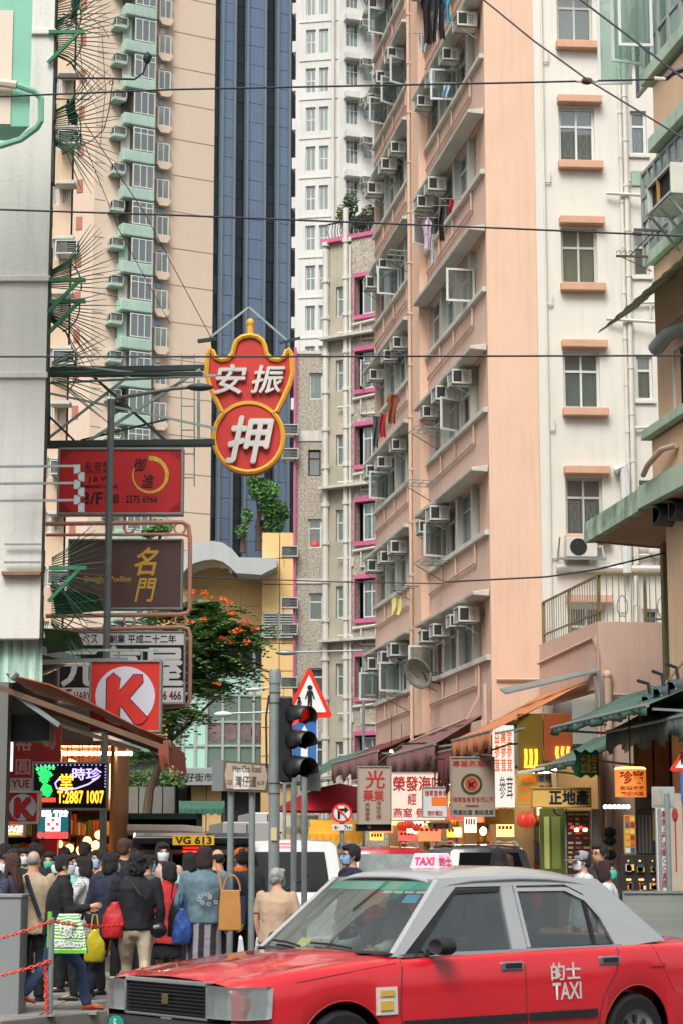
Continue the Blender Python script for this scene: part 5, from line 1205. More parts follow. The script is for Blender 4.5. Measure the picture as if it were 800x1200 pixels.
for j in range(9): rows.append([(S.x0 + (S.x1 - S.x0) * i / 16 + .06 * math.sin(j * .5) * (i < 4), .05 * math.sin(i * .9 + j * .3), S.z1 - (S.z1 - S.z0) * j / 8 * (1 - .25 * (i < 2)) + .03 * math.sin(i)) for i in range(17)])
o = mb.grid(rows).build('cloth', mat('banner_green', '#1f6a4a', .8, .2, 3), None, True, fix=False); S.put(o); S.txt('益壽堂', 679, 698, 884, 906, mat('banner_gold', '#b89a3c', .6), .01, y=-.07)
S = psign('display_case', 'black shelved display case with lit small goods beside the alley', 'cabinet', 729, 771, 1002, 1048, 33.9, M_black)
for r in range(2):
 for c in range(3):
  x = 731 + c * 13.5; y = 1004 + r * 22; S.rect(x, x + 11.5, y, y + 19, mat('case_inside', '#2b2723', .6), 'shelf_bay', -.001)
  for k in range(7): S.rect(x + 1 + rnd.random() * 8, x + 2.5 + rnd.random() * 9, y + 8 + rnd.random() * 6, y + 16 + rnd.random() * 2, rnd.choice(GOODS), 'small_item', -.006, .05)
  S.rect(x + 2 + rnd.random() * 5, x + 3.5 + rnd.random() * 6, y + 4, y + 5.5, E_warm2, 'spot_lamp', -.006)
S = psign('magazine_rack', 'tall yellow rack of magazines and leaflets at the alley mouth', 'rack', 731, 744, 955, 1001, 34.2, mat('rack_yellow', '#c9a040', .5))
for r in range(6):
 for c in range(2): S.rect(732 + c * 6, 737 + c * 6, 956.5 + r * 7.4, 962.5 + r * 7.4, rnd.choice(GOODS + [mat('leaflet_blue', '#4a6ab0'), mat('leaflet_pale', '#c8d0d8')]), 'leaflet', -.005)
S = psign('shop_window', 'dark shop window with tall mirrors and a gold panel at the alley mouth', 'window', 745, 771, 948, 1001, 34.4, M_black)
for k in range(4): S.rect(747 + k * 4.2, 749.5 + k * 4.2, 955, 1000, mat('mirror_strip', '#5b5b52', .15, .2, 3), 'mirror', -.004)
S.rect(764, 770, 950, 985, mat('gold_panel', '#8a7a35', .5, .4, 8), 'gold_panel', -.004)
S = psign('light_strip', 'row of small white lamps on a strip under the lantern', 'lamp', 706, 738, 944, 947, 36.8, M_frame_w)
for k in range(6): S.rect(707 + k * 5.3, 710.5 + k * 5.3, 943.5, 947.5, E_tube, 'lamp', -.005)
S = psign('banner_board', 'white vertical banner board with red characters at the corner block', 'sign', 769, 783, 947, 1045, 32.6, mat('board_white', '#c6c8c6', .6, .05)); M_rl = mat('red_letter', '#9a2f38', .5)
S.txt('高價上門收購CD黑膠', 775, 781, 950, 1040, M_rl, .02, vertical=True)
S = psign('poster_board', 'grey poster with a red spoon shape at the corner block', 'poster', 784, 815, 930, 1050, 32.3, mat('poster_grey', '#a89c90', .5, .1))
S.disc(791, 955, 3.6, mat('spoon_red', '#8f3036', .5), 'spoon_bowl', ry=8); S.rect(790.4, 791.8, 960, 1022, mat('spoon_red', '#8f3036'), 'spoon_handle')
M_gsn = mat('sign_grey', '#a49a8c', .6, .08, 2, streak=.2); M_redl = mat('letter_red', '#a8322c', .5, .1); M_pkb = emit('sign_pink_lit', '#e8c2b4', .42); M_wl = mat('sign_pale', '#c3cdd0', .5, .04); M_brl = mat('letter_brown', '#6e4a40', .6)
S = psign('medicine_shop_sign', 'grey hanging medicine shop sign with large red character', 'sign', 418, 458, 898, 966, 49, M_gsn, M_rim)
S.txt('光', 428, 450, 903, 924, M_redl, .02); S.txt('藥業', 425, 449, 926, 939, M_redl, .02); S.txt('燕窩參茸', 427, 433, 941, 962, M_brl, 0, vertical=True); S.txt('海味花膠', 440, 446, 939, 960, M_brl, 0, vertical=True)
S2 = psign('dark_box_sign', 'low dark box sign hanging under the grey medicine sign', 'sign', 416, 458, 965, 974, 49.1, M_k); S2.disc(432, 969, 2.5, mat('logo_gold', '#a98a50'), 'logo')
S = psign('seafood_shop_sign', 'pink lit hanging sign of the dried seafood shop', 'sign', 457, 522, 905, 962, 47, M_pkb, M_rim)
S.txt('榮發海味', 460, 519, 910, 927, M_redl, .03); S.txt('經', 477, 487, 930, 943, M_redl, .02); S.txt('燕窩 參茸', 460, 508, 947, 958, M_redl, .02)
S = psign('herbal_hall_sign', 'pale blue sign with an orange block hanging over the pink sign', 'sign', 494, 524, 922, 958, 46, M_wl, M_rim); S.txt('瑞草堂參茸', 497, 523, 926, 933, M_redl, .02); S.rect(505, 523, 934, 944, mat('orange_block', '#e0702c', .5), 'orange_block'); S.txt('預約電話', 500, 518, 950, 956, M_redl, .01)
S = psign('small_box_sign', 'small dark box sign under the pink hanging sign', 'sign', 502, 530, 964, 972, 46.2, mat('box_grey', '#7e7a74', .6)); S.rect(507, 525, 965.5, 970.5, M_k, 'panel'); S.txt('海味', 510, 522, 966, 970, M_redl, 0, y=-.008)
S = psign('bird_nest_sign', 'grey hanging sign with a red bird emblem in a green wreath', 'sign', 527, 579, 887, 957, 42.5, mat('sign_taupe', '#9d9080', .6, .06, 2), M_rim)
S.txt('專業燕窩商', 530, 576, 891, 899, M_redl, .01); S.ring(552, 919, 11, 3.0, mat('wreath', '#2f3a26', .6, .3, 8), 'wreath'); S.ring(552, 919, 8.4, .8, M_gold, 'gold_ring'); S.disc(552, 919, 7.4, mat('emblem_red', '#a83a30', .5), 'emblem', -.004)
S.poly([(548, 914), (551, 918), (557, 915), (553, 920), (556, 924), (551, 921), (549, 925)], M_k, 'bird', -.01); S.txt('瑞草堂參茸有限公司', 530, 577, 934, 940, M_redl, 0); S.disc(541, 944.5, 2, M_gold, 'seal'); S.rect(545, 560, 943.5, 945.5, M_brl, 'small_print'); S.txt('燕窩批發 清純退貨', 530, 577, 949, 955, mat('letter_navy', '#2b3346', .5), .01)
for px0, py0, px1, py1, Y in ((437, 898, 470, 872, 49.1), (490, 905, 520, 868, 47.1), (552, 887, 596, 872, 42.6), (509, 922, 509, 890, 46.1)):
 a, b = at(px0, py0, Y), at(px1, py1, Y); h_ = thing('sign_hanger', 'thin black rod holding a shop sign under the mauve and orange awnings', 'rod', a, 0, 'rods holding the hanging shop signs')
 MB().tube([(0, 0, 0), b - a], .02, 6).build('rod', M_black, h_); MB().bar(b - a, b - a + Vector((1.3, .1, .05)), .04).build('arm', M_black, h_)
for i, (px, py, r, Y) in enumerate(((616, 961, 9, 41.2), (470, 968, 5, 48), (478, 966, 5, 48.2), (487, 970, 4, 48))):
 p = at(px, py, Y); s_ = r / (FPX / Y); t = thing('paper_lantern', ['big red paper lantern beside the green shop door', 'red paper flower ornament under the pink sign', 'small red paper ornament under the pink sign', 'round red paper ornament by the pink sign'][i], 'lantern', p)
 mb = MB(); n = 12
 for k in range(n): a = 2 * math.pi * k / n; mb.tube([(s_ * math.cos(a) * math.sin(math.pi * q / 8), s_ * math.sin(a) * math.sin(math.pi * q / 8), s_ * .85 * math.cos(math.pi * q / 8)) for q in range(1, 8)], s_ * .27, 5)
 mb.build('paper', emit('lantern_glow', '#d0402a', .35, '#c03a2a'), t, True); MB().lathe([(s_ * .3, s_ * .8), (s_ * .3, s_ * .95)], 8).build('cap', M_gold, t); MB().tube([(0, 0, -s_ * .8), (0, 0, -s_ * 1.5)], s_ * .1, 5).build('tassel', M_gold, t)
um = thing('market_umbrella', 'large red market umbrella beyond the hanging signs', 'umbrella', Vector((xat(398, 66), 66, .0)))
zt_ = zat(918, 66); r_ = 2.2; rows = []
for j in range(5): f = j / 4; rows.append([(r_ * f * math.cos(k * math.pi / 8) * (1 - .04 * (k % 2)), r_ * f * math.sin(k * math.pi / 8) * (1 - .04 * (k % 2)), zt_ - .9 * f ** 1.5) for k in range(17)])
MB().grid(rows).build('canopy', mat('umbrella_red', '#b8232a', .7, .08, 1), um, True, fix=False); MB().tube([(0, 0, .0), (0, 0, zt_)], .03, 6).build('pole', M_galv, um)
for i, (pxa, pxb, ya, yb, Y, c, lab) in enumerate(((362, 425, 960, 985, 62, '#d99a2a', 'yellow market stall canopy below the red umbrella'), (380, 412, 922, 935, 72, '#b06a30', 'orange stall canopy beyond the red umbrella'), (330, 372, 955, 975, 68, '#c9c3b0', 'pale stall canopy beside the yellow one'), (210, 262, 938, 952, 80, '#3e6a58', 'green stall canopy by the market hall'))):
 t = thing('market_stall', lab, 'stall', Vector((xat((pxa + pxb) / 2, Y), Y, 0)))
 a, b = xat(pxa, Y) - t.location.x, xat(pxb, Y) - t.location.x; z1, z0 = zat(ya, Y), zat(yb, Y)
 rows = [[(a + (b - a) * k / 12, .8 * j, z1 - (z1 - z0) * (1 - j) * .7) for k in range(13)] for j in range(2)]
 MB().grid(rows).build('canopy', mat('stall_%d' % i, c, .8, .12, 2), t, fix=False)
 MB().grid([[(a + (b - a) * k / 24, -.01, z0 + (z1 - z0) * .3) for k in range(25)], [(a + (b - a) * k / 24, -.03 + .03 * math.sin(k * 2), z0 - .12 * abs(math.sin(k * .8))) for k in range(25)]]).build('valance', mat('stall_%d' % i, c), t, fix=False)
 for q in (a, b): MB().tube([(q, .4, 0), (q, .4, z1)], .03, 6).build('pole', M_galv, t)
 MB().box(a, b, .3, 1.2, 0.02, .9).build('table', M_wood, t)
 mb = MB(); goods(mb, a, b, .3, .9, len(GOODS), .5, .6); mb.build('produce', GOODS, t)['kind'] = 'stuff'
eb = thing('street_end_building', 'low shop row closing the far end of the street', 'building', Vector((0, 100, 0)))
xa, xb = xat(312, 100), xat(470, 100)
MB().box(xa, xb, 0, 4, 3.2, 6.2).build('wall', M_shop, eb); MB().box(xa, xb, 3, 4, 0, 3.2).build('shop_back', mat('warm_back', '#8a6a3a', .8, .4, .6), eb)
for k in range(8): MB().box(xa + k * 1.7, xa + k * 1.7 + .3, -.02, .1, 0, 3.2).build('pilaster', M_shop, eb)
for k in range(7): MB().box(xa + .4 + k * 1.7, xa + 1.6 + k * 1.7, -.15, -.02, 3.0, 3.7).build('sign', rnd.choice(GOODS), eb); MB().box(xa + .5 + k * 1.7, xa + 1.5 + k * 1.7, 1.5, 1.6, 2.7, 2.78).build('lamp', E_tube, eb)
# ---------------------------------------------------------------- left shops and the brown awning
LS = Frame(at(20, 960, 33).x, 33, 0)
shop(LS, LS.u(-60, 950), LS.u(38, 950), 0, 2.6, 3.2, 'dim red shop behind the small K sign', mat('shop_red', '#5a2420', .7, .2), 1)
t = shop(LS, LS.u(40, 950), LS.u(124, 950), .6, 2.4, 3.4, 'brightly lit sweet shop with amber lamps behind the crowd', mat('shop_amber', '#8a5a2a', .6, .3), 3)
for i, (px, py) in enumerate(((64, 989), (72, 1003), (90, 996), (98, 985), (104, 1000), (108, 990), (112, 978), (86, 1006), (60, 1004), (77, 994))):
 p = LS.world(LS.u(px, py), .5, LS.z(py, px)); b_ = thing('shop_lamp', 'round amber lamp glowing in the sweet shop', 'lamp', p, 0, 'amber lamps of the sweet shop')
 MB().ell((0, 0, 0), .07, .07, .07).build('globe', emit('amber_globe', ('#ffb870'), 3.0), b_, True); MB().tube([(0, 0, .06), (0, 0, 3.4 - p.z + .02)], .006, 4).build('flex', M_black, b_)
MB().box(-.12, .12, 0, .3, 0, 3.2).build('column', M_red, t, loc=Vector((LS.u(57, 980) - (LS.u(40, 950) + LS.u(124, 950)) / 2, -.4, 0)))
up = thing('shop_block', 'upper wall of the shops behind the left-side signs', 'building', LS.world(0, 1, 3.5)); place(MB().box(LS.u(-80), LS.u(56, 900), .7, 6, 3.5, LS.z(742)).build('wall', mat('upper_dark', '#4a4a46', .9, .2, 1)), LS, up)
M_hoard = mat('hoarding_mint', '#a6c2b4', .7, .15, 1, streak=.4); mt = thing('metal_hoarding', 'mint painted sheet above the brown awning', 'hoarding', at(20, 770, 27.2)); 
put_at(MB().grid([[at(px, 742 + 8 * math.sin(px * .3) * .3, 27.3) + Vector((0, .04 * math.sin(px), 0)) for px in range(-30, 52, 4)], [at(px, 800, 27.1) + Vector((0, .04 * math.sin(px), 0)) for px in range(-30, 52, 4)]]).build('sheet', M_hoard, fix=False), mt)
aw = thing('awning', 'large brown canvas awning sloping out from the K store', 'awning', at(10, 800, 26.4)); a0 = Vector(aw.location)
W = [(8, 790), (60, 803), (110, 826), (160, 852), (198, 868)]
rows = []
for Y in (26.2, 26.8, 27.4, 28.0, 28.6, 29.2): rows.append([at(px + (Y - 26.2) * -2.0, py, 26.2) * 1.0 + Vector(((px < 0) * 0, Y - 26.2, .02 * math.sin(Y * 5 + px))) - a0 for px, py in W])
o = MB().grid(rows).build('canvas', M_awb, aw, True, fix=False); sm = o.modifiers.new('s', 'SOLIDIFY'); sm.thickness = .02
for Y in (26.15, 27.6, 29.2):
 MB().bar(at(0, 806, 26.15) + Vector((0, Y - 26.15, 0)) - a0, at(197, 878, 26.15) + Vector((0, Y - 26.15, 0)) - a0, .05, .07).build('rafter', mat('awning_timber', '#6b5340', .7, .25, 3), aw)
MB().bar(at(196, 872, 26.15) - a0, at(196, 872, 26.15) + Vector((-.1, 3.1, 0)) - a0, .1, .1).build('front_bar', mat('awning_timber', '#6b5340'), aw)
MB().bar(at(16, 812, 26.2) - a0, at(70, 850, 26.2) - a0, .06).build('arm', M_galv, aw); MB().bar(at(60, 846, 26.3) - a0, at(165, 880, 26.3) - a0, .05).build('arm', mat('awning_timber', '#6b5340'), aw); MB().tube([at(14, 795, 26.0) - a0, at(20, 788, 26.0) - a0], .05, 8).build('roller', M_galv, aw)
e0 = [at(186 + k * 2, 871 + .8 * k, 26.1) - a0 for k in range(7)]; MB().grid([e0, [q + Vector((.01 * (k % 2), 0, -.12)) for k, q in enumerate(e0)], [q + Vector((.02, .03 * (k % 2), -.28 - .06 * math.sin(k * 1.3))) for k, q in enumerate(e0)]]).build('valance', M_awb, aw, fix=False)
MB().grid([[at(198, 870, 26.1) + Vector((0, k * .25, 0)) - a0 for k in range(12)], [at(198, 870, 26.1) + Vector((.03 * (k % 2), k * .25, -.3 - .05 * math.sin(k * 2))) - a0 for k in range(12)]]).build('valance', M_awb, aw, fix=False)
MB().box(-.2, .35, 0, .5, -.25, .1).build('winch_box', M_black, aw, loc=at(28, 846, 27.5) - a0)
wl = thing('wall_lower', 'grey lower wall of the K store under the awning', 'wall', at(-20, 900, 26.8)); put_at(MB().box(xat(-120, 27), xat(8, 27), 26.9, 27.2, .13, zat(800, 27)).build('wall', mat('store_wall', '#6d6f6c', .8, .15)), wl)
# ---------------------------------------------------------------- street furniture
def pole(name, label, cat, px, Y, py_top, r, m=None, z0=.126, cap=False):
 x = xat(px, Y, 980); zt = zat(py_top, Y); t = thing(name, label, cat, (x, Y, z0))
 MB().lathe([(r, 0), (r, zt - z0), (r * .3, zt - z0 + .01)], 14).build('pole', m or M_galv, t, True)
 if cap: MB().lathe([(r * 1.12, zt - z0 - .12), (r * 1.12, zt - z0), (r, zt - z0 + .03), (.01, zt - z0 + .035)], 14).build('cap', m or M_galv, t, True)
 return t
t = pole('lamp_post', 'tall grey lamp post standing in front of the red and brown signs', 'lamp post', 121, 31.5, 468, .055, mat('post_grey', '#6f7877', .5, .1, 3, metal=.3))
MB().lathe([(.11, 0), (.11, 1.05), (.09, 1.15), (.055, 1.35)], 14).build('sleeve', mat('post_grey', '#6f7877'), t, True)
zt = zat(470, 31.5) - .126; MB().tube([(0, 0, zt - .05), (.1, 0, zt + .05), (1.0, -.1, zt + .18), (1.25, -.1, zt + .2)], .03, 8).build('arm', mat('post_grey', '#6f7877'), t, True)
MB().ell((1.4, -.1, zt + .2), .22, .1, .06).build('lamp_head', mat('lamp_dark', '#4a5152', .5), t, True)
TY = 21.6
sp = pole('traffic_signal', 'grey signal pole with a red traffic light showing', 'traffic light', 321.5, TY, 788, .058, cap=True)
s0 = Vector(sp.location); lx = lambda p: xat(p, TY, 880) - s0.x; lz_ = lambda y: zat(y, TY) - s0.z
M_tl = mat('signal_black', '#1a1d20', .45, .1, 4)
for y in (812, 824, 918, 930): MB().lathe([(.062, -.006), (.064, 0), (.062, .006)], 14).build('band_clamp', M_rust, sp, loc=(0, 0, lz_(y)))
hd = MB().box(lx(328.5), lx(343), -.14, .12, lz_(917), lz_(817)).build('signal_head', M_tl, sp, bevel=.02)
MB().box(lx(327), lx(331), -.02, .16, lz_(915), lz_(820)).build('backplate', M_tl, sp)
yaw = R(38)          # lenses look to the lower right of the street
for i, (yc, r) in enumerate(((838, .10), (867, .10), (899, .115))):
 cz = lz_(yc); cx = lx(339)
 d = Vector((.62, -.78, 0)).normalized(); sx = Vector((d.y, -d.x, 0)) * -1; up_ = Vector((0, 0, 1))
 rows = []
 for j, f in enumerate((0, .5, 1)):
  rr_ = r * (1.08 + .0 * f); L = .05 + .30 * f
  rows.append([Vector((cx, -.02, cz)) + sx * rr_ * math.cos(a) + up_ * (rr_ * math.sin(a) - .035 * f) + d * (L * (1 if math.sin(a) > -.25 else .55 if f else 1)) for a in [R(-40 + 260 * k / 20) for k in range(21)]])
 o = MB().grid(rows).build('visor', M_tl, hd, True, fix=False); sm = o.modifiers.new('s', 'SOLIDIFY'); sm.thickness = .006
 mb = MB(); mb.add([Vector((cx, -.02, cz)) + d * .06 + sx * r * math.cos(k * .3) + up_ * r * math.sin(k * .3) for k in range(21)], [tuple(range(21))]); mb.build('lens', emit('signal_red', '#ff2a1e', 3.0) if i == 0 else mat('lens_dark%d' % i, '#2a2018' if i == 1 else '#10241c', .15), hd, fix=False)
 MB().tube([Vector((cx, -.02, cz)) + sx * .0 , Vector((cx, -.02, cz)) + d * .055], r * 1.02, 16).build('lamp_housing', M_tl, hd, True)
MB().tube([(-.06, -.02, lz_(815)), (-.09, -.03, lz_(840)), (-.08, -.02, lz_(900))], .012, 6).build('cable', M_black, sp)
MB().box(-.03, .03, -.075, -.06, lz_(985), lz_(970)).build('sticker', mat('sticker_yellow', '#c9b98a', .6), sp)
def road_triangle(px0, px1, py0, py1, Y, label, child=True):
 S = Sign('pedestrian_warning_sign', label, 'road sign', px0, px1, py0, py1, Y)
 def tri(s, rad):
  c = ((px0 + px1) / 2, py0 + (py1 - py0) * .64); h = (py1 - py0) * s; w2 = (px1 - px0) / 2 * s
  V_ = [(c[0], c[1] - h * .64), (c[0] + w2, c[1] + h * .36), (c[0] - w2, c[1] + h * .36)]; out = []
  for i in range(3):
   p, a, b = Vector(V_[i]), Vector(V_[i - 1]), Vector(V_[(i + 1) % 3]); da = (a - p).normalized(); db = (b - p).normalized()
   for f in (0, .25, .5, .75, 1): q = p + da * rad * (1 - f) ** 1.6 + db * rad * f ** 1.6; out.append((q.x, q.y))
  return out
 S.put(MB().prism([(S.u(a), S.z(b)) for a, b in tri(1.0, 5)], 0, .02).build('plate', mat('road_red', '#e0321f', .4, .03)))
 S.poly(tri(.72, 1.5), mat('road_white', '#dfe2e2', .45, .02), 'white_field')
 cx = (px0 + px1) / 2; k = (px1 - px0) / 55
 def figure(fx, fy, s):
  S.disc(fx, fy - 14.5 * s, 3.1 * s, M_k, 'figure_head', -.008); S.poly([(fx - 3 * s, fy - 11 * s), (fx + 3 * s, fy - 11 * s), (fx + 6 * s, fy - 1 * s), (fx + 4.6 * s, fy - .6 * s), (fx + 2.6 * s, fy - 6 * s), (fx + 2.6 * s, fy + 10 * s), (fx + .5 * s, fy + 10 * s), (fx, fy + 1 * s), (fx - .8 * s, fy + 10 * s), (fx - 2.8 * s, fy + 10 * s), (fx - 2.6 * s, fy - 6 * s), (fx - 4.8 * s, fy - .6 * s), (fx - 6 * s, fy - 1 * s)], M_k, 'figure_body', -.008)
 figure(cx + 1 * k, py1 - 20 * k, .95 * k); figure(cx - 11 * k, py1 - 14 * k, .55 * k)
 return S
S = road_triangle(334, 391, 780, 841, 23.0, 'red triangular pedestrian warning sign beside the traffic light')
pole('sign_post', 'grey post carrying the triangular warning sign', 'post', 357, 23.06, 840, .033)
S = Sign('arrow_sign', 'blue rectangular sign with a white upward arrow below the warning triangle', 'road sign', 343, 372, 843, 904, 23.0, 0, .02, mat('road_blue', '#3a6aa8', .4, .03), mat('road_white', '#dfe2e2'), .01)
S.poly([(353, 902), (353, 868), (347, 868), (357, 850), (367, 868), (361, 868), (361, 902)], mat('road_white', '#dfe2e2'), 'arrow')
pole('sign_post', 'thin grey post between the signal pole and the warning sign post', 'post', 344.5, 22.6, 905, .033); 
S = Sign('plate_sign', 'small grey backed plate on the post behind the traffic light', 'road sign', 352, 376, 903, 927, 23.2, 0, .02, mat('plate_grey', '#757c7c', .5, .1))
S = Sign('street_name_sign', 'white street name plate with pointed ends on two grey posts', 'street sign', 262, 315, 891, 929, 22.2, 0, .03)
S.put(MB().prism([(S.u(a), S.z(b)) for a, b in ((262, 891), (315, 895), (315, 929), (262, 927))], .0, .03).build('plate', mat('nameplate_rim', '#5d5148', .6, .1)))
S.poly([(266, 894), (311, 897.5), (314, 911), (311, 926), (266, 924), (263.5, 908)], mat('nameplate_face', '#a89a86', .5, .06, 3), 'face')
M_np = mat('nameplate_letter', '#4a423c', .6); S.txt('Wan Chai Road', 272, 306, 897, 905, M_np, .01, y=-.008); S.txt('灣仔道', 276, 301, 909, 922, M_np, .0, y=-.010); S.rect(274, 292, 902, 925, mat('torn_paper', '#d0d0cc', .8, .15, 8), 'torn_paper', -.0085, .001); S.txt('123', 266, 272, 914, 919, M_np, 0, y=-.008); S.txt('81-39', 302, 310, 915, 920, M_np, 0, y=-.008)
S.put(MB().box(S.u(247), S.u(262), .25, .28, S.z(926), S.z(889)).build('side_plate', mat('plate_grey', '#757c7c')))
for px, lab in ((270, 'grey post holding the street name plate above the tan handbag'), (295, 'grey post holding the street name plate near the elderly woman')): pole('sign_post', lab, 'post', px + .5, 22.28, 926, .035)
S = Sign('no_right_turn_sign', 'round no right turn sign over a distance plate', 'road sign', 389, 412, 941, 965, 33, 0, .02)
S.disc(400.5, 953, 11.5, mat('road_red', '#e0321f'), 'plate', .019, t=.02); S.disc(400.5, 953, 9, mat('road_white', '#dfe2e2'), 'white_field'); S.poly([(396, 960), (396, 950), (398, 947.5), (403, 947.5), (403, 944.5), (408, 949), (403, 953.5), (403, 950.5), (399, 950.5), (399, 960)], M_k, 'arrow', -.008); S.poly([(393.2, 945.6), (394.8, 944.2), (407.8, 960.2), (406.2, 961.6)], mat('road_red', '#e0321f'), 'slash', -.013)
S.put(MB().box(S.u(390), S.u(412), 0, .02, S.z(973), S.z(966)).build('distance_plate', mat('road_white', '#dfe2e2'))); S.txt('←  7m', 392, 411, 967, 972, M_k, .01); pole('sign_post', 'grey post of the no right turn sign', 'post', 400.5, 33.06, 964, .03, z0=0.0)
S = road_triangle(782, 836, 866, 904, 24.0, 'red triangular warning sign by the metal barrier')
Sign('blue_sign', 'blue rectangular road sign under the triangle by the barrier', 'road sign', 797, 826, 905, 940, 24.0, 0, .02, mat('road_blue', '#3a6aa8'))
pole('sign_post', 'grey post carrying the triangle by the metal barrier', 'post', 803, 24.07, 903, .035)
pole('sign_post', 'grey post in front of the red character banner board', 'post', 782, 25.5, 930, .035); pole('sign_post', 'thin grey post beside the display case', 'post', 772.5, 27.0, 948, .025)
S = Sign('back_plate', 'pale grey plates seen from behind on a post at the corner block', 'road sign', 763, 790, 922, 947, 25.6, 0, .02, mat('plate_grey2', '#9aa09e', .5, .1)); S.rect(764, 776, 926, 944, mat('plate_rust', '#9a9488', .7, .2, 6), 'worn_patch')
mb_ = thing('pedestrian_barrier', 'galvanised barrier of upright slats along the kerb', 'barrier', (xat(735, 25), 25, .126)); b0 = Vector(mb_.location)
xa, xb = xat(728, 25), xat(830, 25); zt = zat(1044, 25); zb_ = .2
for i in range(26):
 x = xa + (xb - xa) * i / 25; MB().box(-.022, .022, -.01, .01, zb_ - .126, zt - .126 - .03).build('slat', mat('barrier_steel', '#8f958e', .55, .25, 4, metal=.3, streak=.3), mb_, loc=(x - b0.x, 0, 0))
MB().box(xa - b0.x, xb - b0.x, -.03, .03, zt - .156, zt - .126).build('top_rail', M_galv, mb_); MB().box(xa - b0.x, xb - b0.x, -.02, .02, zb_ - .126, zb_ - .09).build('bottom_rail', M_galv, mb_)
for x in (xa, (xa + xb) / 2, xb): MB().tube([(x - b0.x, .03, 0), (x - b0.x, .03, zt - .126)], .03, 8).build('post', M_galv, mb_)
M_ch = mat('chain_red', '#e0452c', .45, .05); 
def bollard(px, py_top, py_bot, label):
 g_ = gnd(px, py_bot, .13); t = thing('bollard_post', label, 'post', g_); h = zat(py_top, g_.y) - .13
 mb = MB(); mb.lathe([(.028, 0), (.028, h), (.022, h + .005), (.01, h + .006)], 12); mb.build('tube', M_galv, t, True); MB().lathe([(.06, 0), (.06, .012), (.03, .02)], 12).build('foot', M_galv, t)
 return t, g_, h
BA = bollard(58.5, 1076, 1191, 'galvanised post wound with red chain beside the green tote bag'); BB = bollard(173, 1069, 1178, 'galvanised post holding the red chain beside the beige trousers'); BC = bollard(270.5, 1061, 1150, 'galvanised post below the tan handbag')
def chain(a, b, sag, label, n=None):
 a, b = Vector(a), Vector(b); t = thing('chain', label, 'chain', a); L = (b - a).length; n = n or int(L / .042)
 pr = lambda f: (b - a) * f + Vector((0, 0, -4 * sag * f * (1 - f)))
 mb = MB()
 for i in range(n):
  p, q = pr(i / n), pr((i + 1) / n); d = (q - p).normalized(); c = (p + q) / 2; s1 = d.cross(Vector((0, 0, 1))).normalized() if abs(d.z) < .95 else Vector((1, 0, 0)); s2 = d.cross(s1)
  w_ = s1 if i % 2 else s2; l = (q - p).length * .72
  mb.tube([c + d * l * math.cos(k * math.pi / 4) + w_ * .014 * math.sin(k * math.pi / 4) for k in range(8)], .006, 5, closed=True)
 o = mb.build('links', M_ch, t, True); o['kind'] = 'stuff'; return t
pa, ga, ha = BA; pb2, gb2, hb2 = BB
ztop = lambda g_, y: zat(y, g_.y)
chain((ga.x, ga.y - .03, ztop(ga, 1079)), (gb2.x, gb2.y - .03, ztop(gb2, 1077)), .06, 'red plastic chain strung between two posts')
lft = gnd(-60, 1186, .13)
chain((ga.x - 1.0, ga.y - .6, ztop(ga, 1108)), (ga.x, ga.y - .03, ztop(ga, 1079)), .05, 'upper red chain running from the post to the grey cabinet')
chain((ga.x - 1.0, ga.y - .6, ztop(ga, 1150)), (ga.x, ga.y - .03, ztop(ga, 1126)), .04, 'lower red chain running from the post to the grey cabinet')
chain((ga.x - .05, ga.y - .04, ztop(ga, 1126)), (ga.x - .02, ga.y - .05, .16), -.0, 'loose red chain hanging down the post by the green tote bag', 16); chain((gb2.x - .04, gb2.y - .05, ztop(gb2, 1108)), (gb2.x - .05, gb2.y - .05, .45), 0, 'loose red chain hanging from the post by the beige trousers', 12)
c0 = gnd(10, 1190, .13); cab = thing('utility_cabinet', 'plain grey street utility cabinet at the kerb', 'cabinet', (c0.x, c0.y, .13)); s_ = FPX / c0.y
x1 = (21.5 - 10) / s_; x0 = -1.1; h_ = zat(1052, c0.y) - .13
M_cab = mat('cabinet_grey', '#84898a', .55, .08, 2, streak=.1); MB().box(x0, x1, 0, .45, 0, h_).build('body', M_cab, cab, bevel=.008); MB().box(x0 - .02, x1 + .01, -.015, .47, h_, h_ + .03).build('lid', M_cab, cab, bevel=.006); MB().box(x0 / 2 - .004, x0 / 2 + .004, -.004, 0, .05, h_ - .03).build('door_gap', M_black, cab)
# ---------------------------------------------------------------- street lamps beyond
for i, (px, py, Y, w_) in enumerate(((336, 765, 70, 24), (296, 808, 84, 18), (262, 837, 60, 20))):
 p = at(px, py, Y); t = thing('street_lamp', ['street lamp head on a long arm before the grey tenement', 'street lamp head before the mint glass front', 'slim street lamp with bent arm before the market hall'][i], 'street lamp', (p.x, Y, 0)); L = w_ / (FPX / Y)
 MB().ell((0, 0, p.z), L * .55, .12, .09).build('lamp_head', M_frame_w if i else M_galv, t, True)
 dx = 2.6 if i == 0 else (.8 if i == 1 else 1.8); MB().tube([(L * .4, 0, p.z + .02), (dx, 0, p.z + .08)], .03, 6).build('arm', M_galv, t)
 MB().tube([(dx, 0, 0), (dx, 0, p.z + .1)], .05, 8).build('pole', M_galv, t, True)
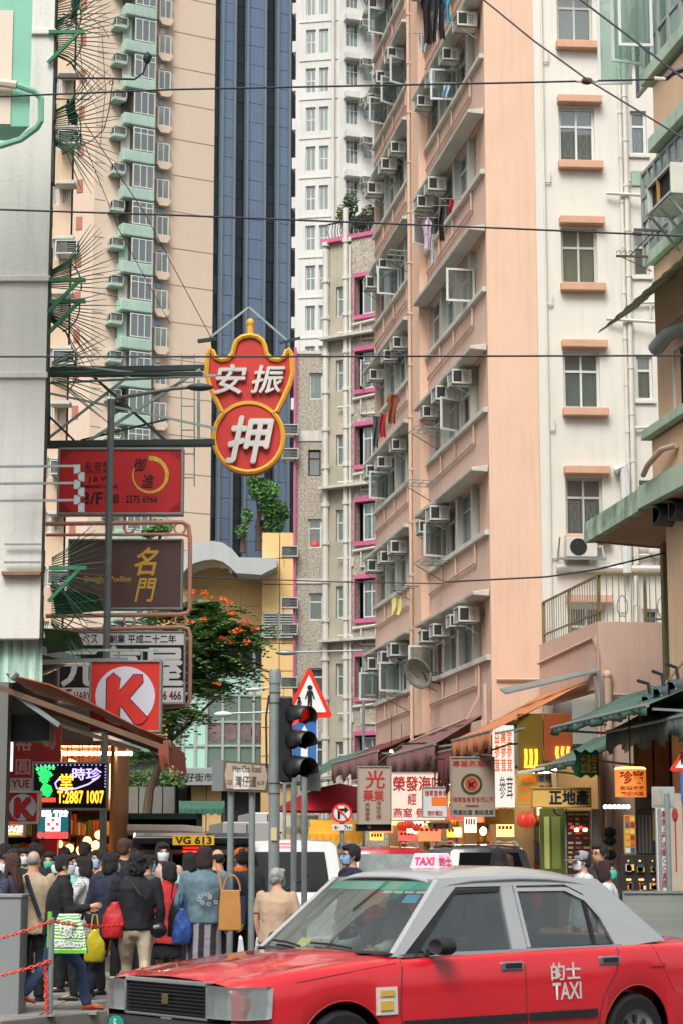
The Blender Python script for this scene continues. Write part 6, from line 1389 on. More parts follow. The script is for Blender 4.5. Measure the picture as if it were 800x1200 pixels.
# ---------------------------------------------------------------- overhead wires
def wire(pts, Y, r, label, grp=None):
 P = [at(a, b, (Y if not isinstance(Y, tuple) else Y[0] + (Y[1] - Y[0]) * k / max(1, len(pts) - 1))) for k, (a, b) in enumerate(pts)]
 t = thing('overhead_wire', label, 'wire', P[0]); fine = []
 for k in range(len(P) - 1):
  for q in range(6): fine.append(P[k].lerp(P[k + 1], q / 6) - P[0])
 fine.append(P[-1] - P[0]); MB().tube(fine, r, 6).build('cable', M_wire, t, True); return t
M_wire = mat('wire_black', '#33303a', .6, .1)
w1 = wire([(-420, 132), (-20, 114), (200, 105), (400, 101), (600, 97), (770, 93)], 22, .011, 'tram wire crossing just below the mint bay pipe')
wire([(-420, 232), (-20, 245), (200, 252), (400, 260), (600, 268), (1100, 290)], 22, .011, 'overhead wire crossing above the tenement roof garden')
wire([(-420, 419), (-20, 418), (300, 418), (1100, 416)], 22, .011, 'overhead wire crossing through the pawnshop sign')
wire([(560, -5), (625, 48), (690, 95), (800, 162), (830, 180)], (22, 20), .011, 'diagonal wire dropping from the peach block through the insulator'); wire([(660, -15), (730, 38), (800, 92), (840, 120)], (21, 19), .012, 'thick diagonal wire near the teal casements')
ins = thing('wire_insulator', 'pale insulator joint where two wires cross', 'insulator', at(687, 95, 21.9)); MB().tube([(-.12, 0, 0), (-.05, 0, 0)], .02, 8).tube([(.06, 0, 0), (.12, 0, 0)], .02, 8).build('sleeve', M_cr, ins); MB().ell((0, 0, 0), .07, .05, .04).build('clamp', M_rust, ins)
i2 = thing('wire_anchor', 'pale wire insulator ending at a dark bracket on the corner block', 'insulator', at(772, 92, 22)); MB().tube([(-.06, 0, 0), (.07, 0, -.01)], .025, 8).build('sleeve', M_cr, i2); MB().tube([(.07, 0, 0), (.14, 0, .06), (.3, 0, .12), (.6, .1, .1)], .035, 8).build('bracket', M_black, i2)
wire([(520, 682), (640, 676), (700, 667), (778, 648)], 38, .018, 'sagging cable running to the corner block column')
wire([(100, 145), (170, 250), (250, 400)], (28, 33), .007, 'thin stay wire from the aerial toward the pawn sign'); wire([(80, 120), (140, 270), (200, 380)], (28, 34), .006, 'twisted stay wire before the beige tower'); wire([(220, 676), (400, 682), (520, 684)], 40, .012, 'faint cable crossing before the market hall')
for i, (a, b) in enumerate((((90, 30), (95, 140)), ((120, 40), (118, 170)), ((105, 20), (128, 45)))): wire([a, ((a[0] + b[0]) / 2 + 5, (a[1] + b[1]) / 2), b], 27.5, .005, ['loose knotted string dangling from the green spikes', 'string of knots beside the aerial wire', 'short frayed string at the spike tips'][i])
# ---------------------------------------------------------------- trees
M_bark = mat('bark', '#5a4c3e', .9, .3, 6, bump=.5)
M_lf = [mat('leaf_a', '#5c7c48', .5, .3, .7), mat('leaf_b', '#76985a', .5, .3, .7), mat('leaf_c', '#486a3c', .55, .25, .7)]
tY = 62.0
def tree_flower():
 b = Vector((xat(176, tY), tY, 0)); t = thing('flowering_tree', 'dark leafy street tree topped with orange flowers', 'tree', b); r2 = random.Random(5)
 sc_ = tY / FPX
 q = lambda px, py, dy=0.0: at(px, py, tY + dy) - b
 mb = MB(); mb.tube([q(172, 1010), q(172, 960), q(176, 925), q(188, 895), q(198, 870), q(206, 840)], [.16, .15, .13, .11, .09, .06], 8)
 limbs = [((188, 895), (175, 875), (165, 850)), ((198, 870), (230, 840), (262, 810)), ((206, 840), (215, 790), (225, 745)), ((206, 840), (240, 790), (280, 750)), ((188, 895), (200, 870), (195, 820))]
 for l in limbs: dy = r2.uniform(-1, 1); mb.tube([q(*l[0]), q(*l[1], dy * .5), q(*l[2], dy)], [.08, .05, .02], 6)
 mb.build('trunk', M_bark, t, True)
 clumps = [(232, 712, 22, 12), (250, 735, 26, 14), (275, 752, 24, 14), (215, 745, 26, 16), (240, 770, 26, 16), (268, 782, 20, 12), (285, 738, 16, 8), (225, 795, 20, 13), (250, 806, 20, 9), (218, 835, 14, 10), (196, 770, 16, 18), (195, 830, 14, 18), (190, 720, 10, 10), (180, 850, 10, 8), (172, 885, 12, 6)]
 mbs = [MB(), MB(), MB()]; fl = []
 for ci, (cx, cy, rx, ry) in enumerate(clumps):
  dyc = r2.uniform(-1.2, 1.2)
  for k in range(int(64 * rx * ry / 300) + 26):
   u, v = r2.gauss(0, .5), r2.gauss(0, .5); base = q(cx + u * rx, cy + v * ry, dyc + r2.uniform(-.9, .9)); a = r2.uniform(0, 6.28); L = r2.uniform(.6, .95)
   d = Vector((math.cos(a), math.sin(a), r2.uniform(-.1, .45))); prev = base; m_ = mbs[r2.choice((0, 0, 1, 2))]
   for s in range(7):
    f = s / 6; p = base + d * L * f + Vector((0, 0, -.45 * L * f * f))
    sd_ = Vector((-math.sin(a), math.cos(a), 0)); 
    for sg in (-1, 1):
     tip = p + sd_ * sg * .24 * (1 - .5 * f) + d * .08 + Vector((0, 0, -.05)); wv = d * .07
     m_.add([p, p + (tip - p) * .5 + wv, tip, p + (tip - p) * .5 - wv], [(0, 1, 2, 3)])
 for m_, mm in zip(mbs, M_lf): m_.build('crown', mm, t, fix=False)
 for px, py in ((225, 694), (240, 694), (244, 700), (262, 702), (240, 726), (260, 748), (275, 740), (280, 738), (290, 752), (299, 737), (270, 752), (254, 801), (272, 718), (288, 730), (268, 706), (222, 728)):
  c = q(px, py, -1.4); mb = MB(); leafy(mb, c, (.14, .14, .08), 26, .06, r2); o = mb.build('flower', mat('flower_orange', '#dd6c34', .6, .15, 5), t, fix=False)
tree_flower()
def plain_tree(px, py_base, Y, clumps, label, mats, dens=1.0, size=.13):
 b = at(px, py_base, Y); t = thing('tree', label, 'tree', b); r2 = random.Random(px); q = lambda a, c, dy=0.0: at(a, c, Y + dy) - b
 mb = MB(); top = clumps[0]; mb.tube([(0, 0, 0), q(px, (py_base + top[1]) / 2), q(top[0], top[1])], [.2, .14, .05], 7)
 for c in clumps[1:]: mb.tube([q(px, (py_base + c[1]) / 2 + 8), q(c[0], c[1])], [.07, .02], 5)
 mb.build('trunk', M_bark, t, True)
 for j, m_ in enumerate(mats):
  mb = MB()
  for cx, cy, rx, ry in clumps: s = Y / FPX; leafy(mb, q(cx, cy, r2.uniform(-1, 1)), (rx * s, rx * s, ry * s), int(dens * 5 * rx * ry / len(mats)) + 60, size, r2)
  mb.build('crown', m_, t, fix=False)
 return t
M_lt = [mat('leaf_light', '#5f8a4a', .6, .25, .5), mat('leaf_mid', '#44703c', .6, .25, .5)]
plain_tree(303, 645, 125, [(310, 575, 20, 14), (318, 595, 16, 12), (300, 565, 12, 8), (322, 615, 12, 12), (308, 618, 9, 9), (330, 600, 10, 12)], 'pale green tree rising behind the market hall roof', M_lt, .8); plain_tree(285, 648, 124, [(290, 605, 7, 10), (284, 622, 8, 9)], 'thin young tree behind the market hall roof', M_lt, .25)
plain_tree(186, 660, 120, [(190, 618, 14, 8), (175, 625, 10, 6)], 'palm green shrub top showing between the red and brown signs', M_lt, .8)
pw = thing('planter_wall', 'grey stone planter wall under the flowering tree', 'wall', Vector((xat(150, 66), 66, 0))); xa, xb = xat(120, 66), xat(205, 66)
for k in range(6): MB().box(xa + (xb - xa) * k / 6 + .02 - pw.location.x, xa + (xb - xa) * (k + 1) / 6 - .02 - pw.location.x, 0, .4, 0, zat(922, 66)).build('stone_panel', mat('planter_stone', '#8d8d86', .8, .15, 1), pw)
hg = thing('hedge', 'leafy hedge growing on the grey planter wall', 'hedge', Vector((xat(150, 66.5), 66.5, zat(922, 66)))); mb = MB()
for k in range(9): leafy(mb, (xa + (xb - xa) * k / 8 - hg.location.x, .1, .25), (.4, .3, .35), 150, .09)
mb.build('foliage', M_lf[1], hg, fix=False)
lb2 = thing('market_side_building', 'grey lower storey beside the market hall', 'building', Vector((xat(120, 88), 88, 0))); MB().box(xat(60, 88) - lb2.location.x, xat(186, 88) - lb2.location.x, 0, 5, 0, zat(868, 88)).build('wall', mat('grey_store', '#6e7672', .8, .15, .5), lb2); MB().box(xat(60, 88) - lb2.location.x, xat(186, 88) - lb2.location.x, -.3, -.02, zat(893, 88), zat(878, 88)).build('green_band', mat('green_band', '#4f8f72', .7), lb2); MB().box(xat(126, 87) - lb2.location.x, xat(148, 87) - lb2.location.x, -.6, -.4, zat(893, 87), zat(876, 87)).build('orange_sign', mat('orange_sign', '#dd8a2a', .5), lb2)
# ---------------------------------------------------------------- people
SKIN = mat('skin', '#c9987c', .55, .06, 6, spec=.35); M_eye = mat('eye_dark', '#1c1512', .3, 0); M_hairk = mat('hair_black', '#1a1719', .45, .4, 40, bump=.9, bscale=120, spec=.5); M_hairg = mat('hair_grey', '#8f8f8e', .6, .25, 25); M_hairb = mat('hair_brown', '#4a2e24', .45, .4, 40, bump=.9, bscale=120, spec=.5); M_hairm = mat('hair_maroon', '#33191c', .45, .4, 40, bump=.9, bscale=120, spec=.5); M_scalp = mat('scalp_stubble', '#8a7468', .6, .15, 12)
M_mask_w = mat('mask_white', '#cfd6dc', .7, .03); M_mask_b = mat('mask_blue', '#8fb4d6', .7, .03); M_mask_g = mat('mask_green', '#4fb79a', .7, .03)
def union(mb, voxel, smooth=2, fold=0.0, freq=9.0, seed=0, mats=None, name='m', stretch=(1, 1, .45)):
 me = mb.mesh(name, mats or SKIN); o = bpy.data.objects.new(name, me)
 r = o.modifiers.new('r', 'REMESH'); r.mode = 'VOXEL'; r.voxel_size = voxel
 s = o.modifiers.new('s', 'SMOOTH'); s.factor = .5; s.iterations = smooth
 m2 = baked(o)
 if fold:
  off = Vector((seed * 3.1, seed * 1.7, seed * 2.3)); co = [v.co.copy() for v in m2.vertices]; nr = [v.normal.copy() for v in m2.vertices]
  for v, c, n in zip(m2.vertices, co, nr):
   q = Vector((c.x * stretch[0], c.y * stretch[1], c.z * stretch[2])) * freq + off
   f = noise.noise(q) + .5 * noise.noise(q * 2.1) + .6 * (abs(noise.noise(Vector((c.x * 1.2 + c.z, c.y, c.z * 2.2)) * freq * .8 + off)) - .25)
   v.co = c + n * f * fold
 m2.materials.clear()
 for m in (mats if isinstance(mats, (list, tuple)) else [mats or SKIN]): m2.materials.append(m)
 m2.polygons.foreach_set('use_smooth', [True] * len(m2.polygons)); m2.update()
 return m2
def ring_loft(mb, rings, n=16):
 """rings: (cx, cy, z, rx, ry)"""
 mb.loft([[(cx + rx * math.cos(2 * math.pi * k / n), cy + ry * math.sin(2 * math.pi * k / n), z) for k in range(n)] for cx, cy, z, rx, ry in rings])
def limb(mb, pts, rs, n=10):
 pts = [Vector(p) for p in pts]; P = []; Q = []
 for i in range(len(pts) - 1):
  for f in (0, .25, .5, .75): P.append(pts[i].lerp(pts[i + 1], f)); e = f * f * (3 - 2 * f); Q.append(rs[i] + (rs[i + 1] - rs[i]) * e + (.06 * rs[i] * math.sin(f * math.pi)))
 P.append(pts[-1]); Q.append(rs[-1]); mb.tube(P, Q, n)
 for p, r in zip(pts[:-1], rs[:-1]): mb.ell(p, r, r, r, 10, 6)
def person(px, py_top, Y, yaw, label, top, bottom, z0=.13, h=None, hair='short', hairm=None, mask=None, stride=0.0, arms=((0, .25), (0, .25)), lean=0.0, jl=.80, bulk=1.0, head=0.0, skirt=None, shoes=None, collar=None, cap=None, sleeve=True, glasses=False, group=None, topm2=None, flare=0.0, nod=0.0, wide=0.0, x=None):
 """yaw 0 faces the camera; arms = (forward swing, elbow bend) for the right and left arm"""
 X = xat(px, Y, py_top + 80) if x is None else x
 if h is None: h = zat(py_top, Y) - z0
 t = thing('person', label, 'person', (X, Y, z0), yaw); t.scale = (h / 1.68,) * 3
 if group: t['group'] = group
 sd = (sum(map(ord, label)) % 97) + 1; B = bulk
 lx = lambda z: -lean * max(0, z - .85)          # lean forward (-y)
 sw = .40 * stride
 hipz = .88 - .05 * abs(stride)
 legs = {}
 for s in (-1, 1):
  f = -sw * s
  hip = Vector((s * .09 * B, 0, hipz)); ank = Vector((s * .10, f, .09 + (.10 * abs(stride) if (f > 0) else 0)))
  kn = hip.lerp(ank, .5) + Vector((0, -.03 - .07 * abs(stride), .01)); legs[s] = (hip, kn, ank)
 arm = {}
 for s, (swg, el) in zip((-1, 1), arms):
  sh = Vector((s * (.175 * B + .01), lx(1.37), 1.365)); a = swg; L1, L2 = .285, .25
  elb = sh + Vector((s * (.07 + wide), -math.sin(a) * L1, -math.cos(a) * L1)); b = a + el
  wr = elb + Vector((s * -.015 - s * wide * .6, -math.sin(b) * L2, -math.cos(b) * L2)); arm[s] = (sh, elb, wr)
 hz = 1.575; hc = Vector((0, lx(1.5) - .015 - nod * .03, hz))
 mb = MB(); ring_loft(mb, [(0, lx(z), z, rx * B, ry * B) for z, rx, ry in ((.82, .13, .09), (1.0, .12, .085), (1.2, .14, .09), (1.34, .13, .08), (1.40, .08, .065), (1.45, .055, .058))] + [(0, lx(1.5) + .005, 1.55, .052, .056)])
 for s in (-1, 1):
  limb(mb, legs[s], (.075 * B, .05, .036)); limb(mb, arm[s], (.048, .038, .028))
  a = legs[s][2]; mb.ell(a + Vector((0, -.05, -.05)), .035, .10, .03)
 mb.ell(hc + Vector((0, .012, .022)), .072, .092, .088, 16, 12); mb.ell(hc + Vector((0, -.022, -.045)), .056, .066, .062, 14, 10); mb.ell(hc + Vector((0, -.03, -.085)), .032, .04, .022)
 mb.ell(hc + Vector((0, -.088, -.022)), .013, .018, .020, 8, 6); mb.ell(hc + Vector((0, -.082, -.005)), .009, .014, .03, 8, 6)
 for s in (-1, 1): mb.ell(hc + Vector((s * .073, .015, -.012)), .011, .022, .032, 8, 6); mb.ell(hc + Vector((s * .03, -.072, .018)), .022, .014, .008, 8, 5)
 me = union(mb, .0125, 2)
 hb = MB()
 for s in (-1, 1):
  wr = arm[s][2]; d = (wr - arm[s][1]).normalized(); sx_ = Vector((1, 0, 0)) - d * d.x; sx_.normalize(); fw = d.cross(sx_) * -1
  if fw.y > 0: fw = -fw
  hb.loft([[wr + d * q + (sx_ * .3 * math.cos(k * .785) * w2 + fw * math.sin(k * .785) * w1) for k in range(8)] for q, w1, w2 in ((-.02, .024, .06), (.025, .033, .06), (.068, .037, .05), (.08, .03, .035))])
  for i, (o_, L) in enumerate(((-.026, .054), (-.009, .066), (.009, .062), (.025, .048))):
   b0 = wr + d * .07 + fw * -o_; cur = -sx_ * s
   hb.tube([b0, b0 + d * L * .5 + cur * .008, b0 + d * L * .8 + cur * .03, b0 + d * L * .9 + cur * .05], [.009, .0085, .008, .0055], 6)
  b0 = wr + d * .025 + fw * .028; hb.tube([b0, b0 + d * .025 + fw * .018, b0 + d * .052 + fw * .022 - sx_ * s * .01], [.011, .0095, .007], 6)
 n0 = len(me.vertices); bm = bmesh.new(); bm.from_mesh(me); hm = hb.mesh('h', SKIN, True); bm.from_mesh(hm); bm.to_mesh(me); bm.free(); bpy.data.meshes.remove(hm)
 body = bpy.data.objects.new('body', me); COL.objects.link(body); body.parent = t; hp = []
 def garment(name, mb, m, vox=.019, fold=.017, freq=8, parent=t, **k):
  me = union(mb, vox, 2, fold, freq, sd, m, name, **k); o = bpy.data.objects.new(name, me); COL.objects.link(o); o.parent = parent; return o
 mb = MB(); ex = .02
 ring_loft(mb, [(0, lx(jl), jl, (.165 + flare) * B + ex, (.115 + flare) * B + ex), (0, lx(.95), .95, .155 * B + ex, .11 * B + ex), (0, lx(1.05), 1.06, .152 * B + ex, .108 * B + ex), (0, lx(1.2), 1.2, .17 * B + ex, .115 * B + ex), (0, lx(1.31), 1.31, .178 * B + ex, .105 * B + ex), (0, lx(1.38), 1.38, .15 * B + .01, .085 + .012), (0, lx(1.42), 1.425, .085, .075), (0, lx(1.45), 1.455, .066, .066)], 20)
 for s in (-1, 1):
  if sleeve: limb(mb, (arm[s][0], arm[s][1], arm[s][2].lerp(arm[s][1], .04)), (.068 * (.6 + .4 * B), .056, .044))
  else: limb(mb, (arm[s][0], arm[s][0].lerp(arm[s][1], .75)), (.068, .062))
 jk = garment('jacket', mb, top)
 if collar:
  mb = MB(); ring_loft(mb, [(0, lx(1.42), 1.405, .095, .085), (0, lx(1.45), 1.44, .084, .08), (0, lx(1.47), 1.475, .074, .074)]); garment('collar', mb, collar, .012, .003)
 if skirt:
  zb, fl_ = skirt; mb = MB(); ring_loft(mb, [(0, 0, zb, .16 + fl_, .13 + fl_ * .8), (0, 0, (zb + .88) / 2, .165 + fl_ * .5, .13 + fl_ * .4), (0, 0, .86, .165 * B, .12 * B), (0, 0, .98, .15 * B, .105 * B)], 24); garment('skirt', mb, bottom, .02, .02, 7, stretch=(1, 1, .12))
 else:
  mb = MB(); ring_loft(mb, [(0, 0, .77, .12 * B, .1 * B), (0, 0, .84, .165 * B, .118 * B), (0, lx(.95), .98, .15 * B, .105 * B)])
  for s in (-1, 1): a = legs[s]; limb(mb, (a[0] + Vector((0, 0, -.02)), a[1], a[2] + Vector((0, .01, -.03))), (.092 * B, .068, .058))
  garment('trousers', mb, bottom, .019, .014, 9)
 for s in (-1, 1):
  a = legs[s][2]; pit = .5 * abs(stride) if a.y > 0 else 0.0; mb = MB()
  pts = []
  for q, w_, hh in ((.06, .032, .05), (.02, .042, .075), (-.04, .044, .07), (-.10, .045, .05), (-.15, .042, .042), (-.185, .02, .03)):
   cy = a.y + q * math.cos(pit) ; cz = a.z - .088 + hh * .5 - pit * q * .9 * 0 + math.sin(pit) * (q + .15) * .6
   pts.append([(a.x + w_ * math.cos(k * .785), cy, cz + hh * .5 * math.sin(k * .785)) for k in range(8)])
  mb.loft(pts); mb.build('shoe', shoes or M_black, t, True)
 hd = MB(); yv = lambda v: v
 hm_ = hairm or M_hairk
 hn = bpy.data.objects.new('head_gear', None)
 def cap_shell(z_front, z_back, grow, low=-.02):
  rows = []
  for j in range(10):
   ph = j / 9; rows.append([])
   for k in range(25):
    th = 2 * math.pi * k / 24; fr_ = (1 - math.sin(th)) / 2    # 1 = front (-y)
    zlo = z_back + (z_front - z_back) * fr_ ** 1.6; zz = .115 * grow * math.sin(math.pi / 2 * (1 - ph)) ; zz = max(zz, -2) 
    lat = math.pi / 2 * (1 - ph) if True else 0
    z_ = zlo + (.118 * grow - zlo) * math.sin(lat); rad = math.cos(math.asin(max(-1, min(1, z_ / (.128 * grow))))) if abs(z_) < .128 * grow else 0.05
    rad = max(rad, .12 * (1 - ph) if j < 2 else rad)
    rows[-1].append(hc + Vector((.079 * grow * rad * math.cos(th), .012 + .102 * grow * rad * math.sin(th), .018 + z_)))
  return rows
 def hairmesh(mb, amp, fr_, vox=.0085):
  me = union(mb, vox, 2, amp, fr_, sd, hm_, 'hair', stretch=(1, 1, .12) if hair != 'curly' else (1, 1, 1)); o = bpy.data.objects.new('hair', me); COL.objects.link(o); o.parent = t; hp.append(o); return o
 if hair != 'none':
  mb = MB()
  if hair == 'bald':
   mb.ell(hc + Vector((0, .022, .012)), .076, .094, .075, 16, 10); hairmesh(mb, .002, 30)
  else:
   g_ = {'short': 1.0, 'bob': 1.06, 'long': 1.06, 'curly': 1.16, 'bun': 1.05}[hair]
   mb.ell(hc + Vector((0, .028, .04)), .083 * g_, .098 * g_, .088 * g_, 18, 12); mb.ell(hc + Vector((0, .05, -.005)), .078 * g_, .074 * g_, .08, 16, 10)
   mb.ell(hc + Vector((0, -.04, .083)), .068 * g_, .055, .035, 14, 8)
   for s in (-1, 1): mb.ell(hc + Vector((s * .072, .0, .02)), .018, .04, .05, 8, 6)
   if hair in ('bob', 'long'):
    for s in (-1, 1): mb.ell(hc + Vector((s * .07, .02, -.03)), .026, .06, .075, 10, 8)
    mb.ell(hc + Vector((0, .07, -.06)), .088, .05, .085, 14, 8)
   if hair == 'long':
    ring_loft(mb, [(0, .085 + lx(1.4), hz - .40, .09, .03), (0, .095 + lx(1.4), hz - .25, .105, .04), (0, .075 + hc.y, hz - .05, .088, .055)])
    for s in (-1, 1): limb(mb, (hc + Vector((s * .08, .0, .0)), hc + Vector((s * .09, -.01, -.15)), hc + Vector((s * .085, -.03, -.28))), (.025, .028, .015))
   if hair == 'bun': mb.ell(hc + Vector((0, .08, .09)), .06, .055, .055, 12, 8)
   if hair == 'curly': mb.ell(hc + Vector((0, .06, -.05)), .105, .075, .10, 14, 8)
   hairmesh(mb, {'short': .007, 'curly': .018}.get(hair, .009), {'short': 48, 'curly': 24}.get(hair, 42))
 if cap:
  mb = MB(); mb.ell(hc + Vector((0, .015, .055)), .088, .105, .075, 18, 10); mb.box(-.088, .088, hc.y - .03, hc.y + .03, hc.z + .02, hc.z + .03); o = garment('cap', mb, cap, .011, .003, 12); hp.append(o)
  mb = MB(); mb.grid([[hc + Vector((.085 * math.sin(R(a)) * q, -.06 - .045 * math.cos(R(a)) * q - (q - .8) * .28 * math.cos(R(a)), .035 - .02 * q)) for a in range(-80, 81, 16)] for q in (.8, 1.0, 1.15)]); o = mb.build('cap_brim', cap, t, True, fix=False); sm = o.modifiers.new('s', 'SOLIDIFY'); sm.thickness = .006; hp.append(o)
 if mask:
  rows = []
  for j in range(7):
   q = j / 6; zz = .003 - .105 * q; rows.append([])
   for k in range(13):
    th = R(-72 + 144 * k / 12); bul = 1 + .10 * math.sin(math.pi * q) * math.cos(th) ** 2
    rx_ = (.078 - .022 * q) * bul; ry_ = (.103 - .012 * q) * bul
    rows[-1].append(hc + Vector((rx_ * math.sin(th), -ry_ * math.cos(th) + (.01 if q < .2 else 0) - (.006 if abs(th) < .3 and q < .5 else 0) + .006, zz)))
  o = MB().grid(rows).build('face_mask', mask, t, True, fix=False); sm = o.modifiers.new('s', 'SOLIDIFY'); sm.thickness = .004; hp.append(o)
  for s in (-1, 1): o = MB().tube([hc + Vector((s * .075, -.03, -.02)), hc + Vector((s * .084, .0, -.005)), hc + Vector((s * .082, .02, -.02)), hc + Vector((s * .066, -.02, -.07))], .0025, 5).build('ear_loop', mask, t); hp.append(o)
 for s in (-1, 1):
  o = MB().ell(hc + Vector((s * .031, -.079, .006)), .012, .006, .006, 8, 6).build('eye', M_eye, t, True); hp.append(o)
  o = MB().tube([hc + Vector((s * .014, -.084, .024)), hc + Vector((s * .032, -.083, .029)), hc + Vector((s * .05, -.072, .024))], .0035, 5).build('eyebrow', hm_ if hair != 'bald' else M_hairk, t, True); hp.append(o)
 if not mask: o = MB().ell(hc + Vector((0, -.083, -.058)), .022, .006, .005, 8, 5).build('mouth', mat('lips', '#9a5a50', .5, 0), t, True); hp.append(o)
 if glasses:
  mb = MB()
  for s in (-1, 1): mb.tube([hc + Vector((s * .032 + .024 * math.cos(a), -.094, .006 + .018 * math.sin(a))) for a in [k * .6283 for k in range(10)]], .003, 5, closed=True); mb.tube([hc + Vector((s * .055, -.09, .01)), hc + Vector((s * .08, .01, .01))], .0025, 5)
  o = mb.build('glasses', M_black, t); hp.append(o)
 if head or nod:
  Mx = Matrix.Translation((0, hc.y, 1.47)) @ Matrix.Rotation(head, 4, 'Z') @ Matrix.Rotation(-nod, 4, 'X') @ Matrix.Translation((0, -hc.y, -1.47))
  for o in hp: o.data.transform(Mx)
  for v in body.data.vertices:
   if v.co.z > 1.42 and abs(v.co.x) < .1:
    f = min(1, max(0, (v.co.z - 1.44) / .05)); v.co = v.co.lerp(Mx @ v.co, f)
 return t, arm, h / 1.68
def hand_pos(P, s):
 """world position of a hand: s = -1 or 1 in the person's own x"""
 t, arm, k = P; w_ = arm[s][2] + (arm[s][2] - arm[s][1]).normalized() * .08; a = t.rotation_euler[2]
 return Vector(t.location) + Vector((math.cos(a) * w_.x - math.sin(a) * w_.y, math.sin(a) * w_.x + math.cos(a) * w_.y, w_.z)) * k
def shoulder_pos(P, s, dx=0, dy=0, dz=0):
 t, arm, k = P; w_ = arm[s][0] + Vector((dx, dy, dz)); a = t.rotation_euler[2]
 return Vector(t.location) + Vector((math.cos(a) * w_.x - math.sin(a) * w_.y, math.sin(a) * w_.x + math.cos(a) * w_.y, w_.z)) * k
def cloth(name, hexc, **k): return mat(name, hexc, k.pop('rough', .85), k.pop('var', .12), k.pop('scale', 8), bump=k.pop('bump', .25), bscale=k.pop('bscale', 220), **k)
def striped(name, h1, h2, scale, axis='X', dist=0.0, plaid=False):
 if name in MATS: return MATS[name]
 m = mat(name, h1, .85, .05, 5); n = m.node_tree.nodes; l = m.node_tree.links; b = n['Principled BSDF']
 tc = n.new('ShaderNodeTexCoord'); w1 = n.new('ShaderNodeTexWave'); w1.bands_direction = axis; w1.inputs['Scale'].default_value = scale; w1.inputs['Distortion'].default_value = dist
 l.new(tc.outputs['Object'], w1.inputs['Vector']); mr = n.new('ShaderNodeMapRange'); mr.inputs['From Min'].default_value = .4; mr.inputs['From Max'].default_value = .6; l.new(w1.outputs['Fac'], mr.inputs['Value']); fac = mr.outputs[0]
 if plaid:
  w2 = n.new('ShaderNodeTexWave'); w2.bands_direction = 'Z'; w2.inputs['Scale'].default_value = scale; l.new(tc.outputs['Object'], w2.inputs['Vector'])
  ma = n.new('ShaderNodeMath'); ma.operation = 'MULTIPLY'; l.new(fac, ma.inputs[0]); l.new(w2.outputs['Fac'], ma.inputs[1]); fac = ma.outputs[0]
 mx = n.new('ShaderNodeMix'); mx.data_type = 'RGBA'; mx.inputs['A'].default_value = lin(h1); mx.inputs['B'].default_value = lin(h2); l.new(fac, mx.inputs['Factor']); l.new(mx.outputs['Result'], b.inputs['Base Color']); return m
C_blk = cloth('cloth_black', '#1d1e22'); C_navy = cloth('cloth_navy', '#23283c'); C_jean = cloth('cloth_jeans', '#3c4f70', var=.25); C_beige = cloth('cloth_beige', '#a8977d'); C_kh = cloth('cloth_khaki', '#b3a58e'); C_red = cloth('cloth_red', '#b02a2e'); C_den = cloth('cloth_denim', '#5d7580', var=.3, scale=5); C_knit = striped('cloth_knit', '#b79e86', '#a58b74', 22, 'X'); C_plaid = striped('cloth_plaid', '#c8cacc', '#7d8288', 11, 'X', 0, True); C_dots = striped('cloth_dots', '#22263c', '#5a5f78', 24, 'X', 0, True); C_skirt = striped('cloth_skirt', '#2c2730', '#85868c', 2.6, 'X', 1.2); C_pink = cloth('cloth_pink', '#c6a69e'); C_grey = cloth('cloth_grey', '#4a4d50'); C_pale = cloth('cloth_pale', '#b9bdc0'); C_char = cloth('cloth_charcoal', '#2b2e30'); C_or = cloth('cloth_orange', '#d8642a'); C_olive = cloth('cloth_olive', '#4a4a3c'); C_mint = cloth('cloth_mint', '#7fb0a8')
M_shoeo = mat('shoe_orange', '#c4512e', .6, .3, 15); PI = math.pi
P = {}
P['bag'] = person(66, 1003, 20.4, PI / 2 + .25, 'person in black jacket and jeans walking with a green tote bag', C_blk, C_jean, hair='short', mask=M_mask_w, stride=.95, arms=((.15, 1.6), (.1, 1.5)), lean=.12, hairm=M_hairk, shoes=M_shoeo, bulk=1.12, collar=C_blk, head=-.1)
P['beige'] = person(38, 998, 21.7, PI - .15, 'balding person in beige jacket with a navy shoulder strap', C_beige, C_blk, hair='bald', hairm=M_hairg, jl=.76, bulk=1.18, arms=((.2, .4), (.2, .6)), flare=.02)
P['dots'] = person(12, 1002, 21.4, PI / 2 + PI - .3, 'person with long brown hair and a patterned navy top', C_dots, C_blk, hair='long', hairm=M_hairb, mask=M_mask_w, bulk=.98)
P['plaid'] = person(97, 1006, 21.9, -PI / 2 - .1, 'person in grey plaid shirt raising a hand to the face mask', C_plaid, C_blk, hair='bob', mask=M_mask_w, arms=((.1, .2), (.5, 2.0)), jl=.74, flare=.03, stride=.2)
P['suit'] = person(130, 1001, 21.4, PI - .35, 'person in navy suit walking away', C_navy, C_navy, hair='bob', stride=-.9, arms=((.1, .3), (-.1, .3)), jl=.74, bulk=1.08, head=-.5, mask=M_mask_w)
P['black'] = person(160, 1001, 20.9, PI + .1, 'person with curly hair in black sweater and beige trousers', C_blk, C_kh, hair='curly', arms=((-.05, .3), (.1, .9)), stride=.55, bulk=1.14, jl=.84)
P['red'] = person(197, 1012, 22.2, PI + .4, 'person in a bright red jacket and dark skirt', C_red, C_blk, hair='bob', skirt=(.5, .04), jl=.68, flare=.05, mask=M_mask_w, head=.4, collar=C_red)
P['denim'] = person(239, 993, 21.2, PI - .05, 'person in denim jacket and long striped skirt', C_den, C_skirt, hair='bob', hairm=M_hairm, skirt=(.18, .07), jl=.86, bulk=1.12, arms=((.15, .35), (.1, .5)), collar=C_den)
P['navyman'] = person(255, 996, 22.6, PI + .2, 'balding person in a wide navy jacket behind the denim jacket', C_navy, C_blk, hair='bald', bulk=1.3, jl=.74, wide=.05)
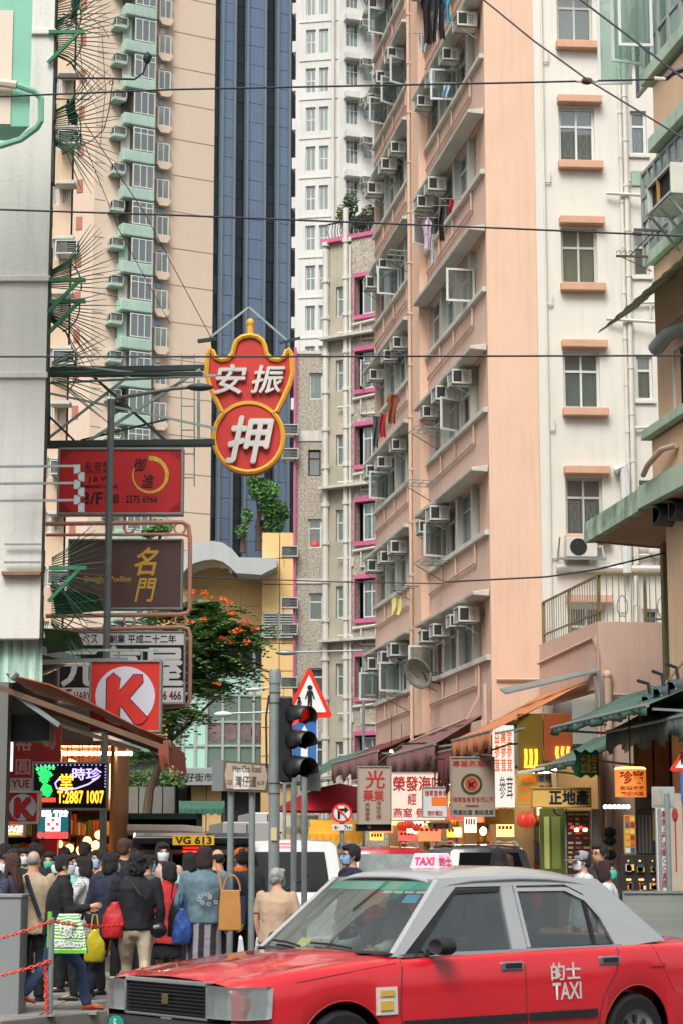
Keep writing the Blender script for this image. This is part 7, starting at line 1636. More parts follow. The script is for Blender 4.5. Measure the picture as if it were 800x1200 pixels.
P['cap'] = person(282, 995, 22.9, PI - .2, 'person in orange cap and black jacket with orange collar', C_char, C_blk, hair='short', cap=C_or, collar=C_or, bulk=1.15, jl=.74, mask=M_mask_w, head=.5)
P['old'] = person(322, 1019, 20.3, PI - .5, 'elderly person with grey hair in a beige knit vest', C_knit, C_beige, hair='short', hairm=M_hairg, mask=M_mask_g, bulk=1.18, jl=.80, sleeve=False, head=-.35, lean=.1)
P['specs'] = person(411, 991, 23.6, -PI / 2 + .35, 'person in glasses and navy shirt standing between the vehicles', C_navy, C_blk, z0=0.0, hair='short', mask=M_mask_b, glasses=True, bulk=1.08)
P['pinkc'] = person(190, 989, 23.9, .25, 'person with long black hair and a pale pink cardigan', C_pink, C_blk, hair='long', mask=M_mask_w)
P['gmask'] = person(57, 1000, 24.6, -.1, 'person in a green face mask facing out of the crowd', C_char, C_blk, hair='bob', mask=M_mask_g)
P['bmask'] = person(86, 1002, 24.3, .3, 'person in a blue face mask facing out of the crowd', C_mint, C_blk, hair='short', mask=M_mask_b)
P['mid'] = person(116, 997, 22.8, -PI / 2 + .5, 'person with parted black hair behind the navy suit', C_char, C_blk, hair='short', mask=M_mask_b, bulk=1.1)
P['olive'] = person(98, 988, 27.0, PI, 'person in an olive top facing the sweet shop', C_olive, C_blk, hair='short', bulk=1.1)
P['tall'] = person(145, 984, 24.8, PI - .4, 'tall person in black with brown cropped hair', C_blk, C_blk, hair='short', hairm=M_hairb, bulk=1.1)
P['bun'] = person(41, 991, 23.3, PI - .3, 'person in black with hair piled high behind the beige jacket', C_blk, C_blk, hair='bun')
P['far1'] = person(14, 996, 24.4, PI + .3, 'person in dark clothes close to the red shop', C_char, C_blk, hair='bob')
P['far2'] = person(74, 994, 27.5, PI + .6, 'person in dark clothes before the amber lamps', C_navy, C_blk, hair='short')
P['gcap'] = person(683, 999, 24.2, -PI / 2 + .25, 'person in a grey baseball cap and white mask', C_pale, C_char, hair='short', cap=cloth('cap_grey', '#8d9096'), mask=M_mask_w, z0=.0)
P['hood'] = person(704, 990, 25.2, -PI / 2 + .6, 'person in sunglasses and a charcoal hooded top', C_char, C_blk, hair='short', glasses=True, bulk=1.15, z0=.0, collar=C_char)
P['maroon'] = person(712, 1010, 22.4, PI / 2 - .1, 'person with maroon hair and a green mask in a pale top', C_pale, C_blk, hair='bob', hairm=M_hairm, mask=M_mask_g, z0=.0, nod=.15)
P['road1'] = person(585, 996, 26.0, PI + .3, 'person with sleek dark hair behind the silver taxi roof', C_char, C_blk, hair='long', z0=.0)
P['road2'] = person(594, 1003, 26.6, PI - .4, 'person with brown hair beside the sleek-haired one', C_blk, C_blk, hair='bob', hairm=M_hairb, z0=.0)
for px, tp, Y, yw, lab, tm, hr, mk in ((4, 990, 26.0, 2.6, 'person in a pale jacket by the dark red sign', C_pale, 'short', None), (27, 995, 26.5, .2, 'person in a mint top and white mask behind the bald head', C_mint, 'bob', M_mask_w), (70, 1004, 23.2, -1.2, 'person in pink leaning out behind the black jacket', C_pink, 'bob', M_mask_w), (108, 1000, 25.5, 2.9, 'person in red before the sweet shop', C_red, 'short', None), (155, 996, 26.4, 3.3, 'person in a khaki top before the green truck', C_kh, 'bob', None), (172, 1003, 23.6, 2.2, 'person in grey squeezed behind the curly hair', C_grey, 'short', M_mask_b), (222, 1000, 23.8, 3.0, 'person in a teal top behind the denim jacket', C_mint, 'bob', None)):
 person(px, tp, Y, yw, lab, tm, C_blk, hair=hr, mask=mk)
M_tote = striped('tote_print', '#dfe6dd', '#5aa845', 9, 'Z', 6.0)
hp_ = hand_pos(P['bag'], -1); c = at(81, 1094, 20.12)
tb_ = thing('tote_bag', 'lime green and white printed tote bag held by a walking person', 'bag', (c.x, 20.12, c.z)); tb_.scale = (.86,) * 3; MB().loft([[(x * q, y * q2, z) for x, y in ((-.2, -.06), (.19, -.06), (.19, .06), (-.2, .06))] for z, q, q2 in ((-.20, 1.05, 1.0), (-.19, 1.1, 1.1), (0, .98, .9), (.19, .62, .5), (.22, .55, .35))]).build('bag', M_tote, tb_); MB().box(-.21, .215, -.072, .072, -.215, -.175).build('base', mat('lime', '#6dbb3c', .6), tb_); MB().box(-.235, -.19, -.05, .05, -.15, .24).build('side_panel', mat('lime', '#6dbb3c'), tb_); MB().tube([(-.05, .05, .2), (-.03, .1, .26), (.04, .1, .26), (.05, .05, .2)], .012, 6).build('handle', mat('lime', '#6dbb3c'), tb_)
for k, (s_, x0, z0) in enumerate((('SAVE', -.16, -.15), ('SAVE', -.04, -.05), ('THE', -.12, .02), ('EARTH', -.02, -.16))): text(s_, x0, x0 + .2, z0, z0 + .07, -.071, mat('tote_white', '#e4e8e2', .7), tb_, bold=.03, keep=True)
def plastic_bag(px, py, Y, w_, h_, m, name, label, Pn=None, s=None, handle=.14):
 c = at(px, py, Y); t = thing(name, label, 'bag', c); n = 18
 mb = MB(); mb.loft([[(w_ * q * math.cos(2 * PI * k / n) * (1 + .06 * math.sin(k * 3 + z * 20)), w_ * .45 * q * math.sin(2 * PI * k / n), z * h_) for k in range(n)] for z, q in ((-.5, .75), (-.46, .95), (-.2, 1.0), (.1, .85), (.35, .5), (.5, .28))]); me = union(mb, .014, 1, .010, 14, 3, m, 'bag'); o = bpy.data.objects.new('bag', me); COL.objects.link(o); o.parent = t
 MB().tube([(-.04, 0, h_ * .45), (-.02, 0, h_ * .5 + handle), (.02, 0, h_ * .5 + handle), (.04, 0, h_ * .45)], .008, 5).build('handle', m, t); return t
plastic_bag(111, 1108, 21.15, .11, .33, mat('plastic_yellow', '#cdbb2e', .35, .12, 6), 'plastic_bag', 'yellow plastic carrier bag hanging from a hand')
plastic_bag(134, 1078, 20.85, .13, .36, mat('bag_red', '#b5232c', .5, .1, 4), 'shoulder_bag', 'red shoulder bag against the black sweater')
b = plastic_bag(213, 1085, 21.05, .10, .36, mat('plastic_blue', '#2a4a86', .35, .6, 9), 'carrier_bag', 'dark blue glossy carrier bag with orange handle'); 
b2 = plastic_bag(205, 1075, 21.25, .08, .40, mat('bag_black', '#1b1c20', .4), 'carrier_bag', 'black carrier bag beside the blue one')
c = at(269, 1062, 21.0); t = thing('handbag', 'tan leather handbag with tall straps on the denim-jacket shoulder', 'bag', c); M_tan = mat('tan_leather', '#b07c42', .5, .12, 4, bump=.1)
MB().loft([[(x * q, y * q, z) for x, y in ((-.10, -.05), (.12, -.05), (.12, .07), (-.10, .07))] for z, q in ((-.24, .95), (-.23, 1.05), (0, 1.0), (.16, .85))]).build('bag', M_tan, t, bevel=.01)
MB().tube([(-.07, -.03, .14), (-.12, 0, .36), (-.16, .03, .46)], .012, 6).build('strap', M_tan, t); MB().tube([(-.06 + .085 * (1 - math.cos(k * .35)), -.02, .15 + .16 * math.sin(k * .35)) for k in range(10)], .01, 6).build('strap', M_tan, t); MB().box(.115, .16, -.04, .06, -.18, .1).build('side_pocket', C_navy, t)
c = at(186, 1090, 20.8); t = thing('waist_bag', 'small black bag slung on the black sweater hip', 'bag', c); MB().ell((0, 0, 0), .09, .06, .08).build('pouch', mat('bag_leather', '#18181a', .3), t, True); MB().ell((-.03, -.055, .03), .02, .01, .02).build('buckle', M_galv, t)
def strap(Pn, a, b, m, label, w_=.03):
 A_, B_ = at(*a), at(*b); t = thing('shoulder_strap', label, 'strap', A_); MB().tube([(0, 0, 0), (B_ - A_) * .5 + Vector((0, -.03, 0)), B_ - A_], w_ / 2, 6).build('strap', m, t)
strap('beige', (31, 1026, 21.56), (47, 1074, 21.53), C_navy, 'navy strap across the beige jacket back', .05); strap('black', (153, 1033, 20.71), (178, 1066, 20.71), mat('bag_leather', '#18181a'), 'thin black strap across the black sweater', .02); strap('plaid', (109, 1040, 21.65), (96, 1078, 21.68), C_blk, 'black strap across the plaid shirt', .035)
def wear(Pn, o, wpos):
 t, arm, k = Pn; a = -t.rotation_euler[2]; d = (Vector(wpos) - Vector(t.location)) / k
 o.parent = t; o.location = (math.cos(a) * d.x - math.sin(a) * d.y, math.sin(a) * d.x + math.cos(a) * d.y, d.z); o.rotation_euler = (0, 0, a); return o
wear(P['bag'], MB().ell((0, 0, 0), .05, .035, .045).build('sleeve_patch', C_pale, None, True), at(75, 1042, 20.22))
ctr = at(243, 1052, 21.03)
for k in range(9):
 a = k * .7; q = .03 + .012 * k
 wear(P['denim'], MB().tube([(q * math.cos(a) + .018 * math.cos(j * 1.05), 0, q * .6 * math.sin(a) + .018 * math.sin(j * 1.05)) for j in range(6)], .004, 4, closed=True).build('embroidered_flower', C_pale), ctr)
# ---------------------------------------------------------------- vehicles
M_tax = mat('taxi_red', '#cf212b', .3, .04, 2, spec=.5, coat=1.0); M_sil = mat('taxi_silver', '#a9aeb0', .35, .04, 2, spec=.5, coat=.8, metal=.15)
M_chr = mat('chrome', '#c8cacc', .12, .02, 2, metal=.9); M_tyre = mat('tyre', '#1b1b1c', .85, .2, 10, bump=.2); M_rimw = mat('wheel_silver', '#a4a8aa', .35, .1, 6, metal=.5); M_plast = mat('bumper_plastic', '#26282a', .6, .12, 4); M_int = mat('car_interior', '#38393b', .8, .15, 4); M_seat = mat('car_seat', '#6b655e', .8, .15, 5)
G_ws = glass('windscreen_glass', '#c9d6d0', .17, .02, .97); G_sd = glass('side_glass', '#d0d8d6', .15, .02, .98); G_dk = mat('privacy_glass', '#0d1012', .12, .1, 2, spec=.25)
M_lens = glass('lamp_lens', '#dfe6e6', .25, .02, .8); M_refl = mat('lamp_reflector', '#ccd0d2', .25, .25, 14, metal=.35); M_amb = mat('amber_lens', '#c96a2e', .25, .05); M_tail = mat('tail_lens', '#a8161c', .2, .05, coat=.6)
def wheel(parent, x, y, z, r, side, w_=.19, axis='y'):
 """wheel with its axle along local y"""
 n = 28; tr_ = MB(); prof = [(r * .62, -w_ / 2), (r * .9, -w_ / 2), (r * .98, -w_ * .36), (r, -w_ * .2), (r, w_ * .2), (r * .98, w_ * .36), (r * .9, w_ / 2), (r * .62, w_ / 2)]
 f = (lambda a, R_, q: (R_ * math.cos(a), q, R_ * math.sin(a))) if axis == 'y' else (lambda a, R_, q: (q, R_ * math.cos(a), R_ * math.sin(a)))
 tr_.loft([[f(2 * math.pi * k / n, R_, q) for k in range(n)] for R_, q in prof], caps=False); wh = bpy.data.objects.new('wheel', None); COL.objects.link(wh); wh.parent = parent; wh.location = (x, y, z)
 tr_.build('tyre', M_tyre, wh, True)
 rm = MB(); prof = [(.01, side * w_ * .30), (r * .14, side * w_ * .36), (r * .2, side * w_ * .28), (r * .5, side * w_ * .34), (r * .6, side * w_ * .42), (r * .65, side * w_ * .5), (r * .65, side * -w_ * .3)]
 rm.loft([[f(2 * math.pi * k / n, R_, q) for k in range(n)] for R_, q in prof], caps=False); rm.build('rim', M_rimw, wh, True)
 for k in range(8):
  a = k * math.pi / 4; sl = MB(); sl.loft([[f(a + da, R_, side * w_ * .36 + side * .012) for da, R_ in ((-.10, r * .28), (.10, r * .28), (.13, r * .48), (-.13, r * .48))], [f(a + da, R_, side * w_ * .3) for da, R_ in ((-.10, r * .28), (.10, r * .28), (.13, r * .48), (-.13, r * .48))]]); sl.build('rim_slot', M_plast, wh)
def lerp_tab(tab, x):
 if x <= tab[0][0]: return tab[0][1]
 for (a, va), (b, vb) in zip(tab, tab[1:]):
  if x <= b: f = (x - a) / (b - a); return va + (vb - va) * f
 return tab[-1][1]
def sedan():
 TX = thing('taxi', 'red taxi with silver roof crossing in front of the crowd', 'taxi', (-1.125, 13.90, 0), R(39))
 L = 4.695; XF, XR, ZC, RA = .80, 3.575, .31, .365
 top = [(.07, .815), (.14, .84), (.4, .888), (.8, .93), (1.15, .96), (1.30, .968), (1.45, .95), (3.6, .965), (3.95, 1.0), (4.05, 1.005), (4.45, .99), (4.58, .965), (4.66, .90)]
 sh = [(.07, .78), (.14, .812), (.5, .858), (1.0, .897), (1.3, .915), (2.0, .93), (3.0, .945), (3.8, .955), (4.4, .945), (4.66, .87)]
 hw = [(.05, .70), (.12, .765), (.3, .805), (.7, .83), (1.3, .845), (3.2, .8475), (3.9, .835), (4.4, .80), (4.6, .765), (4.66, .73)]
 def arch(x):
  z = .20
  for c in (XF, XR):
   if abs(x - c) < RA: z = max(z, ZC + math.sqrt(RA * RA - (x - c) ** 2))
  if x < .35: z = max(z, .555 if x < .12 else .22)
  return z
 def sec(x):
  H, S, T = lerp_tab(hw, x), lerp_tab(sh, x), lerp_tab(top, x); zb = arch(x); cab = 1.33 < x < 3.9
  zm = min(max(.52, zb + .02), S - .06)
  pts = [(H - .03 if zb < .3 else H - .005, zb), (H - .004, (zb + zm) / 2), (H, zm), (H - .006, (zm + S) / 2 + .02), (H - .018, S - .03), (H - .045, S)]
  if cab: pts += [(H - .085, S + .008), (H - .12, S - .02), (H - .14, .45), (.3, .42), (.02, .40)]
  else: pts += [(H - .09, S + (T - S) * .35), (H - .20, S + (T - S) * .66), (H * .62, T - .020), (H * .55, T - .002), (.0, T + .012)]
  return pts
 xs = sorted({round(.07 + i * .0612, 4) for i in range(76)} | {c + RA * math.cos(R(a)) for c in (XF, XR) for a in range(0, 181, 10)} | {1.329, 1.331, 3.899, 3.901, .34, .36, 4.66})
 xs = [x for x in xs if .07 <= x <= 4.66]
 mb = MB()
 for s in (-1, 1): mb.grid([[(x - .11 * max(0, 1 - x / .55), s * y, z) for y, z in sec(x)] for x in xs])
 s0_ = sec(4.66); mb.add([(4.66, y, z) for y, z in s0_] + [(4.66, -y, z) for y, z in reversed(s0_[:-1])], [tuple(range(2 * len(s0_) - 1))])
 bd = mb.build('body', M_tax, TX, False, fix=False)
 bm = bmesh.new(); bm.from_mesh(bd.data); bmesh.ops.remove_doubles(bm, verts=bm.verts, dist=.0006); bmesh.ops.recalc_face_normals(bm, faces=bm.faces)
 for f in bm.faces: f.smooth = True
 bm.to_mesh(bd.data); bm.free(); m = bd.modifiers.new('e', 'EDGE_SPLIT'); m.split_angle = R(42)
 def side(x, z, off=.003):
  p = sec(x)[:6]
  for (ya, za), (yb, zb) in zip(p, p[1:]):
   if za <= z <= zb + 1e-6: f = (z - za) / max(zb - za, 1e-6); return -(ya + (yb - ya) * f + off)
  return -(p[-1][0] + off)
 def seam(pts, r=.004, m=M_plast, name='door_seam', par=None):
  P_ = []
  for (a, b) in zip(pts, pts[1:]):
   for q in range(8): x = a[0] + (b[0] - a[0]) * q / 8; z = a[1] + (b[1] - a[1]) * q / 8; P_.append((x, side(x, z, .0), z))
  P_.append((pts[-1][0], side(*pts[-1], 0.0), pts[-1][1])); return MB().tube(P_, r, 5).build(name, m, par or TX)
 seam([(1.30, .915), (1.27, .6), (1.32, .24)]); seam([(2.44, .93), (2.43, .24)]); seam([(3.40, .945), (3.36, .78), (3.22, .62), (3.17, .5), (3.15, .24)]); seam([(.42, .80), (.9, .862), (1.26, .90)], .003, name='bonnet_seam'); seam([(3.78, .955), (3.9, .75), (4.0, .6)], .0025)
 def plate(x0, x1, z0, z1, m, name, off=.004, par=None, n=10):
  rows = [[(x0 + (x1 - x0) * i / n, side(x0 + (x1 - x0) * i / n, z0 + (z1 - z0) * j / 4, off), z0 + (z1 - z0) * j / 4) for i in range(n + 1)] for j in range(5)]
  o = MB().grid(rows).build(name, m, par or TX, fix=False); s = o.modifiers.new('s', 'SOLIDIFY'); s.thickness = .006; s.offset = 1; return o
 plate(1.29, 2.425, .475, .525, M_plast, 'rubbing_strip', .012); plate(2.445, 3.13, .475, .525, M_plast, 'rubbing_strip', .012)
 for (x0, z0) in ((2.20, .82), (3.18, .83)):
  MB().box(x0, x0 + .21, side(x0 + .1, z0 + .03) - .012, side(x0 + .1, z0 + .03) + .01, z0, z0 + .062).build('door_handle', M_chr, TX, bevel=.012); MB().box(x0 + .035, x0 + .19, side(x0 + .1, z0 + .03) - .0145, side(x0 + .1, z0 + .03) - .011, z0 + .014, z0 + .05).build('handle_recess', M_plast, TX)
 plate(3.72, 3.90, .80, .825, M_tax, 'fuel_flap_line', .002)
 fn = lambda x, y, z: (x, side(x, z, .006), z)
 M_tl2 = mat('taxi_letter', '#cfc9c4', .5, .08, 8)
 text('的士', 2.68, 2.98, .735, .86, 0, M_tl2, TX, bold=.02, keep=False, fn=fn, depth=0); text('TAXI', 2.69, 2.98, .60, .72, 0, M_tl2, TX, bold=.02, keep=False, fn=fn, depth=0)
 plate(1.06, 1.24, .57, .75, mat('notice_white', '#cfcdc6', .6, .05), 'wing_notice', .004); plate(1.09, 1.20, .60, .66, mat('notice_yellow', '#cfa84a', .6), 'notice_print', .011); plate(1.09, 1.21, .69, .73, mat('notice_yellow', '#cfa84a', .6), 'notice_print', .011)
 for xc in (XF, XR):
  for s in (-1, 1): wheel(TX, xc, s * .735, ZC, .305, s)
  P_ = [(xc + (RA) * math.cos(R(a)), side(min(max(xc + RA * math.cos(R(a)), .3), 4.4), ZC + RA * math.sin(R(a)) + .02, -.01), ZC + RA * math.sin(R(a))) for a in range(4, 177, 6)]
  MB().tube(P_, .008, 6).build('arch_lip', M_tax, TX, True)
  MB().box(xc - .36, xc + .36, -.60, .60, .25, .72).build('wheel_well', M_int, TX)
 g = MB().box(.075, .12, -.47, .47, .545, .745).build('grille', mat('grille_black', '#0e0f10', .5), TX)
 for k in range(8): MB().box(.058, .08, -.455, .455, .557 + k * .0235, .565 + k * .0235).build('grille_slat', M_plast, g)
 fr = MB(); fr.box(.045, .12, -.475, .475, .745, .775); fr.build('grille_chrome', M_chr, g, bevel=.006); MB().box(.05, .12, -.48, .48, .528, .546).build('grille_chrome', M_chr, g, bevel=.004)
 for s in (-1, 1): MB().box(.05, .12, s * .465, s * .485, .546, .745).build('grille_chrome', M_chr, g)
 MB().box(.045, .058, -.035, .035, .61, .68).build('badge', mat('badge_brass', '#7a6c48', .4, .2, 9, metal=.5), g, bevel=.008)
 for s in (-1, 1):
  pol = [(.486, .04), (.70, .05), (.80, .11), (.828, .26)]
  lo = [(x, s * y, .55) for y, x in pol]; hi = [(x + .012, s * (y - .004), .752) for y, x in pol]
  MB().grid([lo, hi]).build('headlamp_lens', M_lens, TX, False, fix=False); lo2 = [(x + .06, s * y * .985, .555) for y, x in pol]; hi2 = [(x + .07, s * (y * .985), .748) for y, x in pol]
  hl_ = MB().grid([lo2, hi2]).add([*lo, *lo2], [(0, 1, 5, 4), (1, 2, 6, 5), (2, 3, 7, 6)]).add([*hi, *hi2], [(0, 1, 5, 4), (1, 2, 6, 5), (2, 3, 7, 6)]).build('headlamp', M_refl, TX, fix=False)
  MB().lathe([(.085, 0), (.07, .03), (.02, .05)], 18).build('headlamp_bowl', M_chr, hl_, True, loc=(.13, s * .58, .65)).rotation_euler = (0, R(90), 0)
  MB().box(.10, .13, s * .675, s * .69, .555, .748).build('lamp_divider', M_refl, hl_); MB().box(.12, .18, s * .715, s * .785, .60, .70).build('indicator', M_amb, hl_, bevel=.01)
 def strip(zs, xoff, m, name):
  rows = []
  for z, dx in zs: rows.append([(x - dx + xoff, y, z) for y, x in [(-.80, .42), (-.80, .22), (-.76, .10), (-.66, .03), (-.4, .0), (0, -.012), (.4, .0), (.66, .03), (.76, .10), (.80, .22), (.80, .42)]])
  o = MB().grid(rows).build(name, m, TX, True, fix=False); s = o.modifiers.new('s', 'SOLIDIFY'); s.thickness = .02; return o
 strip([(.52, -.03), (.505, .015), (.42, .035), (.36, .03), (.22, -.02)], .02, M_plast, 'front_bumper'); strip([(.46, .04), (.44, .045), (.42, .04)], .02, mat('bumper_trim', '#3a3c3e', .5), 'bumper_trim')
 MB().box(-.135, -.125, -.26, .26, .33, .44).build('number_plate', M_w, TX)
 o = MB().prism([(-.43 + .085 * math.cos(k * .31416), .47 + .05 * math.sin(k * .31416)) for k in range(20)], 0, .008, f=lambda x, y, z: (-.045 - y, -x, z)).build('seat_plate', mat('seat_plate_teal', '#1d9a86', .4, .03), TX); o.location.y = 1.1 * 0
 o2 = text('5', -.03, .03, .44, .50, 0, M_w, TX, bold=.04, keep=True, fn=lambda x, y, z: (-.158, .43 - x, z + .034), depth=0)
 MB().box(4.62, 4.72, -.78, .78, .30, .52).build('rear_bumper', M_plast, TX, bevel=.03)
 for s in (-1, 1): MB().box(4.64, 4.675, s * .50, s * .76, .62, .84).build('tail_lamp', M_tail, TX, bevel=.01)
 for o in TX.children:
  if o.name.split('.')[0] in ('grille', 'headlamp', 'headlamp_lens', 'front_bumper', 'bumper_trim', 'seat_plate'): o.location.z += .034; o.location.x -= .10
 YB, YT, ZB_, ZTp = .765, .60, .935, 1.43
 ys = lambda z: YB + (YT - YB) * ((z - ZB_) / (ZTp - ZB_)) ** 1.15 if z > ZB_ else YB
 def gp(poly, m, name, t0, t1, s=-1): return MB().prism(poly, t0, t1, f=lambda x, y, z: (x, s * (ys(z) - y), z)).build(name, m, TX)
 for s in (-1, 1):
  gp([(1.26, .94), (1.36, .94), (1.98, 1.395), (1.94, 1.44), (1.84, 1.452)], M_sil, 'front_pillar', 0, .05, s)
  gp([(2.395, .94), (2.53, .94), (2.53, 1.41), (2.42, 1.41)], M_sil, 'centre_pillar', .002, .05, s)
  gp([(3.46, .945), (3.98, .985), (3.90, 1.06), (3.42, 1.442), (3.28, 1.448), (3.05, 1.41), (3.22, 1.34), (3.36, 1.18)], M_sil, 'rear_pillar', 0, .05, s)
  gp([(1.84, 1.455), (1.98, 1.395), (3.06, 1.405), (3.30, 1.448), (2.6, 1.475)], M_sil, 'roof_rail', .001, .05, s)
  gp([(1.42, .955), (2.42, .965), (2.42, 1.402), (1.98, 1.392)], G_sd, 'front_door_glass', .018, .024, s); gp([(2.52, .965), (3.44, .972), (3.34, 1.2), (3.22, 1.33), (3.04, 1.405), (2.52, 1.405)], G_sd, 'rear_door_glass', .018, .024, s)
  gp([(1.30, .932), (3.50, .945), (3.50, .968), (1.33, .955)], M_chr, 'belt_trim', -.004, .02, s)
  gp([(2.54, .968), (2.57, .968), (2.57, 1.40), (2.54, 1.40)], M_sil, 'door_frame', .0, .03, s); gp([(2.54, 1.385), (3.08, 1.385), (3.26, 1.31), (3.37, 1.17), (3.46, .968), (3.43, .968), (3.34, 1.16), (3.23, 1.285), (3.05, 1.36), (2.54, 1.36)], M_sil, 'door_frame', .0, .03, s)
  gp([(3.22, .968), (3.245, .968), (3.245, 1.31), (3.22, 1.32)], M_plast, 'quarter_divider', .005, .03, s)
  gp([(1.40, .955), (1.96, 1.375), (2.40, 1.385), (2.40, 1.36), (1.97, 1.35), (1.50, .955)], M_plast, 'window_gasket', .004, .03, s)
 rows = []
 zr_ = [(1.84, 1.452), (1.92, 1.482), (2.15, 1.508), (2.6, 1.522), (2.9, 1.515), (3.15, 1.492), (3.32, 1.462), (3.42, 1.44)]
 for x, z in zr_: rows.append([(x - (.05 * (1 - v * v) if x < 1.9 else (-.05 * (1 - v * v) if x > 3.35 else 0)), .605 * v, z - .085 * abs(v) ** 4) for v in [k / 8 for k in range(-8, 9)]])
 o = MB().grid(rows).build('roof', M_sil, TX, True, fix=False); s = o.modifiers.new('s', 'SOLIDIFY'); s.thickness = .02; s.offset = -1
 def screen(a, b, m, name, bow=.1, up=0):
  rows = []
  for j in range(9):
   f = j / 8; hw_ = a[1] + (b[1] - a[1]) * f; rows.append([(a[0] + (b[0] - a[0]) * f + (bow * (v * v) if a[0] < 2.5 else -bow * v * v) * (1 - .5 * f), hw_ * v, a[2] + (b[2] - a[2]) * f + .015 * math.sin(math.pi * f)) for v in [k / 10 for k in range(-10, 11)]])
  return MB().grid(rows).build(name, m, TX, True, fix=False)
 screen((1.20, .74, .962), (1.80, .575, 1.45), G_ws, 'windscreen', .12); screen((3.97, .70, 1.0), (3.42, .56, 1.44), G_sd, 'rear_window', .10)
 def on_ws(f, v, off=.012):
  hw_ = .74 + (.575 - .74) * f; return (1.20 + .60 * f + .12 * v * v * (1 - .5 * f) - off, hw_ * v, .962 + .488 * f + .015 * math.sin(math.pi * f) + off * .8)
 def ws_patch(f0, f1, v0, v1, m, name, off=.008): return MB().grid([[on_ws(f0 + (f1 - f0) * j / 3, v0 + (v1 - v0) * i / 6, off) for i in range(7)] for j in range(4)]).build(name, m, TX, fix=False)
 ws_patch(.84, .97, -.92, .9, mat('tint_teal', '#3fae9a', .3, .05), 'sun_strip', -.004); 
 for k in range(4): ws_patch(.80, .92, -.90 + k * .17, -.90 + k * .17 + .14, mat('sticker_white', '#cdd8d4', .5), 'windscreen_sticker', -.012)
 ws_patch(.66, .78, -.86, -.66, mat('sticker_blue', '#4aa3d8', .5), 'windscreen_sticker', -.012); ws_patch(.07, .18, .28, .48, mat('sticker_yel', '#d8cc3a', .5), 'dash_card', -.03)
 for k in range(2):
  v0 = -.55 + k * .75; MB().tube([(1.18 + .12 * v0 * v0, .7 * v0, .985), on_ws(.05, v0 + .3, .02), on_ws(.06, v0 + .62, .02)], .009, 5).build('wiper', M_plast, TX)
 MB().grid([[(1.19 + .12 * v * v - .06, .76 * v, .958) for v in [k / 8 for k in range(-8, 9)]], [(1.24 + .12 * v * v, .75 * v, .972) for v in [k / 8 for k in range(-8, 9)]]]).build('cowl', M_plast, TX, fix=False)
 for s in (-1, 1):
  mr_ = MB().loft([[(1.60 + dx * q, s * (.90 + .085 * math.cos(k * .3927) * q), 1.005 + .06 * math.sin(k * .3927) * q) for k in range(16)] for dx, q in ((-.11, .45), (-.08, .85), (.0, 1.0), (.05, 1.0))]).build('door_mirror', M_plast, TX, True); MB().bar((1.58, s * .78, .96), (1.58, s * .86, .985), .06, .04).build('mirror_arm', M_plast, mr_)
 MB().box(1.28, 1.62, -.70, .70, .70, .95).build('dashboard', M_int, TX, bevel=.05)
 for s in (-1, 1):
  MB().box(2.0, 2.5, s * .12, s * .62, .42, .62).build('seat', M_seat, TX, bevel=.05); MB().loft([[(x, s * .37 + y * w_, z) for x_, y in ((0, -1), (0, 1), (.12, 1), (.12, -1)) for x in [x0 + x_]] for x0, z, w_ in ((2.42, .6, .25), (2.55, 1.05, .23), (2.58, 1.12, .12), (2.60, 1.28, .12))]).build('seat_back', M_seat, TX)
 MB().box(3.1, 3.6, -.62, .62, .42, .62).build('rear_seat', M_seat, TX, bevel=.05); MB().box(3.5, 3.68, -.62, .62, .6, 1.02).build('rear_seat_back', M_seat, TX, bevel=.05); MB().box(3.66, 4.0, -.66, .66, .93, .96).build('parcel_shelf', M_int, TX)
 MB().tube([(1.78 + .06 * math.sin(a), .37 + .19 * math.cos(a), .93 + .17 * math.sin(a)) for a in [k * .3142 for k in range(20)]], .014, 6, closed=True).build('steering_wheel', M_int, TX, True)
 SX, SZ = 2.30, 1.508
 rs = MB().loft([[(SX + x * q, y * q2, SZ + z) for x, y in ((-.08, -.155), (.08, -.155), (.08, .155), (-.08, .155))] for z, q, q2 in ((0, 1.1, 1.06), (.02, 1.1, 1.06), (.025, 1, 1), (.12, .72, .86), (.125, .6, .8))]).build('roof_sign', mat('roof_sign_white', '#d9c4d2', .35, .05), TX, bevel=.006)
 text('TAXI', -.11, .11, SZ + .035, SZ + .095, 0, mat('roof_sign_red', '#d4325a', .4), rs, bold=.04, keep=False, depth=0, fn=lambda x, y, z: (SX - .087 + (z - SZ) * .22, x * -1, z))
 text('的士', -.06, .06, SZ + .03, SZ + .10, 0, mat('roof_sign_red', '#d4325a'), rs, bold=.03, keep=False, depth=0, fn=lambda x, y, z: (SX + x, -.164 + (z - SZ) * .18, z))
 return TX
TX = sedan()
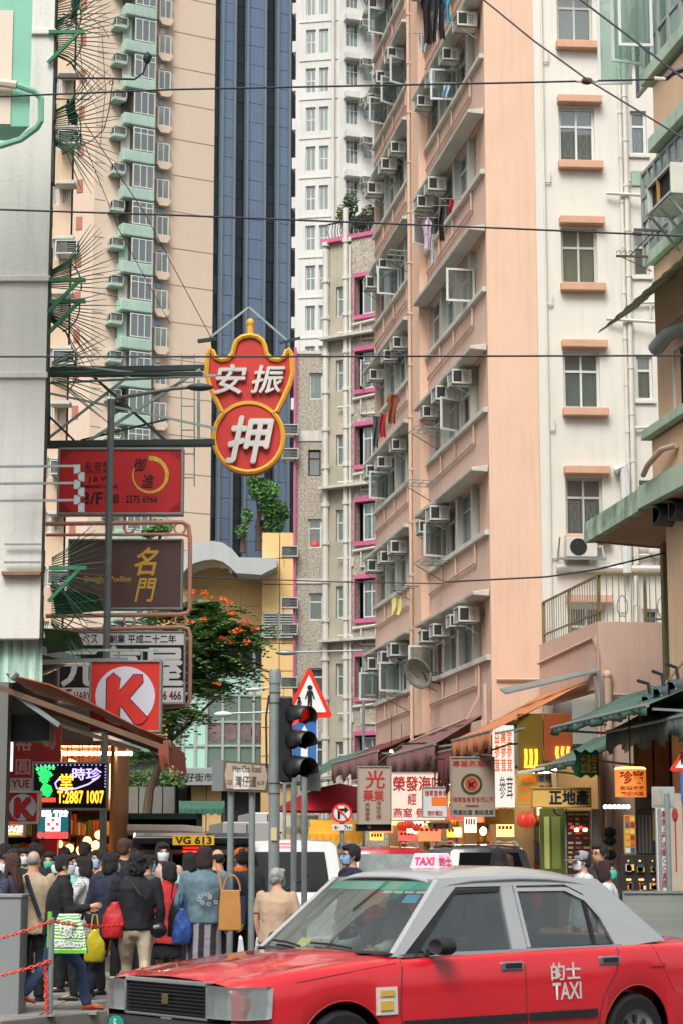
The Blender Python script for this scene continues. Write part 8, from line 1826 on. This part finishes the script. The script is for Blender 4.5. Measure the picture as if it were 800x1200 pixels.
def road_car(label, cat, name, px, Y, py_roof, W, L, color, kind='suv', rot=None, rails=False, plate=None, roof=None, gl=None):
 """upright car seen mostly from behind: local y runs forward, rear at y = 0"""
 x = xat(px, Y); H = zat(py_roof, Y + .8) ; t = thing(name, label, cat, (x, Y, 0), R(9.1) if rot is None else rot)
 belt = .98; hw_ = W / 2
 if kind == 'suv': prof = [(0, .98), (.06, 1.05), (.42, H - .07), (.6, H - .02), (1.2, H), (2.5, H - .02), (2.75, H - .10), (3.4, 1.12), (3.6, 1.06), (L - .35, .96), (L - .1, .82), (L, .6)]
 else: prof = [(0, 1.0), (.03, 1.08), (.20, H - .10), (.36, H - .02), (1.0, H), (3.2, H - .02), (3.5, H - .12), (4.1, 1.15), (L - .2, .95), (L, .6)]
 half = lambda y: hw_ * (1 - .06 * max(0, 1 - y / .25) ** 2 - .10 * max(0, (y - L + .8) / .8) ** 2)
 def sec(y):
  T = lerp_tab(prof, y); h = half(y); b = min(belt, T - .03); cab = T > 1.15; zb = .22
  for c in (.85, L - .95):
   if abs(y - c) < .36: zb = max(zb, .33 + math.sqrt(.36 ** 2 - (y - c) ** 2))
  inset = .17 * (T - b) / (H - belt) if cab else .02
  return [(h - .04, zb), (h, max(.55, zb + .02)), (h - .01, b - .04), (h - .03, b), (h - .03 - inset * .55, b + (T - b) * .55), (h - .03 - inset, T - .06 * min(1, (T - b) * 3)), (h - .10 - inset, T - .01), (.0, T + .012)]
 ysn = sorted({L * i / 70 for i in range(71)} | {c + .36 * math.cos(R(a)) for c in (.85, L - .95) for a in range(0, 181, 12)} | {y for y, _ in prof})
 mb = MB()
 for s in (-1, 1): mb.grid([[(s * x_, y, z) for x_, z in sec(y)] for y in ysn])
 for y in (0, L): q = sec(y); mb.add([(x_, y, z) for x_, z in q] + [(-x_, y, z) for x_, z in reversed(q[:-1])], [tuple(range(2 * len(q) - 1))])
 o = mb.build('body', color, t, True)
 if roof:
  MB().grid([[(v * (half(y) - .24), y, lerp_tab(prof, y) + .016 - .008 * v * v) for v in [k / 6 for k in range(-6, 7)]] for y in [prof[3][0] + (prof[5][0] - prof[3][0]) * k / 8 for k in range(9)]]).build('roof_panel', roof, t, True, fix=False)
 ya, yb = prof[1][0] + (prof[2][0] - prof[1][0]) * .10, prof[1][0] + (prof[2][0] - prof[1][0]) * .88
 rows = []
 for k in range(6):
  y = ya + (yb - ya) * k / 5; T = lerp_tab(prof, y); w_ = half(y) - .20 - .18 * (T - belt) / (H - belt); rows.append([(w_ * v, y - .012, T + .014) for v in [j / 6 for j in range(-6, 7)]])
 MB().grid(rows).build('rear_window', gl or G_dk, t, fix=False)
 MB().tube([(0.0, ya - .03, lerp_tab(prof, ya) + .03), (.3, ya + .02, lerp_tab(prof, ya + .05) + .05)], .008, 5).build('rear_wiper', M_plast, t)
 for s in (-1, 1):
  wins = ((.55, 1.15), (1.22, 1.95), (2.02, 2.75)) if kind == 'suv' else ((.35, 1.35), (1.42, 2.3), (2.38, 3.3))
  for a, b in wins:
   rows = []
   for y in [a + (b - a) * k / 5 for k in range(6)]: q = sec(y); rows.append([(s * (q[3][0] + (q[5][0] - q[3][0]) * f + .006), y, q[3][1] + (q[5][1] - q[3][1]) * f) for f in (.08, .5, .92)])
   MB().grid(rows).build('side_window', G_dk, t, fix=False)
  MB().box(s * (hw_ - .16), s * (hw_ + .004), -.025, .10, .68, 1.0 if kind == 'suv' else 1.25).build('tail_lamp', M_tail, t, bevel=.015)
  if rails: MB().tube([(s * (hw_ - .30), .55, H - .04), (s * (hw_ - .30), .7, H + .06), (s * (hw_ - .30), 2.2, H + .07), (s * (hw_ - .30), 2.4, H)], .022, 6).build('roof_rail', M_chr, t, True)
  for yc in (.85, L - .95): wheel(t, s * (hw_ - .10), yc, .32, .32, s, axis='x')
 MB().box(-hw_ + .05, hw_ - .05, -.09, .05, .28, .58).build('rear_bumper', color, t, bevel=.03)
 MB().box(-.26, .26, -.035, -.02, .72, .84).build('number_plate', mat('plate_yellow', '#d8a728', .5), t)
 MB().tube([(-.12, ya + .04, H - .06), (.12, ya + .04, H - .06)], .012, 6).build('brake_light', emit('brake_red', '#ff2a1a', 2.5), t, loc=(0, prof[2][0] - ya - .08, 0)) if kind == 'van' else None
 return t, H, sec, half
c_w = mat('car_white', '#c9cbca', .35, .03, 2, coat=.7); c_k = mat('car_black', '#17191b', .3, .05, 2, coat=.8); c_g = mat('car_graphite', '#3a3c3e', .35, .05, 2, coat=.8, metal=.3); c_r = mat('car_red', '#b51f26', .32, .04, 2, coat=.9)
road_car('red estate taxi with silver roof waiting in the street', 'taxi', 'waiting_taxi', 459, 37.0, 992, 1.75, 4.6, c_r, 'suv', rails=True, gl=mat('rear_glass_reflection', '#7f8b8c', .1, .4, 3, spec=.5))  # pale rear window colour paints in a whitish reflection
road_car('dark graphite car with chrome roof rails parked by the shops', 'car', 'parked_car', 577, 38.0, 990, 1.8, 4.7, c_g, 'suv', rails=True, roof=M_sil)
road_car('white people carrier with dark windows beside the signal pole', 'van', 'white_van', 336, 27.5, 984, 1.7, 4.6, c_w, 'van', rot=R(0))
t, H, sec, half = road_car('black people carrier with raised tailgate and a yellow number plate', 'van', 'black_van', 226, 28.0, 993, 1.85, 4.8, c_k, 'van', rot=R(5))
zt = zat(975, 27.2); MB().loft([[(x_, y, z) for x_, z in ((-.80, z0), (.80, z0), (.78, z1), (-.78, z1))] for y, z0, z1 in ((-1.0, zt - .16, zt - .06), (-.6, zt - .10, zt - .01), (.2, H - .04, H + .02))]).build('raised_tailgate', c_k, t, bevel=.02)
MB().box(-.27, .27, -1.03, -1.01, zt - .17, zt - .05).build('number_plate', mat('plate_yellow', '#d8a728'), t); text('VG 613', -.23, .23, zt - .155, zt - .065, -1.031, M_k, t, bold=.03, keep=False)
MB().box(-.7, .7, .02, .5, .75, .98).build('boot_floor', M_int, t)
tr = thing('delivery_truck', 'dark green delivery truck with a rolled white cover', 'truck', (xat(160, 36), 36, .0), R(6)); s_ = FPX / 36
W2 = 2.5; x0, x1 = -W2 / 2 - .2, W2 / 2 - .1; zt = zat(953, 36)
MB().box(x0, x1, 0, .08, .7, 1.1).build('tail_board', mat('truck_green', '#1d3a34', .6, .15), tr); 
for s in (x0, x1 - .1): MB().box(s, s + .1, 0, 4.5, .7, zt).build('side_wall', mat('truck_green', '#1d3a34'), tr)
MB().box(x0, x1, 0, 4.5, zt - .1, zt).build('roof', mat('truck_green', '#1d3a34'), tr); MB().box(x0 + .1, x1 - .1, 4.3, 4.4, .7, zt - .1).build('front_wall', M_black, tr); MB().box(x0, x1, 0, 4.5, .6, .7).build('deck', M_int, tr); MB().tube([(x0 + .05, -.08, zt - .28), (x1 - .3, -.08, zt - .30), (x1, -.05, zt - .33)], .1, 8).build('rolled_cover', mat('roll_white', '#c9bfb6', .8, .15, 4), tr, True)
for yy in (.9, 3.6):
 for s in (-1, 1): wheel(tr, s * .95 - .15, yy, .4, .4, s, .28, 'x')
MB().box(x0 + .15, x1 - .15, 4.6, 6.2, .5, 2.2).build('cab', c_w, tr, bevel=.1); MB().box(x0 + .3, x1 - .3, 4.0, 4.6, .4, .6).build('chassis', M_black, tr)
for i, (px0, px1, py0, py1, Y, tx) in enumerate(((262, 318, 963, 1010, 44, 'FRESH'), (296, 332, 952, 1000, 52, '蒸'))):
 t = thing('box_lorry', ['white box lorry standing beyond the people carriers', 'white box lorry with a black brush character on its back'][i], 'lorry', (xat((px0 + px1) / 2, Y), Y, 0), R(8)); w2 = (px1 - px0) / (FPX / Y) / 2; zt = zat(py0, Y)
 MB().box(-w2, w2, 0, 4, .9, zt).build('box', c_w, t, bevel=.03); MB().box(-w2 + .05, w2 - .05, .0, 5.6, .55, .88).build('chassis', M_black, t); MB().box(-w2 + .05, w2 - .05, 4.1, 5.6, .9, 2.2).build('cab', c_w, t, bevel=.1)
 MB().box(-.012, .012, -.012, .0, .95, zt - .05).build('door_gap', M_black, t); text('RD' if i == 0 else '蒸', w2 * .1, w2 * .9, zt - .95, zt - .3, -.015, M_k, t, bold=.02)
 for yy in (.9, 4.8):
  for s in (-1, 1): wheel(t, s * (w2 - .15), yy, .38, .38, s, .25, 'x')
DRV = person(0, 0, 0, 0, 'driver in a pale shirt at the wheel of the red taxi', C_pale, C_char, h=1.2, hair='short', mask=M_mask_b, arms=((.9, .5), (.9, .5)), x=0, z0=0)
a_ = R(39); off = Vector((2.32, .37, .0)); dl = Vector((-1.125, 13.90, 0)) + Vector((math.cos(a_) * off.x - math.sin(a_) * off.y, math.sin(a_) * off.x + math.cos(a_) * off.y, 0))
DRV[0].location = (dl.x, dl.y, -.12); DRV[0].scale = (.92, .92, .92); DRV[0].rotation_euler = (0, 0, a_ - math.pi / 2)
# ---------------------------------------------------------------- laundry, racks, dish and small clutter on the facades
def cloth_item(px, py0, py1, w_px, fr, off, m, label, kind='shirt', group=None):
 u, z1 = fr.uz(px, py0, off); z0 = fr.uz(px, py1, off)[1]; wp = fr.world(u, off, 0); s = FPX / wp.y; w_ = w_px / s; h = z1 - z0
 t = thing('laundry', label, 'laundry', (wp.x, wp.y, z0), .15)
 prof = {'shirt': [(0, .5), (.12, 1.0), (.3, .95), (.34, .62), (.7, .6), (1, .62)], 'towel': [(0, .9), (.5, .9), (1, .88)], 'trousers': [(0, .55), (.3, .6), (.5, .58), (1, .5)]}[kind]
 n = 14; rows = []
 for j in range(13):
  f = j / 12; q = lerp_tab(prof, f) * w_ / 2; rows.append([(q * v + .02 * math.sin(f * 5 + px), .05 * math.sin(v * 5 + f * 3 + px) + .03 * f, h * (1 - f) + .02 * math.sin(v * 7)) for v in [k / n * 2 - 1 for k in range(n + 1)]])
 o = MB().grid(rows).build('cloth', m, t, True, fix=False); MB().tube([(-.25, 0, h + .01), (.25, 0, h + .03)], .012, 5).build('hanging_rod', M_galv, t); return t
LA = [(500, -6, 52, 16, C_blk, 'black jacket drying high on the peach block', 'shirt'), (509, -8, 50, 11, C_char, 'dark trousers drying beside the black jacket', 'trousers'), (517, -8, 46, 12, C_navy, 'navy top drying beside the turquoise one', 'shirt'), (524, -6, 26, 9, cloth('cloth_turq', '#4fa3b8'), 'turquoise shirt drying high on the peach block', 'shirt'), (494, 40, 60, 7, C_pale, 'white cloth drying below the black jacket', 'towel'),
      (522, 98, 115, 9, cloth('cloth_sky', '#8fb3c8'), 'pale blue cloth hanging at a window of the peach block', 'towel'), (517, 242, 282, 12, C_blk, 'black trousers drying by the lilac shirt', 'trousers'), (500, 256, 292, 14, cloth('cloth_lilac', '#c3aec2'), 'lilac shirt drying beside black trousers', 'shirt'), (506, 276, 308, 9, C_pale, 'white trousers drying under the lilac shirt', 'trousers'), (528, 234, 250, 6, C_red, 'small red cloth by the black trousers', 'towel'),
      (459, 462, 496, 16, cloth('cloth_rust', '#7a4632'), 'rust brown shirt drying by the grey tenement', 'shirt'), (448, 485, 512, 8, C_red, 'red and navy cloth drying by the rust shirt', 'towel'), (440, 488, 524, 14, C_grey, 'grey trousers drying by the rust shirt', 'trousers'), (464, 700, 721, 13, cloth('cloth_lime', '#c9c07c'), 'pale yellow towel hanging from a rack', 'towel')]
for px, a, b, w_, m, lab, k in LA: cloth_item(px, a, b, w_, RF, -.75, m, lab, k)
for px, a, b, w_, m, lab, k in ((88, -2, 24, 12, C_navy, 'navy and blue cloth caught on the topmost spikes', 'shirt'), (85, 118, 145, 13, C_blk, 'black cloth with a red edge among the spikes', 'towel')): cloth_item(px, a, b, w_, Frame(LF.O.x, 27.3, 0), 0, m, lab, k)
for i, (px, py, w_) in enumerate(((500, 505, 36), (493, 567, 38), (505, 660, 34), (470, 300, 30), (478, 690, 30), (497, 790, 40), (465, 815, 40))):
 u, z = RF.uz(px, py, -.4); t = thing('drying_rack', 'folding steel drying rack below a window of the peach block', 'rack', RF.world(u, 0, z), RF.a, 'drying racks on the peach block'); L = .9
 for q in (-L / 2, 0, L / 2): MB().bar((q, 0, 0), (q, -.8, .02), .022).build('arm', M_rust if i > 3 else M_galv, t)
 for k in range(4): MB().bar((-L / 2, -.2 - k * .2, .015), (L / 2, -.2 - k * .2, .015), .018).build('rod', M_galv, t)
 MB().bar((-L / 2, 0, -.4), (-L / 2, -.7, 0), .02).build('brace', M_rust, t)
u, z = RF.uz(494, 786, -.5); t = thing('satellite_dish', 'grey satellite dish on the peach block above the awnings', 'satellite dish', RF.world(u, -.5, z)); rows = []
for j in range(6): r = .42 * j / 5; rows.append([(r * math.cos(k * PI / 10), -.9 * r * r * 1.2, r * math.sin(k * PI / 10)) for k in range(21)])
o = MB().grid(rows).build('dish', mat('dish_grey', '#8d8d84', .6, .1), t, True, fix=False); o.rotation_euler = (R(25), 0, R(-40)); s2 = o.modifiers.new('s', 'SOLIDIFY'); s2.thickness = .015
MB().tube([(0, 0, 0), (.1, -.1, -.25), (.45, .2, -.3)], .025, 6).build('mount', M_rust, t); MB().tube([(-.1, -.1, -.2), (-.35, -.35, .05)], .012, 5).build('feed_arm', M_rust, t)
u, z = QF.uz(781, 252, -.3); t = thing('air_conditioner', 'big caged air conditioner on struts under the mint window band', 'air conditioner', QF.world(u + .3, -.1, z), QF.a)
MB().box(-.4, .8, -.5, -.48, .0, .05).box(-.4, .8, -.5, -.48, .45, .5).box(-.4, -.36, -.5, 0, 0, .5).box(.78, .82, -.5, 0, 0, .5).box(-.4, .8, -.5, 0, .48, .5).box(-.4, .8, -.5, 0, 0, .02).build('casing', M_ac, t); MB().box(-.36, .78, -.42, -.4, .03, .47).build('hollow', M_ac_h, t); MB().box(.1, .13, -.5, -.45, .05, .45).build('divider', mat('wood_divider', '#a8803c', .6), t)
for k in range(6): MB().box(-.405, -.4, -.48, -.04, .05 + k * .07, .08 + k * .07).build('louvre', M_ac_d, t)
for k in (-.3, .2, .7): MB().bar((k, 0, -.6), (k, -.5, -.02), .035).build('strut', M_galv, t)
p0 = at(721, 300, 33.6); t = thing('drying_pole', 'rusty drying pole bracket with hooks sticking out of the corner block', 'bracket', p0); q = lambda a, b: at(a, b, 33.6) - p0
MB().bar(q(721, 300), q(763, 301), .035).build('arm', M_rust, t); MB().bar(q(738, 299), q(765, 271), .025).build('stay', M_rust, t); MB().bar(q(728, 301), q(763, 318), .015).build('stay', M_rust, t); MB().bar(q(742, 269), q(800, 272), .04).build('arm', M_rust, t)
for k in range(3): MB().tube([q(724 + k * 7 + 2.3 * math.cos(a), 296 + 2.3 * math.sin(a)) for a in [j * .7 - 3.4 for j in range(7)]], .008, 5).build('hook', M_rust, t)
for py in (228, 375):
 o = MB().tube([(EF.u(709, py), -.1, EF.z(py, 709)), (EF.u(770, py), -.25, EF.z(py + 6, 770))], .04, 6).build('wall_bracket', M_pipe_w); place(o, EF, pb)
bpy.data.scenes.remove(TMP)
